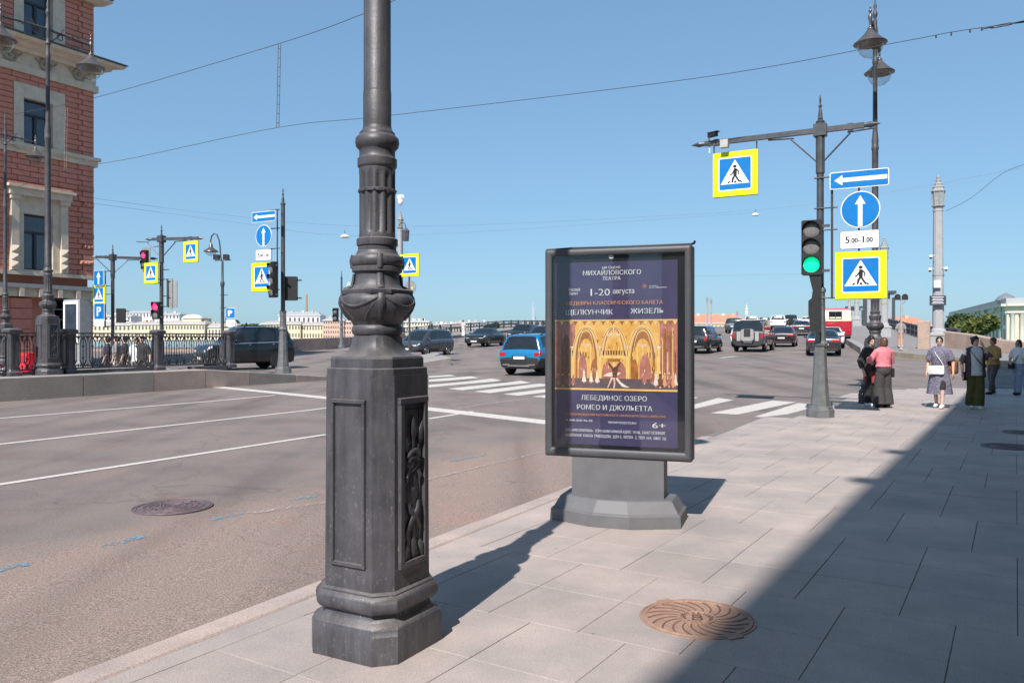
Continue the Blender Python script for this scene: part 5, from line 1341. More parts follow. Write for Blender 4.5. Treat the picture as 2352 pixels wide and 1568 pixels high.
def make_car(label, loc, phi, style, L, W, H, col, group='cars in the traffic', wheel_r=None, rear='hatch', roof=None, trim=None, rails=False, lower=None, tail=None, spare=None, badge=None, name='car', plate='rear', front=False, chrome_bar=False, lamps_lit=False, rim='rim_alloy', windows=True):
    phi = R(phi); t = thing(name, label, 'car', loc, -phi, group)
    if isinstance(col, str): body_m = MATS[col]
    else: body_m = paint('%02d%02d%02d' % tuple(int(c * 99) for c in col), col)
    ST = STY[style]
    rw = wheel_r or H * .205
    P = [(y * L, zl * H, zb * H, zr * H, wl * W/2, wb * W/2, wr * W/2) for (y, zl, zb, zr, wl, wb, wr) in ST]
    def sec(u):
        y, zl, zb, zr, wl, wb, wr = cat_rom(P, u)
        zm = lerp(zl, zb, .55)
        pts = [(0, zl), (wl*.82, zl), (wl*.97, zl + .04*H), (wl*1.005, lerp(zl, zb, .30)), (max(wl, wb)*1.0, zm), (wb*1.0, lerp(zl, zb, .80)), (wb*.985, zb - .012*H), (wb*.955, zb + .008*H), (lerp(wb, wr, .55), lerp(zb, zr, .52)), (wr*1.02, zr - .045*H*min(1, (zr - zb)/(.3*H) + .25)), (wr*.93, zr - .012*H), (wr*.6, zr), (0, zr + .006*H)]
        return y, pts
    def S(u, v):
        y, pts = sec(u); i = max(0, min(len(pts) - 2, int(math.floor(v)))); w = v - i
        sg = 1
        x = lerp(pts[i][0], pts[i+1][0], w); z = lerp(pts[i][1], pts[i+1][1], w)
        return Vector((x, y, z))
    nS = len(P)
    us = [k / 3 for k in range(0, (nS - 1) * 3 + 1)]
    rs = []
    for u in us:
        y, pts = sec(u)
        rs.append([(x, y, z) for x, z in pts] + [(-x, y, z) for x, z in pts[-2:0:-1]])
    b = MB(); b.rings(rs, True)
    me = b.mesh('body', [body_m, MATS['car_plastic']], None)
    body = link('body', me, t)
    # wheel wells cut out of the body
    ya, yf = -L * .305, L * .295
    if front is not None:
        c_ = MB()
        for yw in (ya, yf):
            for sx in (-1, 1):
                c_.rings([[(sx * (W/2 - d_), yw + rw*1.16*math.cos(k*.2618), rw + rw*1.16*math.sin(k*.2618)) for k in range(24)] for d_ in ((.30, -.2) if sx > 0 else (-.2, .30))], True)
        cut = c_.build('wheel_cut', MATS['car_plastic'])
        md = body.modifiers.new('cut', 'BOOLEAN'); md.operation = 'DIFFERENCE'; md.object = cut; md.solver = 'EXACT'
        dg = bpy.context.evaluated_depsgraph_get(); dg.update()
        me2 = bpy.data.meshes.new_from_object(body.evaluated_get(dg))
        body.modifiers.clear(); body.data = me2; bpy.data.objects.remove(cut)
        me2.name = 'body'
    me2 = body.data
    for p in me2.polygons:
        c = p.center
        inw = min(abs(c.y - ya), abs(c.y - yf)) < rw * 1.14 and c.z < rw * 2.1 and abs(c.x) < W/2*.93 and abs(p.normal.x) < .98
        p.material_index = 1 if (c.z < (lower or .235) * H and abs(p.normal.z) < .99) or (c.z < .2*H) or inw else 0
    me2.polygons.foreach_set('use_smooth', [True] * len(me2.polygons)); me2.set_sharp_from_angle(angle=R(38))
    if roof is not None:
        pass
    def patch(u0, u1, v0, v1, nm, m_, off=.006, mirror=(1, -1), nu=5, nv=4, shear=(0, 0), parent=t):
        for sg in mirror:
            g_ = []
            for i in range(nu + 1):
                row = []
                for j in range(nv + 1):
                    a, c = i / nu, j / nv
                    u = lerp(lerp(u0, u0 + shear[0], c), lerp(u1, u1 + shear[1], c), a); v = lerp(v0, v1, c)
                    p = S(u, v); e = .02
                    n_ = (S(u + e, v) - S(u - e, v)).cross(S(u, v + e) - S(u, v - e))
                    if n_.length > 1e-9: n_.normalize()
                    if n_.dot(p - Vector((0, p.y, H * .45))) < 0 and abs(n_.y) < .9: n_ = -n_
                    p = p + n_ * off; row.append((p.x * sg, p.y, p.z))
                g_.append(row)
            m0 = MB(); vv = [q for r_ in g_ for q in r_]
            ff = [(i*(nv+1)+j, (i+1)*(nv+1)+j, (i+1)*(nv+1)+j+1, i*(nv+1)+j+1) for i in range(nu) for j in range(nv)]
            if sg < 0: ff = [f[::-1] for f in ff]
            m0.add(vv, ff); m0.build(nm, m_, parent, smooth=30)
    def span(u0, u1, vlo, nm, m_, off=.008):
        """glass across the car (windscreen, rear window) between two stations"""
        m0 = MB(); vv = []; nu = 6; cols = [(-1, vlo), (-1, 10.2), (-1, 11), (-1, 12), (1, 11), (1, 10.2), (1, vlo)]
        for i in range(nu + 1):
            u = lerp(u0, u1, i / nu)
            for sg, v in cols:
                p = S(u, v); d = S(u + .03, v) - S(u - .03, v); n_ = Vector((0, -d.z, d.y)).normalized()
                if n_.z < 0: n_ = -n_
                vv.append((p.x * sg * .965, p.y + n_.y * off, p.z + n_.z * off))
        k = len(cols)
        ff = [(i*k+j, (i)*k+j+1, (i+1)*k+j+1, (i+1)*k+j) for i in range(nu) for j in range(k-1)]
        m0.add(vv, ff); return m0.build(nm, m_, t, smooth=30)
    G = MATS['car_glass']
    def ui(y):
        y *= L
        for i in range(nS - 1):
            if P[i][0] <= y <= P[i+1][0]: return i + (y - P[i][0]) / (P[i+1][0] - P[i][0])
        return 0
    if style == 'sedan':
        span(ui(-.325), ui(-.165), 9.4, 'rear_window', G); span(ui(.255), ui(.075), 9.4, 'windscreen', G)
        patch(ui(-.155), ui(-.035), 7.25, 8.95, 'side_window', G, shear=(.55, .0)); patch(ui(-.02), ui(.15), 7.25, 8.95, 'side_window', G, shear=(0, -1.2))
        patch(ui(-.235), ui(-.17), 7.3, 8.7, 'quarter_window', G, shear=(.5, .0))
    elif style == 'mpv':
        span(ui(-.478), ui(-.438), 9.2, 'rear_window', G); span(ui(.36), ui(.12), 9.3, 'windscreen', G)
        patch(ui(-.40), ui(-.30), 7.25, 8.95, 'quarter_window', G); patch(ui(-.28), ui(-.06), 7.25, 8.95, 'side_window', G); patch(ui(-.04), ui(.20), 7.25, 8.95, 'side_window', G, shear=(0, -1.0))
    else:
        span(ui(-.477 if style == 'suv' else -.489), ui(-.430 if style == 'suv' else -.471), 9.2, 'rear_window', G); span(ui(.275 if style == 'suv' else .215), ui(.10), 9.3, 'windscreen', G)
        patch(ui(-.40), ui(-.27), 7.3, 8.95, 'quarter_window', G); patch(ui(-.25), ui(-.06), 7.3, 8.95, 'side_window', G); patch(ui(-.04), ui(.17), 7.3, 8.95, 'side_window', G, shear=(0, -1.3 if style == 'suv' else -.8))
    # door seams, handles and a bright waistline
    for yd in ((-.30, -.05, .19) if style != 'sedan' else (-.17, -.03, .16)):
        patch(ui(yd) - .012, ui(yd) + .012, 2.6, 6.9, 'door_seam', MATS['tyre'], .004, nu=1, nv=6)
    for yd in ((-.23, .02) if style != 'sedan' else (-.14, .02)): patch(ui(yd) - .05, ui(yd) + .03, 5.75, 6.0, 'door_handle', MATS['car_plastic'] if sum(col if not isinstance(col, str) else (1,)) > .5 else MATS['rim_alloy'], .018, nu=2, nv=1)
    patch(ui(-.40 if style != 'sedan' else -.22), ui(.20), 7.02, 7.14, 'waist_trim', MATS['rim_alloy'], .007, nu=10, nv=1)
    # mirrors
    for sg in (-1, 1):
        m0 = MB(); p = S(ui(.185 if style != 'mpv' else .24), 7.4); m0.sph((sg * (p.x + .10), p.y, p.z + .05), (.10, .06, .075), 10, 6); m0.build('mirror', body_m, t, smooth=60)
    # wheels
    for yw in (ya, yf):
        for sg in (-1, 1):
            w_ = MB(); x1 = W/2 - .015; x0 = x1 - .215
            prof = [(x0, rw*.60), (x0, rw*.93), (x0 + .03, rw), (x1 - .03, rw), (x1, rw*.93), (x1, rw*.66)]
            w_.rings([[(sg * x, yw + r_*math.cos(k*.2618), rw + r_*math.sin(k*.2618)) for k in range(24)] for x, r_ in prof], True)
            ty = w_.build('tyre', MATS['tyre'], t, smooth=35)
            m0 = MB(); m0.lathe([(rw*.67, 0), (rw*.66, .012), (rw*.60, .012), (rw*.58, -.02)], 24, cap=False)
            for k in range(5):
                a = k * 1.2566
                m0.box((rw*.33*math.cos(a), rw*.33*math.sin(a), -.002), (rw*.56, rw*.15, .022), a)
            m0.lathe([(rw*.16, -.01), (rw*.15, .014), (.001, .016)], 12)
            rme = m0.mesh('rim', MATS[rim], 40); ro = link('rim', rme, ty); ro.location = (sg * (x1 - .006), yw, rw); ro.rotation_euler = (0, R(90) * sg, 0)
    # rear end
    y0 = -L / 2
    def rbox(nm, m_, cx_, z, w, h, d=.03, y=None, mir=False, parent=t, rz=0):
        for sg in ((1, -1) if mir else (1,)):
            m0 = MB(); zz = z * H; uu = 0; yy = y0 if y is None else y
            if y is None:
                for k in range(60):
                    u = k / 12; yk, pts = sec(u)
                    if pts[-1][1] >= zz + h * H / 2: yy = yk; break
                ytop = yy; yy = (ytop + y0) / 2 if z > .45 else y0
                yy = ytop + .0
            m0.box((sg * cx_ * W / 2, yy - .004, zz), (w * W / 2, d, h * H), rz * sg); m0.build(nm, MATS[m_] if isinstance(m_, str) else m_, parent)
    tl = tail or ('v' if style in ('suv', 'mpv') else 'h')
    if tl == 'v': patch(.9, 2.2, 5.2, 6.9, 'tail_lamp', MATS['lamp_red'], .012); rbox('tail_lamp', 'lamp_red', .80, .50, .22, .09, .05, mir=True)
    elif tl == 'hi': patch(1.0, 3.3, 6.2, 8.4, 'tail_lamp', MATS['lamp_red'], .012); rbox('tail_lamp', 'lamp_red', .84, .50, .15, .10, .05, mir=True)
    elif tl == 'box': rbox('tail_lamp', 'lamp_red', .86, .50, .14, .14, .04, mir=True)
    else: rbox('tail_lamp', 'lamp_red', .68, .555, .44, .075, .05, mir=True); patch(.9, 2.3, 5.6, 6.8, 'tail_lamp', MATS['lamp_red'], .010)
    rbox('number_plate', 'plate_white', 0, .42 if plate == 'rear' else .30, .52, .065, .03, y=y0 - .01)
    rbox('bumper_trim', 'car_plastic', 0, .225, 1.55, .09, .05, y=y0 + .02)
    if chrome_bar: rbox('chrome_strip', 'chrome', 0, .485, .70, .018, .03, y=y0 - .005); rbox('chrome_strip', 'chrome', 0, .235, 1.2, .014, .03, y=y0 - .02); rbox('chrome_strip', 'chrome', 0, .205, 1.2, .014, .03, y=y0 - .02)
    if rails:
        for sg in (-1, 1):
            m0 = MB(); q = [S(ui(yv), 10.0) for yv in (-.36, -.30, -.1, .03, .08)]; m0.tube([(sg * p.x, p.y, p.z + (.05 if 0 < k < 4 else .0)) for k, p in enumerate(q)], .02, 6); m0.build('roof_rail', MATS['chrome'] if rails == 'chrome' else MATS['car_plastic'], t)
    # front end
    if front:
        yf0 = L / 2
        patch(nS - 3.4, nS - 2.2, 5.6, 6.9, 'headlamp', MATS['lamp_clear'], .012)
        def fbox(nm, m_, cx_, z, w, h, d=.05, y=None, mir=False):
            for sg in ((1, -1) if mir else (1,)):
                m0 = MB(); m0.box((sg * cx_ * W/2, (yf0 if y is None else y) - .005, z * H), (w * W/2, d, h * H)); m0.build(nm, MATS[m_], t)
        fbox('grille', 'car_plastic' if front != 'chrome' else 'car_plastic', 0, .34, .85, .09); 
        if front == 'chrome':
            for k in range(3): fbox('grille_bar', 'chrome', 0, .31 + .03 * k, .86, .010, .07)
        fbox('number_plate', 'plate_white', 0, .27, .52, .06, .07); fbox('air_intake', 'car_plastic', 0, .21, 1.1, .05, .06)
        fbox('fog_lamp', 'lamp_clear', .62, .245, .16, .05, .12, y=yf0 - .07, mir=True)
        fbox('headlamp', 'lamp_clear', .60, .43 if style != 'mpv' else .40, .30, .06, .12, y=yf0 - .07, mir=True)
    else:
        patch(nS - 3.4, nS - 2.2, 5.6, 6.9, 'headlamp', MATS['lamp_clear'], .012)
    return t
def gz(X, Y): return zroad(X, Y) if X * BE.x + Y * BE.y < 56.3 else zA(X * BE.x + Y * BE.y) + .004
def car_at(x, Y): X = (x - CX) / FPX * Y; return (X, Y, gz(X, Y))
K = (.008, .009, .012)
# dark suv turning left beyond the railing
c = make_car('black off-road car crossing to the left behind the far mast', car_at(562, 36.0), -130, 'suv', 4.0, 1.85, 1.90, (.004, .007, .010), wheel_r=.40, rails=True, front=True, rim='car_plastic')
c = make_car('dark grey boxy family car with alloy wheels, right of the near lamp post', car_at(978, 50.0), -153, 'mpv', 4.08, 1.74, 1.63, (.045, .052, .062), rails='chrome', front=True)
c = make_car('black saloon with chrome grille facing the crossing', car_at(1115, 66), -160, 'sedan', 4.95, 1.9, 1.48, (.010, .011, .013), front='chrome')
c = make_car('dark suv behind the black saloon, facing the crossing', car_at(1204, 76), -158, 'suv', 4.7, 1.88, 1.70, (.012, .016, .018), front=True)
c = make_car('dark car half hidden between the suv and the poster case', car_at(1250, 70), -158, 'mpv', 4.3, 1.8, 1.6, (.02, .03, .045), front=True)
blue = make_car('bright blue crossover with silver skid plate beside the poster case', car_at(1246, 32.0), 27, 'suv', 4.16, 1.76, 1.57, (.004, .165, .37), tail='v', rails=True, lower=.37, wheel_r=.345)
for nm, m_, c_, d_ in (('skid_plate', 'chrome', (0, -2.10, .36), (.9, .06, .055)), ('skid_plate', 'chrome', (-.52, -2.10, .40), (.30, .06, .05)), ('skid_plate', 'chrome', (.52, -2.10, .40), (.30, .06, .05)), ('plate_recess', 'car_plastic', (0, -2.075, .66), (.62, .03, .16))):
    b = MB(); b.box(c_, d_); b.build(nm, MATS[m_], blue)
b = MB(); put_text(b, 'Т 967 КТ', 0, .645, .055, -2.112, width=.40); b.build('plate_text', MATS['sign_black'], blue)
c = make_car('black compact suv with chrome trim just right of the poster case', car_at(1612, 51), 27, 'suv', 4.55, 1.82, 1.68, (.008, .006, .008), tail='hi', chrome_bar=True, wheel_r=.345)
dfn = make_car('boxy grey off-roader with square spare wheel cover on its back', car_at(1733, 52.5), 27, 'boxy', 4.6, 2.0, 1.97, (.055, .055, .058), tail='box', wheel_r=.40, plate='low', rails=False)
b = MB(); b.prism(rounded(-.40, .40, .66, 1.40, .17, 6), -2.50, -2.28); b.build('spare_wheel_cover', mat('cover_silver', (.36, .355, .34), .4, .3), dfn)
b = MB(); b.prism(rounded(-.20, .20, .92, 1.39, .04, 4), -2.515, -2.49); b.build('cover_window', MATS['car_plastic'], dfn)
for sx in (-1, 1):
    b = MB(); b.box((sx * .56, -2.31, .95), (.22, .03, .58)); b.build('rear_panel', mat('panel_silver', (.40, .40, .39), .4, .2), dfn)
b = MB(); b.box((0, -.6, 1.975), (1.62, 2.9, .03)); b.build('white_roof', mat('paint_white', (.78, .78, .77), .3, coat=.6, var=.03), dfn)
c = make_car('white car mostly hidden left of the boxy off-roader', car_at(1716, 60), 24, 'suv', 4.4, 1.84, 1.62, (.72, .72, .71))
c = make_car('dark maroon hatchback right of the boxy off-roader', car_at(1800, 60), 23, 'sedan', 4.5, 1.82, 1.46, (.022, .008, .012), tail='h')
c = make_car('dark saloon with chrome strip ahead on the bridge', car_at(1841, 84), 20, 'sedan', 4.8, 1.84, 1.5, (.03, .03, .035), tail='h', chrome_bar=True)
c = make_car('dark grey saloon behind the right mast with red lamps', car_at(1890, 47), 20, 'sedan', 4.8, 1.88, 1.44, (.028, .03, .036), tail='h', wheel_r=.33)
c = make_car('white saloon peeking out right of the dark grey saloon', car_at(1906, 57), 20, 'sedan', 4.7, 1.84, 1.45, (.70, .70, .69))
c = make_car('teal suv on the left lane of the bridge', car_at(1689, 92), 22, 'suv', 4.7, 1.88, 1.68, (.02, .06, .08))
c = make_car('white suv on the bridge left of the queue', car_at(1728, 106), 20, 'suv', 4.6, 1.88, 1.70, (.74, .74, .73))
c = make_car('dark hatchback far up the bridge', car_at(1757, 128), 20, 'suv', 4.3, 1.8, 1.6, (.03, .035, .04))
c = make_car('white suv in the middle of the bridge queue', car_at(1788, 101), 20, 'suv', 4.8, 1.95, 1.78, (.76, .76, .75))
gw = make_car('black boxy off-roader with round spare wheel on the bridge', car_at(1817, 124), 20, 'boxy', 4.5, 1.85, 1.95, (.012, .014, .02), tail='box')
b = MB(); b.rings([[(.38*math.cos(k*.2618), y, 1.0 + .38*math.sin(k*.2618)) for k in range(24)] for y in (-2.48, -2.27)], True); b.build('spare_wheel', MATS['tyre'], gw)
c = make_car('white van at the crest of the bridge', car_at(1852, 150), 20, 'mpv', 4.6, 1.85, 1.85, (.75, .75, .74))
c = make_car('white car at the crest beside the old bus', car_at(1872, 140), 20, 'sedan', 4.5, 1.8, 1.5, (.72, .72, .72))
# old red and cream bus
bus = thing('vintage_bus', 'old red and cream bus climbing the bridge', 'bus', car_at(1915, 67), -R(20))
mat('bus_red', (.48, .012, .035), .35, var=.06, coat=.4); mat('bus_cream', (.74, .62, .42), .4, var=.05)
def bsec(z, w, y0, y1, r=.25): return [(x, y, z) for x, y in rounded(-w/2, w/2, y0, y1, r, 5)]
b = MB(); b.rings([bsec(.55, 2.3, -3.8, 3.8), bsec(.62, 2.4, -3.85, 3.85), bsec(1.72, 2.42, -3.9, 3.9)], True); b.build('lower_body', MATS['bus_red'], bus, smooth=40)
b = MB(); b.rings([bsec(1.70, 2.43, -3.91, 3.9), bsec(1.76, 2.43, -3.91, 3.9), bsec(2.45, 2.32, -3.75, 3.8), bsec(2.58, 2.22, -3.65, 3.7)], True); b.build('upper_body', MATS['bus_cream'], bus, smooth=40)
b = MB(); b.rings([bsec(2.57, 2.24, -3.66, 3.7), bsec(2.68, 2.1, -3.5, 3.6), bsec(2.75, 1.5, -3.1, 3.2)], True); b.build('roof', mat('bus_roof', (.55, .10, .12), .5), bus, smooth=50)
b = MB(); b.box((0, -3.80, 2.16), (.86, .10, .52)); wd = b.build('rear_window', MATS['car_glass'], bus)
b = MB()
for q in ((0, -3.86, 2.44), (0, -3.88, 1.885)): b.box(q, (.98, .05, .06))
for q in ((-.46, -3.86, 2.16), (.46, -3.86, 2.16), (0, -3.86, 2.16)): b.box(q, (.06, .05, .5))
b.build('window_frame', MATS['car_plastic'], wd)
for k in range(5):
    for sx in (-1, 1):
        b = MB(); b.box((sx * 1.195, -2.9 + k * 1.4, 2.12), (.05, 1.1, .55)); b.build('side_window', MATS['car_glass'], bus)
for yy in (-2.3, 2.4):
    for sx in (-1, 1):
        b = MB(); b.rings([[(x, yy + .46*math.cos(k*.3927), .46 + .46*math.sin(k*.3927)) for k in range(16)] for x in ((sx*.85, sx*1.17) if sx > 0 else (sx*1.17, sx*.85))], True); b.build('wheel', MATS['tyre'], bus)
b = MB(); b.box((0, -3.9, .55), (2.2, .12, .16)); b.build('bumper', MATS['car_plastic'], bus)
for sx in (-1, 1):
    b = MB(); b.sph((sx * .95, -3.9, .95), (.07, .04, .07)); b.build('tail_lamp', MATS['lamp_red'], bus)
b = MB(); b.box((0, -3.92, .85), (.5, .03, .12)); b.build('number_plate', MATS['plate_white'], bus)
# ------------------------------------------------------------------ people
mat('skin', (.56, .34, .25), .5, var=.08, scale=12)
mat('skin_warm', (.46, .27, .19), .5, var=.08, scale=12)
mat('hair_black', (.018, .014, .013), .45, var=.3, scale=40, stretch=(1, 1, .15))
mat('hair_brown', (.10, .045, .028), .45, var=.3, scale=40, stretch=(1, 1, .15))
mat('eye_dark', (.02, .015, .012), .2, var=0)
mat('lip', (.38, .12, .11), .5, var=0)
mat('teeth', (.8, .78, .74), .3, var=0)
def cloth(name, col, col2=None, scale=14, bump=.8, bscale=14): return mat('cloth_' + name, col, .85, col2=col2, var=.14, scale=scale, bump=bump, bscale=bscale)
cloth('pink', (.66, .20, .24)); cloth('black', (.022, .021, .023)); cloth('jacket', (.035, .034, .036)); cloth('maroon', (.30, .055, .065)); cloth('charcoal', (.045, .042, .042))
cloth('dress', (.035, .040, .085), (.26, .24, .30), 38); cloth('olive', (.075, .078, .018)); cloth('tee', (.62, .64, .68)); cloth('shirt', (.022, .020, .030), (.11, .085, .08), 20); cloth('mustard', (.34, .22, .065)); cloth('trousers', (.075, .068, .072)); cloth('jeans', (.24, .32, .42)); cloth('white', (.74, .74, .72)); cloth('bag_red', (.10, .028, .022), (.30, .16, .09), 18); cloth('bag_black', (.02, .018, .018)); cloth('bag_beige', (.26, .23, .17)); cloth('pale', (.55, .50, .46)); cloth('coral', (.50, .24, .17)); cloth('grey', (.25, .25, .26)); cloth('navy', (.035, .035, .06))
def capsule(mb_, p0, r0, p1, r1, n=10):
    p0, p1 = Vector(p0), Vector(p1); d = (p1 - p0)
    if d.length < 1e-6: d = Vector((0, 0, 1e-3))
    dn = d.normalized(); pts = []; rr = []
    for k in range(4): a = k / 4 * math.pi / 2; pts.append(p0 - dn * r0 * math.cos(a)); rr.append(max(.0008, r0 * math.sin(a)))
    pts.append(p0); rr.append(r0); pts.append(p1); rr.append(r1)
    for k in range(3, -1, -1): a = k / 4 * math.pi / 2; pts.append(p1 + dn * r1 * math.cos(a)); rr.append(max(.0008, r1 * math.sin(a)))
    mb_.tube([tuple(p) for p in pts], rr, n)
def remeshed(mb_, name, m_, parent, voxel, smooth=4):
    me = mb_.mesh(name, m_); o = link(name, me, parent)
    md = o.modifiers.new('r', 'REMESH'); md.mode = 'VOXEL'; md.voxel_size = voxel; md.use_smooth_shade = True
    if smooth:
        m2 = o.modifiers.new('s', 'SMOOTH'); m2.iterations = smooth; m2.factor = .5
    dg = bpy.context.evaluated_depsgraph_get(); dg.update()
    m3 = bpy.data.meshes.new_from_object(o.evaluated_get(dg)); o.modifiers.clear(); o.data = m3; m3.name = name
    return o
def person(label, loc, phi, h, clothes, hair, legs=None, arms=None, skin='skin', head=(0, 0), near=True, group='people on the pavement', hair_style='short', glasses=None, face=True, lean=0.0):
    t = thing('person', label, 'person', loc, -R(phi), group)
    V = lambda p: Vector(p) * h
    L = {'kl': (-.055, .02, .285), 'al': (-.055, -.01, .045), 'kr': (.055, .02, .285), 'ar': (.055, -.01, .045)}
    L.update(legs or {})
    A = {'el': (-.155, -.01, .635), 'wl': (-.165, .04, .495), 'er': (.155, -.01, .635), 'wr': (.165, .04, .495)}
    A.update(arms or {})
    b = MB()
    # torso
    hd = Vector((lean * .5 + 0, lean * .6, 0))
    for z, rx, ry, yy in ((.50, .085, .068, 0), (.545, .088, .070, -.004), (.60, .074, .058, 0), (.66, .074, .060, .004), (.72, .085, .066, .008), (.775, .088, .062, .004), (.81, .07, .05, -.004)):
        b.sph(V((0, yy, z)), (rx*h, ry*h, .055*h), 12, 8)
    for sg in (-1, 1): capsule(b, V((sg*.02, 0, .825)), .038*h, V((sg*.100, -.005, .805)), .034*h)
    capsule(b, V((0, -.008, .82)), .034*h, V((0, .004, .885)), .029*h)
    # head
    M3 = Matrix.Rotation(R(head[0]), 3, 'Z') @ Matrix.Rotation(R(head[1]), 3, 'X'); hc = V((0, .006, .885))
    def HP(p): return hc + M3 @ (V(p))
    b.sph(HP((0, -.004, .062)), (.043*h, .053*h, .054*h), 14, 10, R3=M3); b.sph(HP((0, .012, .026)), (.033*h, .038*h, .034*h), 12, 8, R3=M3)
    b.sph(HP((0, .052, .036)), (.0075*h, .012*h, .014*h), 8, 6, R3=M3)
    b.sph(HP((0, .042, .004)), (.014*h, .010*h, .011*h), 8, 6, R3=M3)
    for sg in (-1, 1): b.sph(HP((sg*.044, -.006, .045)), (.006*h, .012*h, .018*h), 8, 6, R3=M3)
    hands = []
    for s_, sg in (('l', -1), ('r', 1)):
        sh = V((sg*.104, -.004, .803)); el = V(A['e'+s_]); wr = V(A['w'+s_])
        capsule(b, sh, .029*h, el, .0235*h); capsule(b, el, .0235*h, wr, .0155*h)
        d = (wr - el).normalized(); pa = wr + d * .045*h
        side = d.cross(Vector((0, 1, 0)));  side = side.normalized() if side.length > .1 else Vector((1, 0, 0))
        capsule(b, wr, .0155*h, pa, .020*h)
        fwd = side.cross(d).normalized()
        for k in range(4):
            o_ = fwd * ((k - 1.5) * .0115*h); f0 = pa + o_ + d*.010*h; ln = (.036, .043, .040, .031)[k]*h
            f1 = f0 + d*ln*.55 - side*sg*.004*h; f2 = f1 + d*ln*.45 - side*sg*.010*h
            capsule(b, f0, .0062*h, f1, .0058*h, 6); capsule(b, f1, .0058*h, f2, .005*h, 6)
        th = wr + d*.018*h + fwd*.018*h; capsule(b, th, .0075*h, th + d*.022*h + fwd*.014*h, .0065*h, 6); capsule(b, th + d*.022*h + fwd*.014*h, .0065*h, th + d*.040*h + fwd*.014*h, .0055*h, 6)
    for s_, sg in (('l', -1), ('r', 1)):
        hp = V((sg*.050, 0, .515)); kn = V(L['k'+s_]); an = V(L['a'+s_])
        capsule(b, hp, .052*h, kn, .034*h); capsule(b, kn, .034*h, an, .020*h); b.sph(kn.lerp(an, .28) + Vector((0, -.008*h, 0)), (.034*h, .034*h, .07*h), 10, 8)
        capsule(b, an + Vector((0, -.015*h, -.02*h)), .022*h, an + Vector((0, .085*h, -.03*h)), .017*h)
    remeshed(b, 'body', MATS[skin], t, .0095 if near else .022, 2 if near else 1)
    # hair
    hb = MB(); hm = MATS[hair]
    hb.sph(HP((0, -.010, .070)), (.049*h, .056*h, .056*h), 16, 10, R3=M3)
    if hair_style in ('short', 'curly'):
        for k in range(26 if hair_style == 'curly' else 12):
            a = random.uniform(0, 6.28); e = random.uniform(.1, 1.3)
            if math.sin(a) > .35 and e < .75: continue
            q = HP((.043*math.cos(a)*math.cos(e), -.010 + .050*math.sin(a)*math.cos(e), .072 + .048*math.sin(e))); r_ = random.uniform(.012, .020)*h; hb.sph(q, (r_, r_, r_*1.1), 8, 6)
        for sg in (-1, 1): hb.sph(HP((sg*.042, -.012, .045)), (.010*h, .026*h, .034*h), 8, 6, R3=M3)
        hb.sph(HP((0, -.040, .04)), (.040*h, .020*h, .040*h), 10, 8, R3=M3)
        hb.sph(HP((0, .026, .098)), (.038*h, .020*h, .020*h), 10, 6, R3=M3)
    elif hair_style == 'bob':
        hb.sph(HP((0, -.022, .035)), (.050*h, .042*h, .070*h), 14, 10, R3=M3)
        for sg in (-1, 1): hb.sph(HP((sg*.042, -.004, .030)), (.014*h, .034*h, .058*h), 8, 8, R3=M3)
    elif hair_style == 'bun':
        hb.sph(HP((0, -.055, .105)), (.022*h, .022*h, .022*h), 10, 8, R3=M3); hb.sph(HP((0, -.036, .045)), (.038*h, .022*h, .036*h), 10, 8, R3=M3)
    elif hair_style == 'long':
        hb.sph(HP((0, -.030, .015)), (.050*h, .032*h, .085*h), 14, 10, R3=M3)
        for sg in (-1, 1): hb.sph(HP((sg*.043, -.010, .020)), (.013*h, .030*h, .075*h), 8, 8, R3=M3)
    remeshed(hb, 'hair', hm, t, .0075 if near else .02, 1)
    if face:
        for sg in (-1, 1):
            m0 = MB(); m0.sph(HP((sg*.0175, .0435, .049)), (.0065*h, .004*h, .0042*h), 8, 6, R3=M3); m0.build('eye', MATS['eye_dark'], t)
            m0 = MB(); m0.sph(HP((sg*.0185, .0445, .060)), (.0105*h, .004*h, .0028*h), 8, 4, R3=M3); m0.build('eyebrow', hm, t)
        m0 = MB(); m0.sph(HP((0, .0505, .016)), (.0125*h, .004*h, .0042*h), 10, 5, R3=M3); m0.build('mouth', MATS['lip'], t)
    if glasses:
        m0 = MB()
        for sg in (-1, 1):
            q = [HP((sg*.0185 + .0135*math.cos(k*.5236), .0515, .048 + .0115*math.sin(k*.5236))) for k in range(13)]
            if glasses == 'sun': m0.sph(HP((sg*.0185, .049, .048)), (.0145*h, .004*h, .0115*h), 10, 6, R3=M3)
            else: m0.tube([tuple(p) for p in q], .0014*h, 5)
            m0.tube([tuple(HP((sg*.031, .050, .05))), tuple(HP((sg*.046, .0, .052)))], .0016*h, 5)
        m0.build('glasses', MATS['signal_black'], t)
    J = dict(L=L, A=A, h=h, V=V, t=t, HP=HP)
    for fn, kw in clothes: fn(J, **kw)
    return t
def rings_z(mb_, J, rows, n=20, fold=0.0, nf=9, ph=0.0):
    """rows: (cx, cy, z, rx, ry) in body units"""
    h = J['h']; rs = []
    for i, (cx_, cy_, z, rx, ry) in enumerate(rows):
        w = i / max(1, len(rows) - 1); q = []
        for j in range(n):
            a = 2*math.pi*j/n; f = 1 + fold * w * math.sin(a * nf + ph + 1.3 * w)
            q.append(((cx_ + rx*f*math.cos(a))*h, (cy_ + ry*f*math.sin(a))*h, z*h))
        rs.append(q)
    mb_.rings(rs, True)
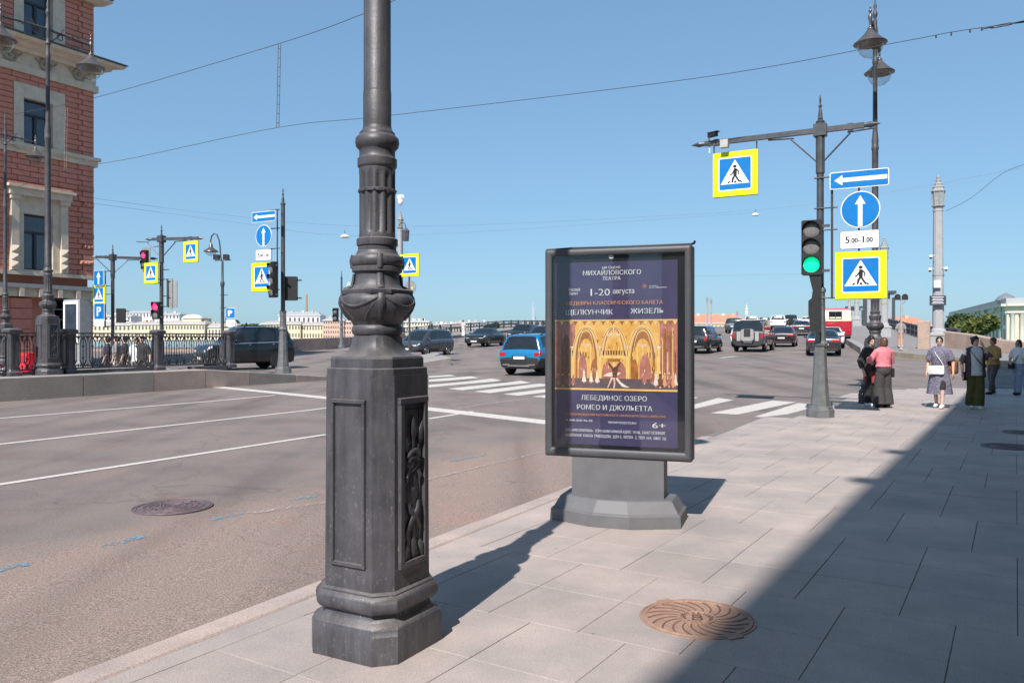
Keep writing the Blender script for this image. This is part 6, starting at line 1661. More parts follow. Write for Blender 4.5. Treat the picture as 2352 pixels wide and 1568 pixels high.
def top(J, m_='cloth_tee', hem=.50, sleeve=.5, loose=1.0, name='shirt', collar=False, open_=False):
    A, h, V = J['A'], J['h'], J['V']; b = MB()
    k = loose
    rings_z(b, J, [(0, .0, .872, .040, .038), (0, -.002, .862, .075, .047), (0, -.002, .840, .112, .054), (0, 0, .80, .116*k, .066*k), (0, .004, .75, .102*k, .076*k), (0, .006, .70, .096*k, .076*k), (0, .002, .63, .090*k, .072*k), (0, 0, .57, .096*k, .078*k), (0, 0, hem, .102*k, .082*k)], 24, .012, 7)
    for s_, sg in (('l', -1), ('r', 1)):
        sh = V((sg*.092, -.004, .812)); el = V(A['e'+s_]); wr = V(A['w'+s_])
        if sleeve <= 1:
            e = sh.lerp(el, sleeve * 1.3 if sleeve < .77 else 1); b.tube([tuple(sh), tuple(sh.lerp(e, .5)), tuple(e)], [.046*h*k, .046*h*k, .046*h*k], 12)
        else:
            e = el.lerp(wr, sleeve - 1); b.tube([tuple(sh), tuple(sh.lerp(el, .5)), tuple(el), tuple(el.lerp(e, .5)), tuple(e)], [.042*h*k, .040*h*k, .038*h*k, .036*h*k, .032*h*k], 12)
    o = remeshed(b, name, MATS[m_], J['t'], .011, 3)
    return o
def pants(J, m_='cloth_trousers', flare=1.0, name='trousers', end=1.0, waist=.60):
    L, h, V = J['L'], J['h'], J['V']; b = MB()
    rings_z(b, J, [(0, 0, waist, .088, .072), (0, -.004, .57, .098, .084), (0, -.006, .53, .104, .088), (0, -.004, .49, .100, .082), (0, 0, .465, .080, .066)], 20)
    for s_, sg in (('l', -1), ('r', 1)):
        hp = V((sg*.050, 0, .50)); kn = V(L['k'+s_]); an = V(L['a'+s_]); an = kn.lerp(an, end)
        b.tube([tuple(hp), tuple(hp.lerp(kn, .5)), tuple(kn), tuple(kn.lerp(an, .5)), tuple(an)], [.060*h, .054*h*lerp(1, flare, .3), .046*h*lerp(1, flare, .6), .046*h*lerp(1, flare, .85), .044*h*flare], 14)
    return remeshed(b, name, MATS[m_], J['t'], .012, 3)
def skirt(J, m_='cloth_dress', z0=.62, z1=.22, r0=.085, r1=.18, name='skirt', fold=.05, shift=0.0):
    b = MB(); n = 7
    rings_z(b, J, [(shift*i/n*.5, -.01*i/n, lerp(z0, z1, i/n), lerp(r0, r1, (i/n)**.8), lerp(r0*.85, r1*.72, (i/n)**.8)) for i in range(n + 1)], 48, fold, 9)
    return b.build(name, MATS[m_], J['t'], smooth=60)
def shoes(J, m_='cloth_white', name='shoe', big=1.0):
    L, h, V = J['L'], J['h'], J['V']
    for s_ in 'lr':
        an = V(L['a'+s_]); b = MB(); z = min(an.z - .045*h*0, an.z)
        capsule(b, an + Vector((0, -.018*h, -.012*h)), .029*h*big, an + Vector((0, .045*h, -.018*h)), .027*h*big, 10); capsule(b, an + Vector((0, .04*h, -.020*h)), .027*h*big, an + Vector((0, .095*h, -.025*h)), .021*h*big, 10)
        remeshed(b, name, MATS[m_], J['t'], .008, 1)
def bag(J, c=(0, .1, .5), size=(.14, .05, .10), m_='cloth_white', strap=None, name='bag', rot=0.0, strap_m=None):
    h, V = J['h'], J['V']; b = MB(); x, y, z = [s*h/2 for s in size]
    cc = V(c); Rm = Matrix.Rotation(rot, 3, 'Z'); prof = rounded(-x, x, -z, z, min(x, z)*.35, 4)
    rs = []
    for k, yy in ((.88, -y), (1.0, -y*.7), (1.0, y*.7), (.88, y)): rs.append([tuple(cc + Rm @ Vector((p[0]*k, yy, p[1]*k))) for p in prof])
    b.rings(rs[::-1], True); o = b.build(name, MATS[m_], J['t'], smooth=40)
    if strap:
        m0 = MB(); m0.tube([tuple(V(p)) for p in strap], .010*h, 6, flat=.5); m0.build('strap', MATS[strap_m or m_], o)
    return o
def vest_open(J, m_='cloth_shirt'):
    """open shirt: back and two front flaps with sleeves, front left bare"""
    A, h, V = J['A'], J['h'], J['V']
    b = MB(); rs = []; n = 22
    for z, rx, ry in ((.865, .065, .05), (.835, .118, .064), (.80, .136, .080), (.74, .128, .094), (.66, .124, .096), (.57, .124, .100), (.47, .130, .104), (.44, .132, .106)):
        o_, i_ = [], []
        for j in range(n + 1):
            a = R(90 + 38) + R(360 - 76) * j / n
            o_.append((rx*math.cos(a)*h*1.02, ry*math.sin(a)*h*1.02, z*h)); i_.append((rx*math.cos(a)*h*.93, ry*math.sin(a)*h*.93, z*h))
        rs.append(o_ + i_[::-1])
    b.rings(rs, True)
    for s_, sg in (('l', -1), ('r', 1)):
        sh = V((sg*.095, -.004, .812)); el = V(A['e'+s_]); b.tube([tuple(sh), tuple(sh.lerp(el, .5)), tuple(sh.lerp(el, .92))], [.046*h, .050*h, .054*h], 12)
    return b.build('open_shirt', MATS[m_], J['t'], smooth=50)
def gpx(x, y): X, Y = px(x, y, flat0); return (X, Y, 0.0)

# woman in pink, her back to the camera
person('person in pink shirt and wide black trousers hugging someone, back to the camera', gpx(2029, 936), -8, 1.56,
       [(pants, dict(m_='cloth_charcoal', flare=2.0, waist=.62)), (top, dict(m_='cloth_pink', hem=.60, sleeve=1.75, loose=1.12)), (shoes, dict(m_='cloth_black')), (bag, dict(c=(.135, .0, .50), size=(.03, .08, .13), m_='cloth_bag_black', strap=[(.13, 0, .56), (.12, 0, .68), (.09, -.02, .83)]))],
       'hair_brown', arms={'el': (-.17, .07, .66), 'wl': (-.10, .20, .70), 'er': (.165, .05, .655), 'wr': (.05, .19, .66)}, hair_style='bob', head=(25, 5), face=False, group='people standing by the lamp post')
# person in black facing us
person('person in black jacket smiling at the camera beside the lamp post', gpx(2001, 932), 165, 1.58,
       [(pants, dict(m_='cloth_black', flare=1.2, end=.98)), (skirt, dict(m_='cloth_maroon', z0=.53, z1=.34, r0=.10, r1=.115, name='shorts', fold=.02)), (top, dict(m_='cloth_jacket', hem=.50, sleeve=1.8, loose=1.12, name='jacket')), (shoes, dict(m_='cloth_white'))],
       'hair_black', arms={'er': (.175, -.02, .65), 'wr': (.165, .03, .525), 'el': (-.15, .10, .66), 'wl': (-.06, .20, .69)}, hair_style='curly', head=(-8, -3), group='people standing by the lamp post')
# woman in a patterned dress
person('person in blue patterned dress with white shoulder bag walking', gpx(2158, 937), -140, 1.58,
       [(skirt, dict(m_='cloth_dress', z0=.60, z1=.20, r0=.098, r1=.165, fold=.06, name='dress_skirt')), (pants, dict(m_='cloth_black', end=.12, name='leggings')), (top, dict(m_='cloth_dress', hem=.585, sleeve=.62, loose=1.10, name='dress_top')), (skirt, dict(m_='cloth_bag_red', z0=.625, z1=.595, r0=.103, r1=.103, fold=0, name='sash')),
        (bag, dict(c=(.02, .10, .535), size=(.20, .06, .12), m_='cloth_white', strap=[(-.075, .098, .585), (-.04, .098, .66), (.03, .085, .76), (.065, .03, .84), (.06, -.04, .835)])), (bag, dict(c=(-.13, -.10, .58), size=(.16, .10, .20), m_='cloth_bag_red', name='back_bag')), (shoes, dict(m_='cloth_white', big=1.05))],
       'hair_black', legs={'kl': (-.055, .07, .29), 'al': (-.055, .11, .05), 'kr': (.055, .0, .285), 'ar': (.055, -.07, .055)}, arms={'el': (-.165, -.03, .64), 'wl': (-.175, .02, .50), 'er': (.15, -.02, .635), 'wr': (.155, .03, .495)}, hair_style='bun', glasses='clear', head=(12, 4), skin='skin', group='people walking on the pavement')
# walker in white tee, open dark shirt, olive trousers
person('person in white tee, open dark shirt and olive trousers at the shadow edge', gpx(2240, 938), -165, 1.58,
       [(pants, dict(m_='cloth_olive', flare=1.55)), (top, dict(m_='cloth_tee', hem=.46, sleeve=.3, loose=1.13)), (vest_open, dict()), (shoes, dict(m_='cloth_white')), (bag, dict(c=(.14, .02, .45), size=(.05, .03, .12), m_='cloth_bag_black', name='phone_case', rot=.3)), (bag, dict(c=(-.10, .10, .60), size=(.03, .02, .04), m_='cloth_bag_black', strap=[(-.09, .085, .58), (.0, .10, .68), (.07, .06, .80), (.08, 0, .84)]))],
       'hair_black', legs={'kl': (-.045, .05, .29), 'al': (-.03, .06, .045), 'kr': (.05, .02, .28), 'ar': (.05, -.05, .05)}, arms={'el': (-.17, .06, .70), 'wl': (-.085, .06, .865), 'er': (.16, -.03, .63), 'wr': (.165, .02, .50)}, hair_style='short', head=(22, 2), group='people walking on the pavement')
person('person in mustard tee with beige bag standing in the shade', gpx(2281, 905), -105, 1.55,
       [(pants, dict(m_='cloth_trousers', flare=1.0, end=.92)), (top, dict(m_='cloth_mustard', hem=.53, sleeve=.75, loose=1.2)), (shoes, dict(m_='cloth_bag_black')), (bag, dict(c=(.06, -.10, .53), size=(.10, .16, .17), m_='cloth_bag_beige', strap=[(.06, -.10, .61), (.09, -.03, .75), (.08, 0, .83)]))],
       'hair_brown', legs={'kl': (-.05, .07, .29), 'al': (-.05, .10, .045), 'kr': (.05, .0, .285), 'ar': (.05, -.06, .05)}, arms={'el': (-.16, .05, .66), 'wl': (-.06, .15, .62), 'er': (.16, .04, .65), 'wr': (.06, .15, .62)}, hair_style='curly', skin='skin_warm', group='people walking on the pavement')
person('person in white tee, jeans and sunglasses at the right picture edge', gpx(2340, 907), -115, 1.50,
       [(pants, dict(m_='cloth_jeans', flare=1.05)), (top, dict(m_='cloth_white', hem=.57, sleeve=.6, loose=1.05)), (shoes, dict(m_='cloth_black')), (bag, dict(c=(.06, .12, .53), size=(.10, .05, .11), m_='cloth_bag_black', strap=[(.03, .10, .58), (-.02, .09, .68), (-.07, .04, .80), (-.06, -.03, .84)]))],
       'hair_black', legs={'kl': (-.05, .05, .29), 'al': (-.05, .08, .045), 'kr': (.05, .02, .285), 'ar': (.05, -.03, .05)}, arms={'er': (.15, .02, .64), 'wr': (.07, .13, .585)}, hair_style='long', glasses='sun', group='people walking on the pavement')
# small bollard by the lamp foot
b = MB(); b.lathe([(.13, 0), (.13, .22), (.115, .25), (.12, .30), (.075, .34), (.06, .38), (.085, .41), (.085, .45), (.05, .48), (.01, .49)], 8)
t = thing('bollard', 'small black vase-shaped bollard at the foot of the lamp post', 'bollard', gpx(1984, 926)); b.build('bollard_body', MATS['cast_iron'], t)
# far people
def far_p(label, x, yfeet, Y, phi, h, tp, bt, hair='hair_brown', grp='people far off', z=None, **kw):
    X = (x - CX) / FPX * Y; zz = EYE + (HY - yfeet) / FPX * Y if z is None else z
    return person(label, (X, Y, zz), phi, h, [(pants, dict(m_=bt)), (top, dict(m_=tp, hem=.5, sleeve=.7, loose=1.1)), (shoes, dict(m_='cloth_white'))], hair, near=False, face=False, group=grp, **kw)
far_p('person in white and coral walking up the bridge footway by the barrier', 2069, 801, 48.5, 20, 1.66, 'cloth_grey', 'cloth_coral', z=zA(54) + .32)
far_p('pale dressed person walking along the left bridge railing', 1064, 777, 88, 25, 1.75, 'cloth_pale', 'cloth_white', z=zA(79) + .32)
far_p('left of two dark figures far along the bridge footway', 1944, 742, 118, 20, 1.7, 'cloth_black', 'cloth_grey', z=zA(127) + .32)
far_p('right of two dark figures far along the bridge footway', 1951, 742, 117, 20, 1.7, 'cloth_jacket', 'cloth_pale', z=zA(126) + .32)
# people behind the left railing
for x, lab, tp, bt, hr, hh in ((247, 'person in dark blue top behind the railing, leftmost', 'cloth_navy', 'cloth_trousers', 'hair_black', 1.66), (268, 'person in grey shirt and pale trousers behind the railing', 'cloth_grey', 'cloth_pale', 'hair_brown', 1.70), (287, 'person in black behind the railing', 'cloth_black', 'cloth_charcoal', 'hair_black', 1.68), (313, 'person in white blouse behind the railing', 'cloth_white', 'cloth_grey', 'hair_brown', 1.64), (326, 'person in dark jacket behind the railing, rightmost', 'cloth_jacket', 'cloth_black', 'hair_black', 1.7)):
    Y = 26.5; X = (x - CX) / FPX * Y
    far_p(lab, x, 850, Y, -100 if x < 300 else 170, hh * .93, tp, bt, hr, 'people behind the railing', z=.02)
# ------------------------------------------------------------------ red rusticated building, left
mat('red_stone', (.50, .195, .138), .85, col2=(.58, .25, .185), scale=2.5, bump=.35, bscale=14)
mat('red_rough', (.44, .18, .125), .9, col2=(.54, .25, .18), scale=8, bump=.9, bscale=22)
mat('cream_trim', (.60, .52, .41), .85, var=.12, scale=3, bump=.15)
mat('roof_dark', (.05, .055, .06), .5, var=.15)
mat('win_frame_dark', (.03, .032, .035), .5, var=.1)
mat('house_glass', (.035, .055, .085), .05, var=.4, scale=1.5, spec=.9)
CB = Vector(((213 - CX) / FPX * 38, 38.0))
rb = thing('red_building', 'red rusticated stone building with cream window surrounds at the left edge', 'building', (CB.x, CB.y, 0), RZ)
# local: y = -k backwards along the facade, x = 0 facade plane facing +x
KL = 12.0
def rbx(nm, m_, k0, k1, x0, x1, z0, z1, parent=rb):
    b = MB(); b.box2((x0, -k1, z0), (x1, -k0, z1)); return b.build(nm, MATS[m_], parent)
core = rbx('wall', 'red_stone', 0.06, KL, -9, -.31, .0, 22)
holes = [(1.96, 3.25, 10.02, 12.05), (1.96, 3.25, 4.55, 7.0), (1.96, 3.25, 14.75, 17.1), (6.0, 7.3, 10.02, 12.05), (6.0, 7.3, 4.55, 7.0), (6.0, 7.3, 14.75, 17.1)]
sur = [(1.40, 3.66, 9.9, 12.65), (1.30, 3.85, 4.4, 8.05), (1.40, 3.66, 14.4, 17.6), (5.44, 7.7, 9.9, 12.65), (5.34, 7.9, 4.4, 8.05), (5.44, 7.7, 14.4, 17.6)]
# stone courses
blk = {}
def block(k0, k1, z0, z1, m_='red_stone', proud=0.0):
    key = (round(k1 - k0, 2), round(z1 - z0, 2), m_)
    if key not in blk:
        b = MB(); w, h_ = (k1 - k0)/2 - .005, (z1 - z0)/2 - .007; c_ = .018
        if m_ == 'red_stone': b.rings([[(x, -w + e if q in (0, 3) else w - e, -h_ + e if q in (0, 1) else h_ - e) for q in range(4)] for x, e in ((-.33, 0), (.03, 0), (.06, c_))], True)
        else:
            n1, n2 = 8, 3; vs2 = []; fs2 = []
            for i in range(n1 + 1):
                for j in range(n2 + 1):
                    ed = i in (0, n1) or j in (0, n2); vs2.append((.05 if ed else .13 + random.uniform(-.04, .05), lerp(-w, w, i/n1), lerp(-h_, h_, j/n2)))
            for i in range(n1):
                for j in range(n2): a = i*(n2+1)+j; fs2.append((a, a+n2+1, a+n2+2, a+1))
            b.add(vs2, fs2); b.box2((-.33, -w, -h_), (.05, w, h_))
        blk[key] = b.mesh('stone_block', MATS[m_])
    link('stone_block', blk[key], core, (proud, -(k0 + k1)/2, (z0 + z1)/2))
CH = .245
def courses(z0, z1, par=0):
    n = int(round((z1 - z0) / CH)); ch = (z1 - z0) / n
    for i in range(n):
        za, zb = z0 + i*ch, z0 + (i+1)*ch
        cuts = [s for s in sur if s[2] < zb - .05 and s[3] > za + .05]
        spans = []; k = .0
        for s in sorted(cuts): spans.append((k, s[0])); k = s[1]
        spans.append((k, 5.34 if not cuts else min(KL, 9.0)))
        for a, c in spans:
            if a > 8.5 or c - a < .15: continue
            q = a; first = True
            # corner quoin, alternately long and short, proud of the wall
            if a == 0:
                ql = .75 if (i + par) % 2 else .55
                rough = ((za * 7.3) % 5) < 1.6 and za < 9
                block(0, ql, za, zb, 'red_rough' if rough else 'red_stone', .05); q = ql
            m_ = max(1, int(round((c - q) / .85))); wd = (c - q) / m_
            for j in range(m_): block(q + j*wd, q + (j+1)*wd, za, zb)
courses(9.98, 13.1); courses(4.45, 9.6, 1); courses(14.5, 17.2)
# ground floor in larger blocks
for i in range(6):
    for j in range(5): 
        if not (2 <= j <= 2): block(j*.95, (j+1)*.95, .55 + i*.46, .55 + (i+1)*.46)
# surrounds, cornices
def band(nm, z0, z1, pr, k0=-.0, m_='cream_trim'): 
    b = MB(); b.box2((-.3, -KL, z0), (pr, pr if k0 == 0 else k0, z1)); return b.build(nm, MATS[m_], rb)
band('string_course', 9.60, 9.98, .16); band('string_course', 9.86, 10.02, .26, 0); band('string_course', 4.30, 4.46, .22); band('string_course', 3.74, 3.92, .34, m_='sign_back'); band('string_course', 3.36, 3.74, .20)
band('frieze', 13.1, 13.42, .18); band('frieze', 13.42, 14.0, .10)
b = MB()
prof = [(-.2, 13.98), (.28, 13.98), (.34, 14.10), (.55, 14.16), (.60, 14.26), (.95, 14.32), (1.02, 14.42), (1.02, 14.46), (-.2, 14.50)]
b.rings([[(x, y if y < -1 else y + max(0, x), z) for x, z in prof] for y in (-KL, 0.02)], True); b.build('main_cornice', MATS['cream_trim'], rb)
b = MB(); b.rings([[(x, y if y < -1 else y + max(0, x), z) for x, z in [(-.2, 14.47), (1.08, 14.47), (1.08, 14.53), (-.2, 14.58)]] for y in (-KL, 0.02)], True); b.build('cornice_flashing', MATS['roof_dark'], rb)
b = MB(); b.rings([[(x, y if y < -1 else y + max(0, x), z) for x, z in [(-.2, 17.2), (.3, 17.2), (.6, 17.4), (.62, 17.5), (-.2, 17.55)]] for y in (-KL, 0.02)], True); b.build('upper_cornice', MATS['cream_trim'], rb)
b = MB(); b.box2((-.3, -KL, 17.56), (.66, .66, 17.62)); b.build('eaves_flashing', MATS['roof_dark'], rb)
for j in range(6):     # wreaths on the frieze
    b = MB(); kc = .75 + j*1.55; b.tube([(.16, -kc + .26*math.cos(a*.4488), 13.72 + .24*math.sin(a*.4488)) for a in range(15)], .05, 6); b.sph((.14, -kc, 13.74), (.08, .10, .10), 8, 6); b.tube([(.14, -kc - .5, 13.9), (.18, -kc - .35, 13.75), (.16, -kc - .28, 13.72)], .03, 5); b.tube([(.14, -kc + .5, 13.9), (.18, -kc + .35, 13.75), (.16, -kc + .28, 13.72)], .03, 5); b.build('wreath', mat('wreath_stone', (.30, .26, .20), .9, var=.2, scale=6), rb, smooth=50)
for (a, c, z0, z1), (k0, k1, g0, g1) in zip(sur, holes):
    w = thing('window', '', '', (0, 0, 0)); del w['label'], w['category']; w.parent = rb
    b = MB(); b.box2((-.30, -k1, g0), (-.24, -k0, g1)); b.build('pane', MATS['house_glass'], w)
    b = MB()
    km = (k0 + k1)/2; zt = lerp(g0, g1, .68)
    for q in (((-.24, -k1, zt - .05), (-.17, -k0, zt + .05)), ((-.24, -km - .06, g0), (-.17, -km + .06, zt)), ((-.24, -k1, g0), (-.17, -k1 + .07, g1)), ((-.24, -k0 - .07, g0), (-.17, -k0, g1)), ((-.24, -k1, g1 - .07), (-.17, -k0, g1)), ((-.24, -k1, g0), (-.17, -k0, g0 + .07))): b.box2(*q)
    b.build('sash', MATS['win_frame_dark'], w)
    b = MB(); pr = .10
    b.box2((-.28, -c, z0), (pr, -k1, z1)); b.box2((-.28, -k0, z0), (pr, -a, z1)); b.box2((-.28, -k1, g1), (pr - .02, -k0, z1)); b.box2((-.28, -k1, z0), (pr - .02, -k0, g0))
    b.build('surround', MATS['cream_trim'], w)
    if z1 - z0 > 3.5:       # piano nobile: pilasters and entablature
        for ka in (a + .18, c - .18):
            b = MB(); b.box2((pr, -ka - .16, z0 + .1), (pr + .12, -ka + .16, z1 - .5)); b.box2((pr, -ka - .22, z1 - .5), (pr + .2, -ka + .22, z1 - .3))
            for d_ in range(3): b.rings([[(pr + .12, -ka - .17, z0 + .2 + .33*d_), (pr + .12, -ka + .17, z0 + .2 + .33*d_), (pr + .12, -ka + .17, z0 + .5 + .33*d_), (pr + .12, -ka - .17, z0 + .5 + .33*d_)], [(pr + .26, -ka - .01, z0 + .34 + .33*d_), (pr + .26, -ka + .01, z0 + .34 + .33*d_), (pr + .26, -ka + .01, z0 + .36 + .33*d_), (pr + .26, -ka - .01, z0 + .36 + .33*d_)]], True)
            b.build('pilaster', MATS['cream_trim'], w)
        b = MB(); b.box2((0, -c - .1, z1 - .30), (.34, -a + .1, z1)); b.box2((0, -c - .22, z1), (.46, -a + .22, z1 + .12)); b.build('entablature', MATS['cream_trim'], w)
        b = MB(); b.rings([[(x, -c - .2, z1 + .12), (x, -a + .2, z1 + .12), (x, -a + .1, z1 + .24), (x, -c - .1, z1 + .24)] for x in (0, .3)], True); b.build('pediment', MATS['red_stone'], w)
    else:
        b = MB(); b.box2((0, -c - .05, z0 - .12), (.22, -a + .05, z0 + .02)); b.build('sill', MATS['cream_trim'], w)
for q in range(7):
    b = MB(); kc = .9 + q*.85; b.box2((.2, -kc - .10, 3.36), (.34, -kc + .10, 3.72)); b.build('console', MATS['cream_trim'], rb)
# shop front at the corner of the red building
b = MB(); b.box2((.0, -1.9, .55), (.06, -.15, 3.3)); b.build('shop_glass', MATS['house_glass'], rb)
kio = thing('street_kiosk', 'pale framed kiosk panel at the foot of the red building', 'kiosk', pz(178, 830, 33.5)[:2] + (.45,), RZ)
b = MB(); b.box((0, 0, 1.35), (1.1, .5, 2.7)); b.build('cabinet', mat('kiosk_grey', (.32, .33, .34), .5), kio)
b = MB()
for q in (((-.5, -.30, .9), (.5, -.25, 1.0)), ((-.5, -.30, 2.5), (.5, -.25, 2.62)), ((-.5, -.30, 1.0), (-.40, -.25, 2.5)), ((.40, -.30, 1.0), (.5, -.25, 2.5))): b.box2(*q)
b.build('white_frame', MATS['sign_white'], kio)
b = MB(); b.box2((-.40, -.275, 1.0), (.40, -.255, 2.5)); b.build('dark_panel', MATS['house_glass'], kio)
# red barrier box
b = MB(); b.rings([rounded_ for rounded_ in [[(x, y, z) for x, y in rounded(-w, w, -d, d, .04)] for w, d, z in ((.26, .16, 0), (.24, .14, .25), (.25, .15, .55))]], True)
t = thing('water_barrier', 'red plastic road barrier beside the lamp plinth on the left', 'barrier', pz(64, 848, 20.6)[:2] + (.62,), RZ); b.build('barrier_body', mat('red_plastic', (.62, .015, .03), .45), t, smooth=30)
b = MB(); b.box((0, -.15, .40), (.40, .02, .16)); b.build('recess', mat('red_plastic_dark', (.40, .01, .02), .5), t)

# ------------------------------------------------------------------ cast iron railing on the raised footway
fence = thing('iron_railing', 'ornate black cast iron railing with square posts on the raised footway', 'railing', (*st(0, 0), 0), RZ)
def loc_of(s, t): return (-t, s)
ft = 19.45
posts = [(4.3, 8.45), None]
def post(s):
    b = MB(); b.csq([(.16, .02, 0), (.16, .02, .09), (.13, .02, .12), (.115, .02, .16), (.115, .02, .98), (.13, .02, 1.0), (.16, .02, 1.04), (.165, .02, 1.09), (.13, .02, 1.12), (.10, .02, 1.13)])
    o = b.build('post', MATS['cast_iron'], fence, loc=(-ft, s, .655))
    for fx, fy, rz_ in ((0, -1, 0), (1, 0, math.pi/2)):
        m0 = MB(); m0.at(Matrix.Rotation(rz_, 4, 'Z'))
        for xa, xb, za, zb in ((-.075, .075, .90, .92), (-.075, .075, .22, .24), (-.075, -.06, .24, .90), (.06, .075, .24, .90)): m0.box2((xa, -.125, za), (xb, -.113, zb))
        m0.build('post_moulding', MATS['cast_iron'], o)
def s_at_px(x):
    q = (x - CX) / FPX; # st(s,ft): X/Y = q
    return (TD.x*ft - q*TD.y*ft) / (q*SD.y - SD.x)
ps = [s_at_px(x) for x in (-140, 28, 158, 362, 527)]
for s in ps: post(s)
bal = MB(); zb, zt = .16, 1.0; rr_b = .012
def scroll(cx_, cz, r, a0, a1, n=12, rad=.014, shrink=.35): return [(0, cx_ + r*(1 - shrink*k/n)*math.cos(lerp(a0, a1, k/n)), cz + r*(1 - shrink*k/n)*math.sin(lerp(a0, a1, k/n))) for k in range(n + 1)]
wb = .118
for sg in (-1, 1):
    bal.tube([(0, sg*.045, .34), (0, sg*.045, .76)], .012, 6)
    bal.tube([(0, sg*.045, .76), (0, sg*.060, .80)] + [(0, sg*(.045 + .055*math.sin(k*.5)), .83 + .065*(1 - math.cos(k*.5))) for k in range(1, 7)], .015, 6)
    bal.tube([(0, sg*.045, .34), (0, sg*.060, .31)] + [(0, sg*(.045 + .050*math.sin(k*.5)), .285 - .055*(1 - math.cos(k*.5))) for k in range(1, 7)], .015, 6)
    bal.sph((0, sg*.03, .93), (.012, .022, .022), 8, 6)
bal.tube([(0, 0, .80), (0, 0, .96)], .012, 6); bal.sph((0, 0, .90), (.016, .03, .035), 8, 6); bal.sph((0, 0, .22), (.016, .025, .03), 8, 6); bal.tube([(0, 0, .16), (0, 0, .25)], .012, 6)
balm = bal.mesh('baluster_scroll', MATS['cast_iron'], 60)
sp = MB(); sp.tube([(0, 0, .15), (0, 0, 1.0)], .012, 6); sp.lathe([(.012, .66), (.032, .69), (.014, .72)], 8); sp.lathe([(.012, .36), (.030, .39), (.014, .43)], 8); sp.lathe([(.03, .15), (.016, .22)], 8)
spm = sp.mesh('baluster', MATS['cast_iron'], 50)
for s0, s1 in zip(ps, ps[1:]):
    a, c = s0 + .12, s1 - .12
    for z0, z1, w in ((1.0, 1.035, .035), (.115, .16, .03), (.02, .10, .05)):
        if z0 < .05 and s0 > ps[3] - .1: continue
        b = MB(); b.box2((-ft - w, a, .655 + z0), (-ft + w, c, .655 + z1)); b.build('rail', MATS['cast_iron'], fence)
    n = max(2, int(round((c - a) / .25))); d = (c - a) / n
    for k in range(n):
        link('baluster_scroll', balm, fence, (-ft, a + (k + .5)*d, .655))
        if k: link('baluster', spm, fence, (-ft, a + k*d, .655))
# sheltered base beyond last panel
b = MB(); b.box2((-ft - .15, ps[3] + 1.1, .60), (-ft + .15, ps[4] - .2, .73)); b.build('base_block', MATS['cast_iron'], fence)

# ------------------------------------------------------------------ embankment parapets
def wall_run(name, label, pts, hgt, thick, m_='pink_granite', seg=2.2, z_of=None, extra=0.0):
    t = thing(name, label, 'parapet', (0, 0, 0))
    for (p0, p1) in zip(pts, pts[1:]):
        p0v, p1v = Vector(p0), Vector(p1); n = max(1, int(round((p1v.xy - p0v.xy).length / seg)))
        d = (p1v.xy - p0v.xy).normalized(); nn = Vector((-d.y, d.x)) * thick / 2
        for k in range(n):
            a, c = p0v.lerp(p1v, k / n), p0v.lerp(p1v, (k + 1) / n); a = a + Vector((d.x, d.y, 0)) * .006; c = c - Vector((d.x, d.y, 0)) * .006
            m0 = MB(); rs = []
            for q in (a, c): rs.append([(q.x + nn.x, q.y + nn.y, q.z - 1.0), (q.x - nn.x, q.y - nn.y, q.z - 1.0), (q.x - nn.x, q.y - nn.y, q.z + hgt - .02), (q.x - nn.x*.8, q.y - nn.y*.8, q.z + hgt), (q.x + nn.x*.8, q.y + nn.y*.8, q.z + hgt), (q.x + nn.x, q.y + nn.y, q.z + hgt - .02)])
            m0.rings(rs, True); m0.build('granite_slab', MATS[m_], t)
    return t
def W3(x, y, Y): return pz(x, y, Y)
wall_run('granite_parapet', 'pink granite parapet of the embankment, left of the bridge', [(-90, 84, -.55), (-48, 69, -.5), W3(560, 838, 58), W3(655, 830, 58.3), W3(668, 813, 58.5), W3(742, 809, 62), W3(810, 804, 68), W3(925, 790, 80)], 1.12, .55)
t = thing('traffic_island', 'low concrete wedge island behind the near lamp post', 'traffic island', (0, 0, 0))
q = [px(x, y) for x, y in ((926, 843), (1036, 838), (1000, 822), (935, 823))]
m0 = MB(); zq = [zroad(*p) for p in q]
m0.add([(*q[0], zq[0] - .05), (*q[1], zq[1] - .05), (*q[2], zq[2] - .05), (*q[3], zq[3] - .05), (*q[0], zq[0] + .04), (*q[1], zq[1] + .34), (*q[2], zq[2] + .34), (*q[3], zq[3] + .04)], [(0, 3, 2, 1), (4, 5, 6, 7), (0, 1, 5, 4), (1, 2, 6, 5), (2, 3, 7, 6), (3, 0, 4, 7)]); m0.build('wedge', MATS['grey_granite'], t)
wall_run('granite_parapet', 'pink granite parapet falling away right of the lantern column', [W3(2166, 808, 47), W3(2230, 818, 44.5), W3(2290, 832, 42), W3(2352, 842, 40.5), (38, 38, .0), (52, 33, 0)], 1.22, .55)
# kerb of the bridge abutment on the right (yellowish stones)
kb = thing('stone_kerb', 'yellowish granite kerb at the foot of the bridge abutment', 'kerb', (0, 0, 0))
kpts = [px(x, y) for x, y in ((2010, 812), (2050, 818), (2100, 824), (2150, 829), (2210, 834), (2270, 840), (2340, 846))]
for p0, p1 in zip(kpts, kpts[1:]):
    for k in range(3):
        a, c = Vector(p0).lerp(Vector(p1), k/3), Vector(p0).lerp(Vector(p1), (k+1)/3); d = (c - a).normalized(); nn = Vector((-d.y, d.x)); a = a + d*.01; c = c - d*.01
        m0 = MB(); z0, z1 = zroad(*a), zroad(*c); rs = []
        for q_, z in ((a, z0), (c, z1)): rs.append([(q_.x, q_.y, z - .2), (q_.x, q_.y, z + .24), (q_.x + nn.x*.35, q_.y + nn.y*.35, z + .25), (q_.x + nn.x*.35, q_.y + nn.y*.35, z - .2)])
        m0.rings(rs, True); m0.build('kerb_block', MATS['yellow_kerb'], kb)
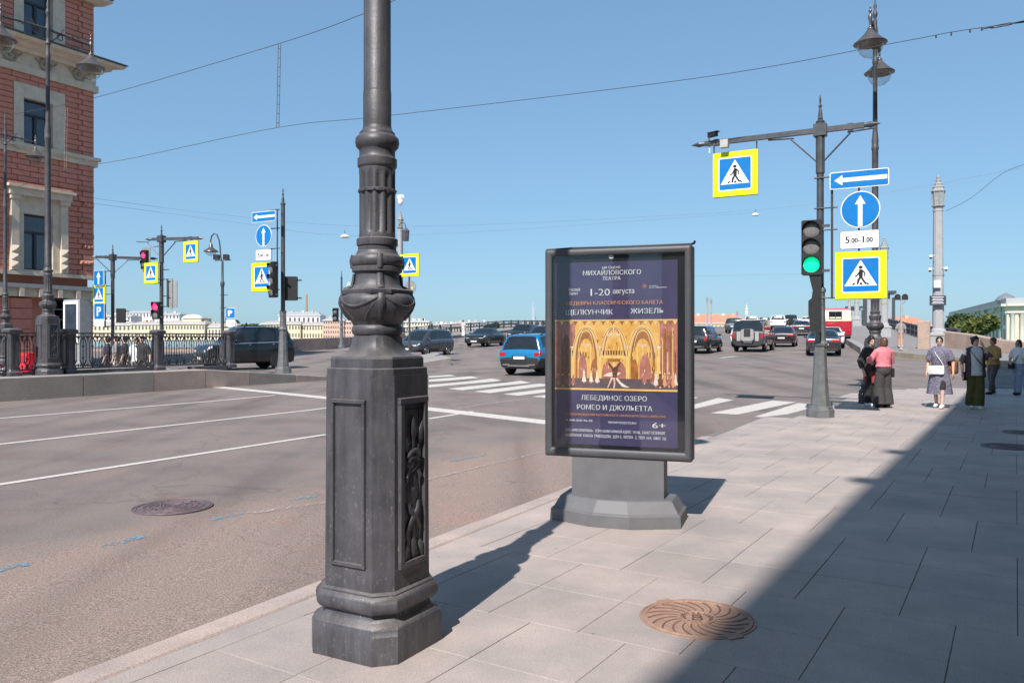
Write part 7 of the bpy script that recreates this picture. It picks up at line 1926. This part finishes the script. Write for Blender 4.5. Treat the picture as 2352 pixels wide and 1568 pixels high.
# abutment footway behind that kerb
m0 = MB(); back = [ab(54.5, 3.4), ab(54.5, 9.6), (26.5, 46.8), (32.5, 43.8), (40, 40)]
poly_ = [(*Vector(p), zroad(*p) + .245) for p in kpts] + [(x, y, zroad(x, y) + .25) for x, y in back[::-1]]
m0.add(poly_, [tuple(range(len(poly_)))]); o = m0.build('abutment_pavement', MATS['bridge_walk']); fix_up(o.data); struct(o, 'footway at the bridge abutment')
# kerb wall along the right bridge footway
m0 = MB()
for i in range(0, 60):
    a0, a1 = 50.5 + i*4, 50.5 + (i + 1)*4 - .02
    rs = []
    for a in (a0, a1): rs.append([(*ab(a, 3.0), zA(a) - .2), (*ab(a, 3.4), zA(a) - .2), (*ab(a, 3.4), zA(a) + .42), (*ab(a, 3.05), zA(a) + .42), (*ab(a, 3.0), zA(a) + .38)])
    m0.rings(rs, True)
struct(m0.build('bridge_kerb', MATS['grey_granite']), 'granite kerb wall of the bridge footway')
# bridge railings
def bridge_rail(label, b_, a0, a1, m_='cast_iron', h_=1.05):
    t = thing('bridge_railing', label, 'railing', (0, 0, 0))
    pan = None; a = a0; k = 0
    while a < a1:
        al = a; ar = min(a1, a + 3.0); p0, p1 = ab(al, b_), ab(ar, b_); z0, z1 = zA(al) + .32, zA(ar) + .32
        m0 = MB(); m0.box((*p0, z0 + h_/2), (.16, .16, h_ + .08), -BA); m0.build('rail_post', MATS[m_], t)
        m0 = MB()
        for zz, th_ in ((h_ - .05, .09), (.10, .07)): m0.rings([[(p[0] - BF.x*.04, p[1] - BF.y*.04, z + zz - th_/2), (p[0] + BF.x*.04, p[1] + BF.y*.04, z + zz - th_/2), (p[0] + BF.x*.04, p[1] + BF.y*.04, z + zz + th_/2), (p[0] - BF.x*.04, p[1] - BF.y*.04, z + zz + th_/2)] for p, z in ((p0, z0), (p1, z1))], True)
        m0.build('handrail', MATS[m_], t)
        near = al < 110
        m0 = MB(); nb = 14 if near else 6
        for j in range(1, nb):
            w = j / nb; p = Vector((*p0, z0)).lerp(Vector((*p1, z1)), w); m0.cyl((p.x, p.y, p.z + .1), (p.x, p.y, p.z + h_ - .08), .022 if near else .05, None, 5)
            if j % 2: m0.sph((p.x, p.y, p.z + .55), (.07, .07, .12), 6, 4)
        o = m0.build('railing_infill', MATS[m_], t); o['kind'] = 'stuff'
        a += 3.0; k += 1
    return t
bridge_rail('dark cast iron railing along the left side of the bridge', -39.8, 76, 200)
bridge_rail('dark cast iron railing along the right side of the bridge', 8.9, 56, 200)
# white crowd barrier and brown post by the column
t = thing('crowd_barrier', 'white steel crowd barrier leaning by the brown post', 'barrier', (*ab(57, 7.2), zA(57) + .32), RZ + .9)
for z in (.08, 1.0):
    b = MB(); b.cyl((-.7, 0, z), (.7, 0, z), .025, None, 6); b.build('rail', MATS['sign_white'], t)
for k in range(7):
    b = MB(); b.cyl((-.7 + k*.233, 0, .08), (-.7 + k*.233, 0, 1.0), .018, None, 6); b.build('bar', MATS['sign_white'], t)
b = MB(); b.csq([(.32, .03, 0), (.32, .03, 1.62), (.30, .03, 1.66)]); t = thing('stone_pier', 'reddish brown granite pier left of the lantern column', 'pier', pz(2122, 800, 46.3)[:2] + (zA(53) + .2,), RZ)
b.build('pier_block', MATS['pink_granite'], t)
# granite lantern columns of the bridge
mat('column_stone', (.34, .345, .35), .85, var=.1, scale=3, bump=.1, bscale=20)
mat('patina', (.30, .30, .29), .6, var=.15, scale=6)
glass_mat('lantern_glass', (.75, .76, .74), 1.5, .08)
def column(label, x, Y, zbase, H, extras=False):
    X = (x - CX) / FPX * Y
    t = thing('lantern_column', label, 'lamp column', (X, Y, zbase), -BA, 'stone lantern columns of the bridge')
    b = MB(); b.csq([(.52, .04, -.6), (.52, .04, .75), (.56, .04, .80), (.56, .04, .90), (.40, .04, .98)]); b.build('pedestal', MATS['column_stone'], t)
    b = MB(); b.csq([(.38, .10, .95), (.36, .10, 1.15), (.29, .11, 1.22), (.245, .10, H - 2.2), (.265, .10, H - 2.18), (.265, .10, H - 2.05)]); sh = b.build('shaft', MATS['column_stone'], t)
    for zz in (2.9, 4.3): 
        b = MB(); b.csq([(.295, .11, zz), (.295, .11, zz + .05)]); b.build('shaft_band', MATS['column_stone'], t)
    b = MB(); b.lathe([(.24, H - 2.05), (.26, H - 1.95), (.34, H - 1.90), (.36, H - 1.86), (.30, H - 1.82)], 8); b.lathe([(.38, H - 1.05), (.40, H - 1.0), (.34, H - .92), (.30, H - .82), (.33, H - .78), (.20, H - .66), (.22, H - .58), (.13, H - .48), (.15, H - .36), (.09, H - .30), (.11, H - .18), (.05, H - .12), (.02, H)], 8); la = b.build('lantern_cap', MATS['patina'], t)
    b = MB(); b.lathe([(.27, H - 1.84), (.34, H - 1.04)], 8); b.build('lantern_glass', mat('lantern_pane', (.30, .33, .34), .15, var=.15), t)
    b = MB()
    for k in range(8):
        a = k*.7854; b.cyl((.275*math.cos(a), .275*math.sin(a), H - 1.84), (.345*math.cos(a), .345*math.sin(a), H - 1.04), .028, None, 5)
    b.build('lantern_frame', MATS['patina'], t)
    return t
zc = zA(52) + .25
column('grey stone lantern column at the right bridge corner with cameras', 2155, 47.0, zc, EYE + (HY - 400) / FPX * 47 - zc)
t = thing('information_plate', 'small dark information plate on the right lantern column', 'plate', pz(2154, 690, 46.55), -BA); b = MB(); b.box((0, 0, 0), (.85, .04, .56)); b.build('board', mat('plate_navy', (.03, .035, .06), .5), t)
for k in range(5):
    b = MB(); b.box((0, -.025, .2 - k*.09), (.62 - .1*(k % 2), .006, .03)); b.build('text_line', MATS['sign_white'], t)
t = thing('notice_sheet', 'white notice above the dark plate on the right lantern column', 'notice', pz(2153, 652, 46.6), -BA); b = MB(); b.box((0, 0, 0), (.36, .03, .42)); b.build('board', MATS['sign_white'], t)
for x, y, lab in ((2138, 590, 'left'), (2173, 618, 'right'), (2136, 620, 'lower left')):
    t = thing('dome_camera', 'white dome camera on the %s of the lantern column' % lab, 'camera', pz(x, y, 46.4), -BA); b = MB(); b.lathe([(.05, .12), (.10, .10), (.10, -.02)], 12); b.build('housing', MATS['sign_white'], t, smooth=40); b = MB(); b.sph((0, 0, -.03), (.08, .08, .09)); b.build('dome', MATS['signal_black'], t); b = MB(); b.cyl((0, .05, .1), (.25 if x < 2155 else -.25, .3, .1), .02, None, 6); b.build('mount', MATS['sign_white'], t)
for x, Y, ytop, lab in ((2031, 70, 543, 'second stone lantern column along the right of the bridge'), (1968, 100, 600, 'third stone lantern column along the right of the bridge'), (1951, 150, 660, 'far stone lantern column along the right of the bridge')):
    X = (x - CX) / FPX * Y; zc = zA(X*BE.x + Y*BE.y) + .3; column(lab, x, Y, zc, EYE + (HY - ytop) / FPX * Y - zc)
for x, Y, ytop, lab in ((1624, 250, 678, 'left one of two far lantern columns'), (1633, 240, 681, 'right one of two far lantern columns'), (1693, 290, 710, 'far lantern column before the red roof'), (919, 84, 482, 'lantern column half hidden behind the near lamp post')):
    X = (x - CX) / FPX * Y; zc = zA(X*BE.x + Y*BE.y) + .3 if Y > 90 else .9; column(lab, x, Y, zc, EYE + (HY - ytop) / FPX * Y - zc)
t = thing('street_lantern', 'hanging lantern on a bracket behind the near lamp post', 'lantern', pz(932, 540, 82), 0); b = MB(); b.lathe([(.30, -.6), (.36, .35), (.40, .40), (.12, .75), (.02, .8)], 8); b.build('cage', MATS['cast_iron'], t); b = MB(); b.tube([(0, 0, .8), (-.1, 0, 1.2), (-.5, 0, 1.3), (-.7, 0, .9)], .05, 6); b.build('bracket', MATS['cast_iron'], t)
t = thing('surveillance_camera', 'white camera housing at the edge of the near lamp post', 'camera', pz(920, 452, 60), .6); b = MB(); b.box((0, 0, 0), (.28, .6, .28)); b.build('camera_body', MATS['sign_white'], t); b = MB(); b.sph((-.05, -.1, -.35), (.2, .2, .32)); b.build('dome', MATS['sign_white'], t)
# pedestrian signals seen from behind on the abutment
t = thing('traffic_light', 'pair of round-topped signals seen from behind beside the bridge footway', 'traffic light', pz(2070, 812, 45.5)[:2] + (zA(52) + .25,), -BA)
b = MB(); b.lathe([(.06, 0), (.05, 2.9)], 10); b.lathe([(.12, 0), (.12, .08), (.07, .1)], 10); b.build('post', mat('post_tan', (.40, .34, .29), .7), t, smooth=40)
for sx in (-.19, .19):
    b = MB(); b.prism([(-.16, -.14), (.16, -.14)] + [(.16*math.cos(k*.3142), .04 + .16*math.sin(k*.3142)) for k in range(11)], -.06, .06); o = b.build('signal_head', MATS['signal_black'], t); o.location = (sx, 0, 2.95)
b = MB(); b.tube([(0, 0, 2.6), (.12, 0, 2.62), (.22, 0, 2.75)], .012, 5); b.build('cable', MATS['signal_black'], t)
# bridge pavilions (machinery houses)
for x, Y, w_, h_ in ((2016, 105, 4.5, 4.6), (1962, 175, 4, 4.2)):
    X = (x - CX) / FPX * Y; zc = zA(X*BE.x + Y*BE.y) + .2
    t = thing('bridge_pavilion', 'small dark-topped pavilion on the bridge %s' % ('behind the lamp post' if x > 2000 else 'far off'), 'pavilion', (X, Y, zc), -BA)
    b = MB(); b.box((0, 0, h_*.45), (w_*.6, w_*.6, h_*.9)); b.build('wall', MATS['column_stone'], t); b = MB(); b.box((0, 0, h_*.95), (w_*.9, w_*.9, .35)); b.build('roof', MATS['roof_dark'], t)
    for sx in (-1, 1): b = MB(); b.box((sx*w_*.38, -w_*.38, h_*.4), (.35, .35, h_*.8)); b.build('pillar', MATS['roof_dark'], t)

# ------------------------------------------------------------------ far shore
mat('far_yellow', (.66, .58, .40), .9, var=.06, scale=.2); mat('far_cream', (.68, .62, .50), .9, var=.06, scale=.2); mat('far_white', (.72, .71, .69), .9, var=.05, scale=.2); mat('far_pink', (.58, .40, .31), .9, var=.06, scale=.2); mat('far_brick', (.42, .24, .16), .9, var=.08, scale=.2)
mat('far_roof', (.42, .37, .34), .8, var=.12, scale=.15); mat('far_roof_red', (.52, .22, .14), .8, var=.1, scale=.15); mat('far_roof_grey', (.36, .37, .38), .7, var=.1, scale=.15); mat('far_window', (.12, .11, .11), .4, var=.2)
fw = {}
def far_house(label, x0, x1, ytop, ybase, Y, wall='far_yellow', roof='far_roof', roof_px=8, rows=2, cols=None, ang=None, depth=16, hip=True, chim=0, pediment=False):
    k = Y / FPX; X0, X1 = (x0 - CX)*k, (x1 - CX)*k; w = X1 - X0; zb = EYE + (HY - ybase)*k; zt = EYE + (HY - ytop)*k; h_ = zt - zb
    t = thing('far_house', label, 'building', ((X0 + X1)/2, Y, zb), 0 if ang is None else ang, 'houses on the far bank')
    b = MB(); b.box2((-w/2, 0, -3), (w/2, depth, h_)); b.build('wall', MATS[wall], t)
    rh = roof_px*k
    b = MB(); i_ = min(w*.2, rh*1.2) if hip else 0
    b.rings([[(-w/2 - .4, -.4, h_), (w/2 + .4, -.4, h_), (w/2 + .4, depth + .4, h_), (-w/2 - .4, depth + .4, h_)], [(-w/2 + i_, depth*.45, h_ + rh), (w/2 - i_, depth*.45, h_ + rh), (w/2 - i_, depth*.55, h_ + rh), (-w/2 + i_, depth*.55, h_ + rh)]], True); ro = b.build('roof', MATS[roof], t)
    b = MB(); b.box2((-w/2 - .5, -.55, h_ - .35), (w/2 + .5, .1, h_ + .02)); b.build('eaves', MATS['far_white'], t)
    if rows:
        cols = cols or max(2, int(w / 3.4)); ww, wh = min(1.4, w/cols*.42), h_/rows*.48
        key = (round(ww, 2), round(wh, 2))
        if key not in fw: m0 = MB(); m0.box2((-ww/2, -.12, -wh/2), (ww/2, .02, wh/2)); fw[key] = m0.mesh('window', MATS['far_window'])
        for r_ in range(rows):
            for c in range(cols):
                link('window', fw[key], t, (-w/2 + w*(c + .5)/cols, 0, h_*(r_ + .52)/rows))
    for c in range(chim):
        b = MB(); xx = lerp(-w*.4, w*.4, (c + .5)/max(1, chim)) + random.uniform(-1, 1); b.box((xx, depth*.4, h_ + rh*.8), (1.2, 1.2, 2.4)); b.build('chimney', MATS['far_white' if c % 2 else 'far_pink'], ro)
    if pediment:
        b = MB(); pw = w*.28; b.rings([[(-pw/2, y, h_), (pw/2, y, h_), (0, y, h_ + rh*.8)] for y in (-.6, depth*.4)], True); b.build('pediment', MATS[wall], t)
    return t
far_house('long pale yellow house seen above the left end of the railing', 205, 300, 745, 780, 470, 'far_yellow', 'far_roof', 7, 2, 10)
far_house('pale yellow house with low roof behind the dark mast', 300, 372, 744, 779, 468, 'far_yellow', 'far_roof', 6, 2, 9, chim=2)
far_house('yellow house with attic and half-round window left of the crook lamp', 372, 470, 743, 779, 466, 'far_yellow', 'far_roof', 8, 2, 14)
far_house('attic block of the yellow house with the half-round window', 420, 462, 730, 745, 470, 'far_yellow', 'far_roof', 3, 0)
b = MB(); b.sph((0, 0, 0), (6.5, 6.5, 3.0), 20, 10); t = thing('far_dome', 'low pale dome on the far bank', 'dome', pz(443, 733, 490)); b.build('dome_shell', MATS['far_white'], t, smooth=60)
far_house('white roofs block above the left railing', 215, 300, 726, 748, 520, 'far_white', 'far_roof_grey', 5, 2, 10, chim=3)
far_house('tall white block behind the red pedestrian light', 290, 350, 717, 746, 540, 'far_white', 'far_roof_grey', 4, 2, 8)
far_house('white block with attic behind the railing post', 355, 412, 722, 746, 530, 'far_white', 'far_roof_grey', 5, 2, 7, chim=2)
far_house('pale roofs between the crook lamp and the trees', 470, 545, 750, 779, 468, 'far_cream', 'far_roof', 9, 1, 10, chim=4)
far_house('yellow palace with pediment behind the grey mast', 600, 690, 743, 779, 460, 'far_yellow', 'far_roof', 6, 2, 13, pediment=True)
far_house('yellow wing right of the grey mast', 690, 742, 745, 779, 462, 'far_yellow', 'far_roof', 6, 2, 8)
far_house('grey roofed block with mansard behind the grey mast', 640, 735, 724, 746, 520, 'far_white', 'far_roof_grey', 9, 1, 9, chim=3)
far_house('pinkish brick tenement right of the yellow palace', 742, 790, 735, 779, 455, 'far_pink', 'far_roof_grey', 7, 4, 9, chim=3)
far_house('pink tenement beside the far mast', 790, 830, 738, 779, 456, 'far_pink', 'far_roof', 5, 4, 7, chim=2)
far_house('cream house seen right of the near lamp post', 925, 985, 738, 762, 430, 'far_cream', 'far_roof_grey', 3, 2, 9, chim=6)
far_house('low pale roofs beyond the bridge railing', 985, 1060, 748, 765, 440, 'far_cream', 'far_roof', 6, 1, 12, chim=5)
far_house('pale flat blocks far beyond the bridge railing', 1040, 1130, 742, 762, 520, 'far_white', 'far_roof_grey', 4, 2, 14, chim=4)
far_house('pale roofs left of the glass tower', 1130, 1215, 748, 764, 470, 'far_cream', 'far_roof', 5, 1, 12, chim=4)
far_house('white long block near the glass tower', 1205, 1262, 736, 764, 600, 'far_white', 'far_roof_grey', 2, 2, 8)
b = MB(); b.cyl((0, 0, -20), (0, 0, 17), .9, .7, 10); t = thing('factory_chimney', 'thin dark factory chimney on the skyline', 'chimney', pz(704, 728, 600)); b.build('stack', MATS['far_brick'], t)
# the long glass needle
b = MB(); H_ = (745 - 693) * 3000 / FPX
b.rings([[(r_*math.cos(k*1.2566 + tw), r_*math.sin(k*1.2566 + tw), z) for k in range(5)] for r_, tw, z in ((11, 0, -30), (10.5, .2, 10), (9, .4, 30), (6.5, .6, 52), (3.5, .8, 70), (.5, 1.0, H_ + 0))], True)
t = thing('glass_tower', 'tall pale glass tower tapering to a needle on the horizon', 'tower', (*pz(1225, 745, 3000)[:2], EYE + (HY - 745) / FPX * 3000)); b.build('tower_shell', mat('tower_glass', (.36, .44, .52), .3, var=.08, scale=.02), t, smooth=30)
# skyline right of the poster
far_house('cream house with long red tiled roof beyond the bridge', 1555, 1725, 742, 768, 420, 'far_yellow', 'far_roof_red', 22, 1, 18, chim=5)
b = MB(); b.lathe([(.9, 0), (.9, 1.6), (.6, 2.2), (1.0, 2.7), (.4, 3.8), (.05, 6)], 10); t = thing('roof_turret', 'small pale turret above the red roof', 'turret', pz(1715, 723, 430)); b.build('turret_body', MATS['far_white'], t, smooth=40)
far_house('pale blocks behind the bridge crest', 1725, 1800, 737, 760, 500, 'far_white', 'far_roof_grey', 4, 1, 10, chim=4)
far_house('pale blocks behind the traffic queue', 1800, 1890, 739, 760, 500, 'far_cream', 'far_roof_grey', 4, 1, 10, chim=3)
far_house('yellow house with red roof between post and column', 2055, 2145, 747, 785, 260, 'far_yellow', 'far_roof_red', 20, 1, 7, chim=1)
far_house('pale yellow houses right of the far columns', 1895, 2060, 735, 790, 330, 'far_cream', 'far_roof', 4, 2, 16)
# classical white building on the right
mat('classic_cream', (.56, .52, .43), .9, var=.08, scale=.4); YB = 150.0; kB = YB / FPX
def P3(x, Y): return Vector(((x - CX)/FPX*Y, Y))
pA, pB_, pC = P3(2180, 235), P3(2312, 150), P3(2450, 146)
zb_ = -1.0; zt_ = EYE + (HY - 703) / FPX * 150
cb = thing('classical_building', 'long white classical building with columns and grey roof on the right', 'building', (0, 0, 0))
def face(p, q, z0, z1, off=0.0, th_=.6, nm='wall', m_='classic_cream', par=None):
    d = (q - p).normalized(); n_ = Vector((d.y, -d.x)); 
    m0 = MB(); a, c, e, f = p + n_*off, q + n_*off, q + n_*(off - th_), p + n_*(off - th_)
    m0.prism([tuple(a), tuple(c), tuple(e), tuple(f)], z0, z1, plane='xy'); return m0.build(nm, MATS[m_], par or cb)
face(pA, pB_, zb_, zt_, th_=14, m_='far_cream'); face(pB_, pC, zb_, zt_, th_=10)
for p, q in ((pA, pB_), (pB_, pC)):
    face(p, q, zt_, zt_ + .45, .9, 1.6, 'cornice'); face(p, q, zt_ + .45, zt_ + 1.5, .1, .6, 'parapet', 'far_roof_grey')
    face(p, q, zt_ - 1.3, zt_ - 1.0, .25, .5, 'string_course')
d = pB_ - pA; n_ = Vector((d.y, -d.x)).normalized()
for k in range(22):
    w = (k + .5) / 22; c = pA.lerp(pB_, w)
    for z0, z1 in ((.8, 3.2), (4.0, zt_ - 1.6)):
        m0 = MB(); dd = d.normalized()*.75; m0.prism([tuple(c - dd + n_*.08), tuple(c + dd + n_*.08), tuple(c + dd - n_*.1), tuple(c - dd - n_*.1)], z0, z1, plane='xy'); m0.build('window', MATS['far_window'], cb)
for k in range(7):
    c = pA.lerp(pB_, (k + .3)/7) + n_*.6; m0 = MB(); m0.box((c.x, c.y, zt_ - .35), (.5, .5, .6)); m0.build('bracket', MATS['classic_cream'], cb)
for k in range(5):
    c = pA.lerp(pB_, .55 + k*.1) + n_*.25; m0 = MB(); m0.cyl((c.x, c.y, zb_), (c.x, c.y, zt_), .18, None, 8); m0.build('downpipe', MATS['classic_cream'], cb)
d2 = (pC - pB_).normalized(); n2 = Vector((d2.y, -d2.x))
for x in (.9, 2.4, 6.2, 7.8):
    c = pB_ + d2*x + n2*.35; m0 = MB(); m0.lathe([(.5, 0), (.48, .3), (.42, .5), (.36, zt_ - zb_ - 1.6), (.5, zt_ - zb_ - 1.4)], 14, (c.x, c.y, zb_)); m0.build('column', MATS['classic_cream'], cb, smooth=40)
for z0, z1, arch in ((1.0, 3.3, True), (4.6, 6.0, False)):
    c = pB_ + d2*4.2 + n2*.06; m0 = MB(); an = math.atan2(d2.y, d2.x); m0.at(Matrix.Translation((c.x, c.y, 0)) @ Matrix.Rotation(an, 4, 'Z'))
    pr = [(-.6, z0), (.6, z0), (.6, z1)] + ([(.6*math.cos(k*.3142), z1 + .6*math.sin(k*.3142)) for k in range(1, 11)] if arch else [(-.6, z1)]); m0.prism(pr, -.08, .02); m0.build('window', MATS['far_window'], cb)
c = P3(2356, 150); b = MB(); b.lathe([(1.9, 0), (1.75, .3), (1.3, .8), (.7, 1.15), (.1, 1.5)], 12); t = thing('roof_dome', 'small grey roof dome at the right edge', 'dome', (c.x, c.y + 6, zt_ + 1.3)); b.build('dome_shell', mat('dome_grey', (.17, .18, .19), .6, var=.1), t, smooth=40)

# ------------------------------------------------------------------ trees
mat('bark', (.10, .075, .055), .95, var=.25, scale=6, bump=.4)
mat('leaf', (.075, .10, .020), .7, col2=(.135, .15, .03), scale=.6)
mat('leaf_dark', (.03, .055, .018), .7, col2=(.055, .085, .022), scale=.6)
def tree(label, loc, h, rx, ry, n, leaf='leaf', size=.35, seed=1):
    rnd = random.Random(seed); t = thing('leafy_tree', label, 'tree', loc, 0, 'trees beyond the parapet')
    b = MB(); b.tube([(0, 0, 0), (.1, 0, h*.25), (-.05, .1, h*.5), (0, 0, h*.8)], [h*.03, h*.024, h*.016, h*.005], 8)
    lobes = []
    for k in range(11):
        a = rnd.uniform(0, 6.28); r_ = rnd.uniform(.2, .75); z = rnd.uniform(.38, .86); lobes.append((rx*r_*math.cos(a), ry*r_*math.sin(a), h*z, rnd.uniform(.28, .48)))
        b.tube([(0, 0, h*max(.2, z - .28)), (rx*r_*math.cos(a)*.6, ry*r_*math.sin(a)*.6, h*(z - .08)), (rx*r_*math.cos(a), ry*r_*math.sin(a), h*z)], [h*.012, h*.008, h*.003], 5)
    b.build('trunk', MATS['bark'], t, smooth=50)
    c = MB()
    for k in range(n):
        lx, ly, lz, lr = lobes[rnd.randrange(len(lobes))]
        v = Vector((rnd.gauss(0, 1), rnd.gauss(0, 1), rnd.gauss(0, 1))); v.normalize(); rr2 = rnd.uniform(.55, 1.05)
        p = Vector((lx + v.x*rx*lr*1.15*rr2, ly + v.y*ry*lr*1.15*rr2, lz + v.z*h*.17*rr2))
        s = size*rnd.uniform(.6, 1.3); a1 = Vector((rnd.gauss(0, 1), rnd.gauss(0, 1), rnd.gauss(0, .6))).normalized(); a2 = a1.cross(Vector((rnd.gauss(0, 1), rnd.gauss(0, 1), rnd.gauss(0, 1)))).normalized()
        c.add([tuple(p + a1*s), tuple(p + a2*s*.5), tuple(p - a1*s), tuple(p - a2*s*.5)], [(0, 1, 2, 3)])
    c.build('crown', MATS[leaf], t)
    return t
def tree_px(label, x0, x1, ytop, ybase, Y, n=2600, **kw):
    k = Y/FPX; zb2 = EYE + (HY - ybase)*k; tree(label, ((((x0 + x1)/2) - CX)*k, Y, zb2), (ybase - ytop)*k, (x1 - x0)/2*k, (x1 - x0)/2*k*.8, n, **kw)
tree_px('bushy green tree before the white building, right of the lantern column', 2222, 2290, 722, 790, 85, 3600, seed=4, size=.28)
tree_px('darker tree behind the bushy tree next to the lantern column', 2168, 2240, 722, 795, 110, 3000, leaf='leaf_dark', seed=5, size=.36)
tree_px('low shrub between the two trees on the right', 2190, 2240, 738, 795, 82, 2000, seed=6, size=.26)
tree_px('far dark trees left of the yellow palace', 548, 604, 741, 785, 440, 1500, leaf='leaf_dark', seed=7, size=1.1)
tree_px('far round tree behind pale roofs', 512, 556, 736, 775, 500, 1200, leaf='leaf_dark', seed=8, size=1.2)
tree_px('far dark trees beyond the bridge railing', 1108, 1150, 741, 772, 460, 1200, leaf='leaf_dark', seed=9, size=1.1)
print('objects', len(bpy.data.objects))
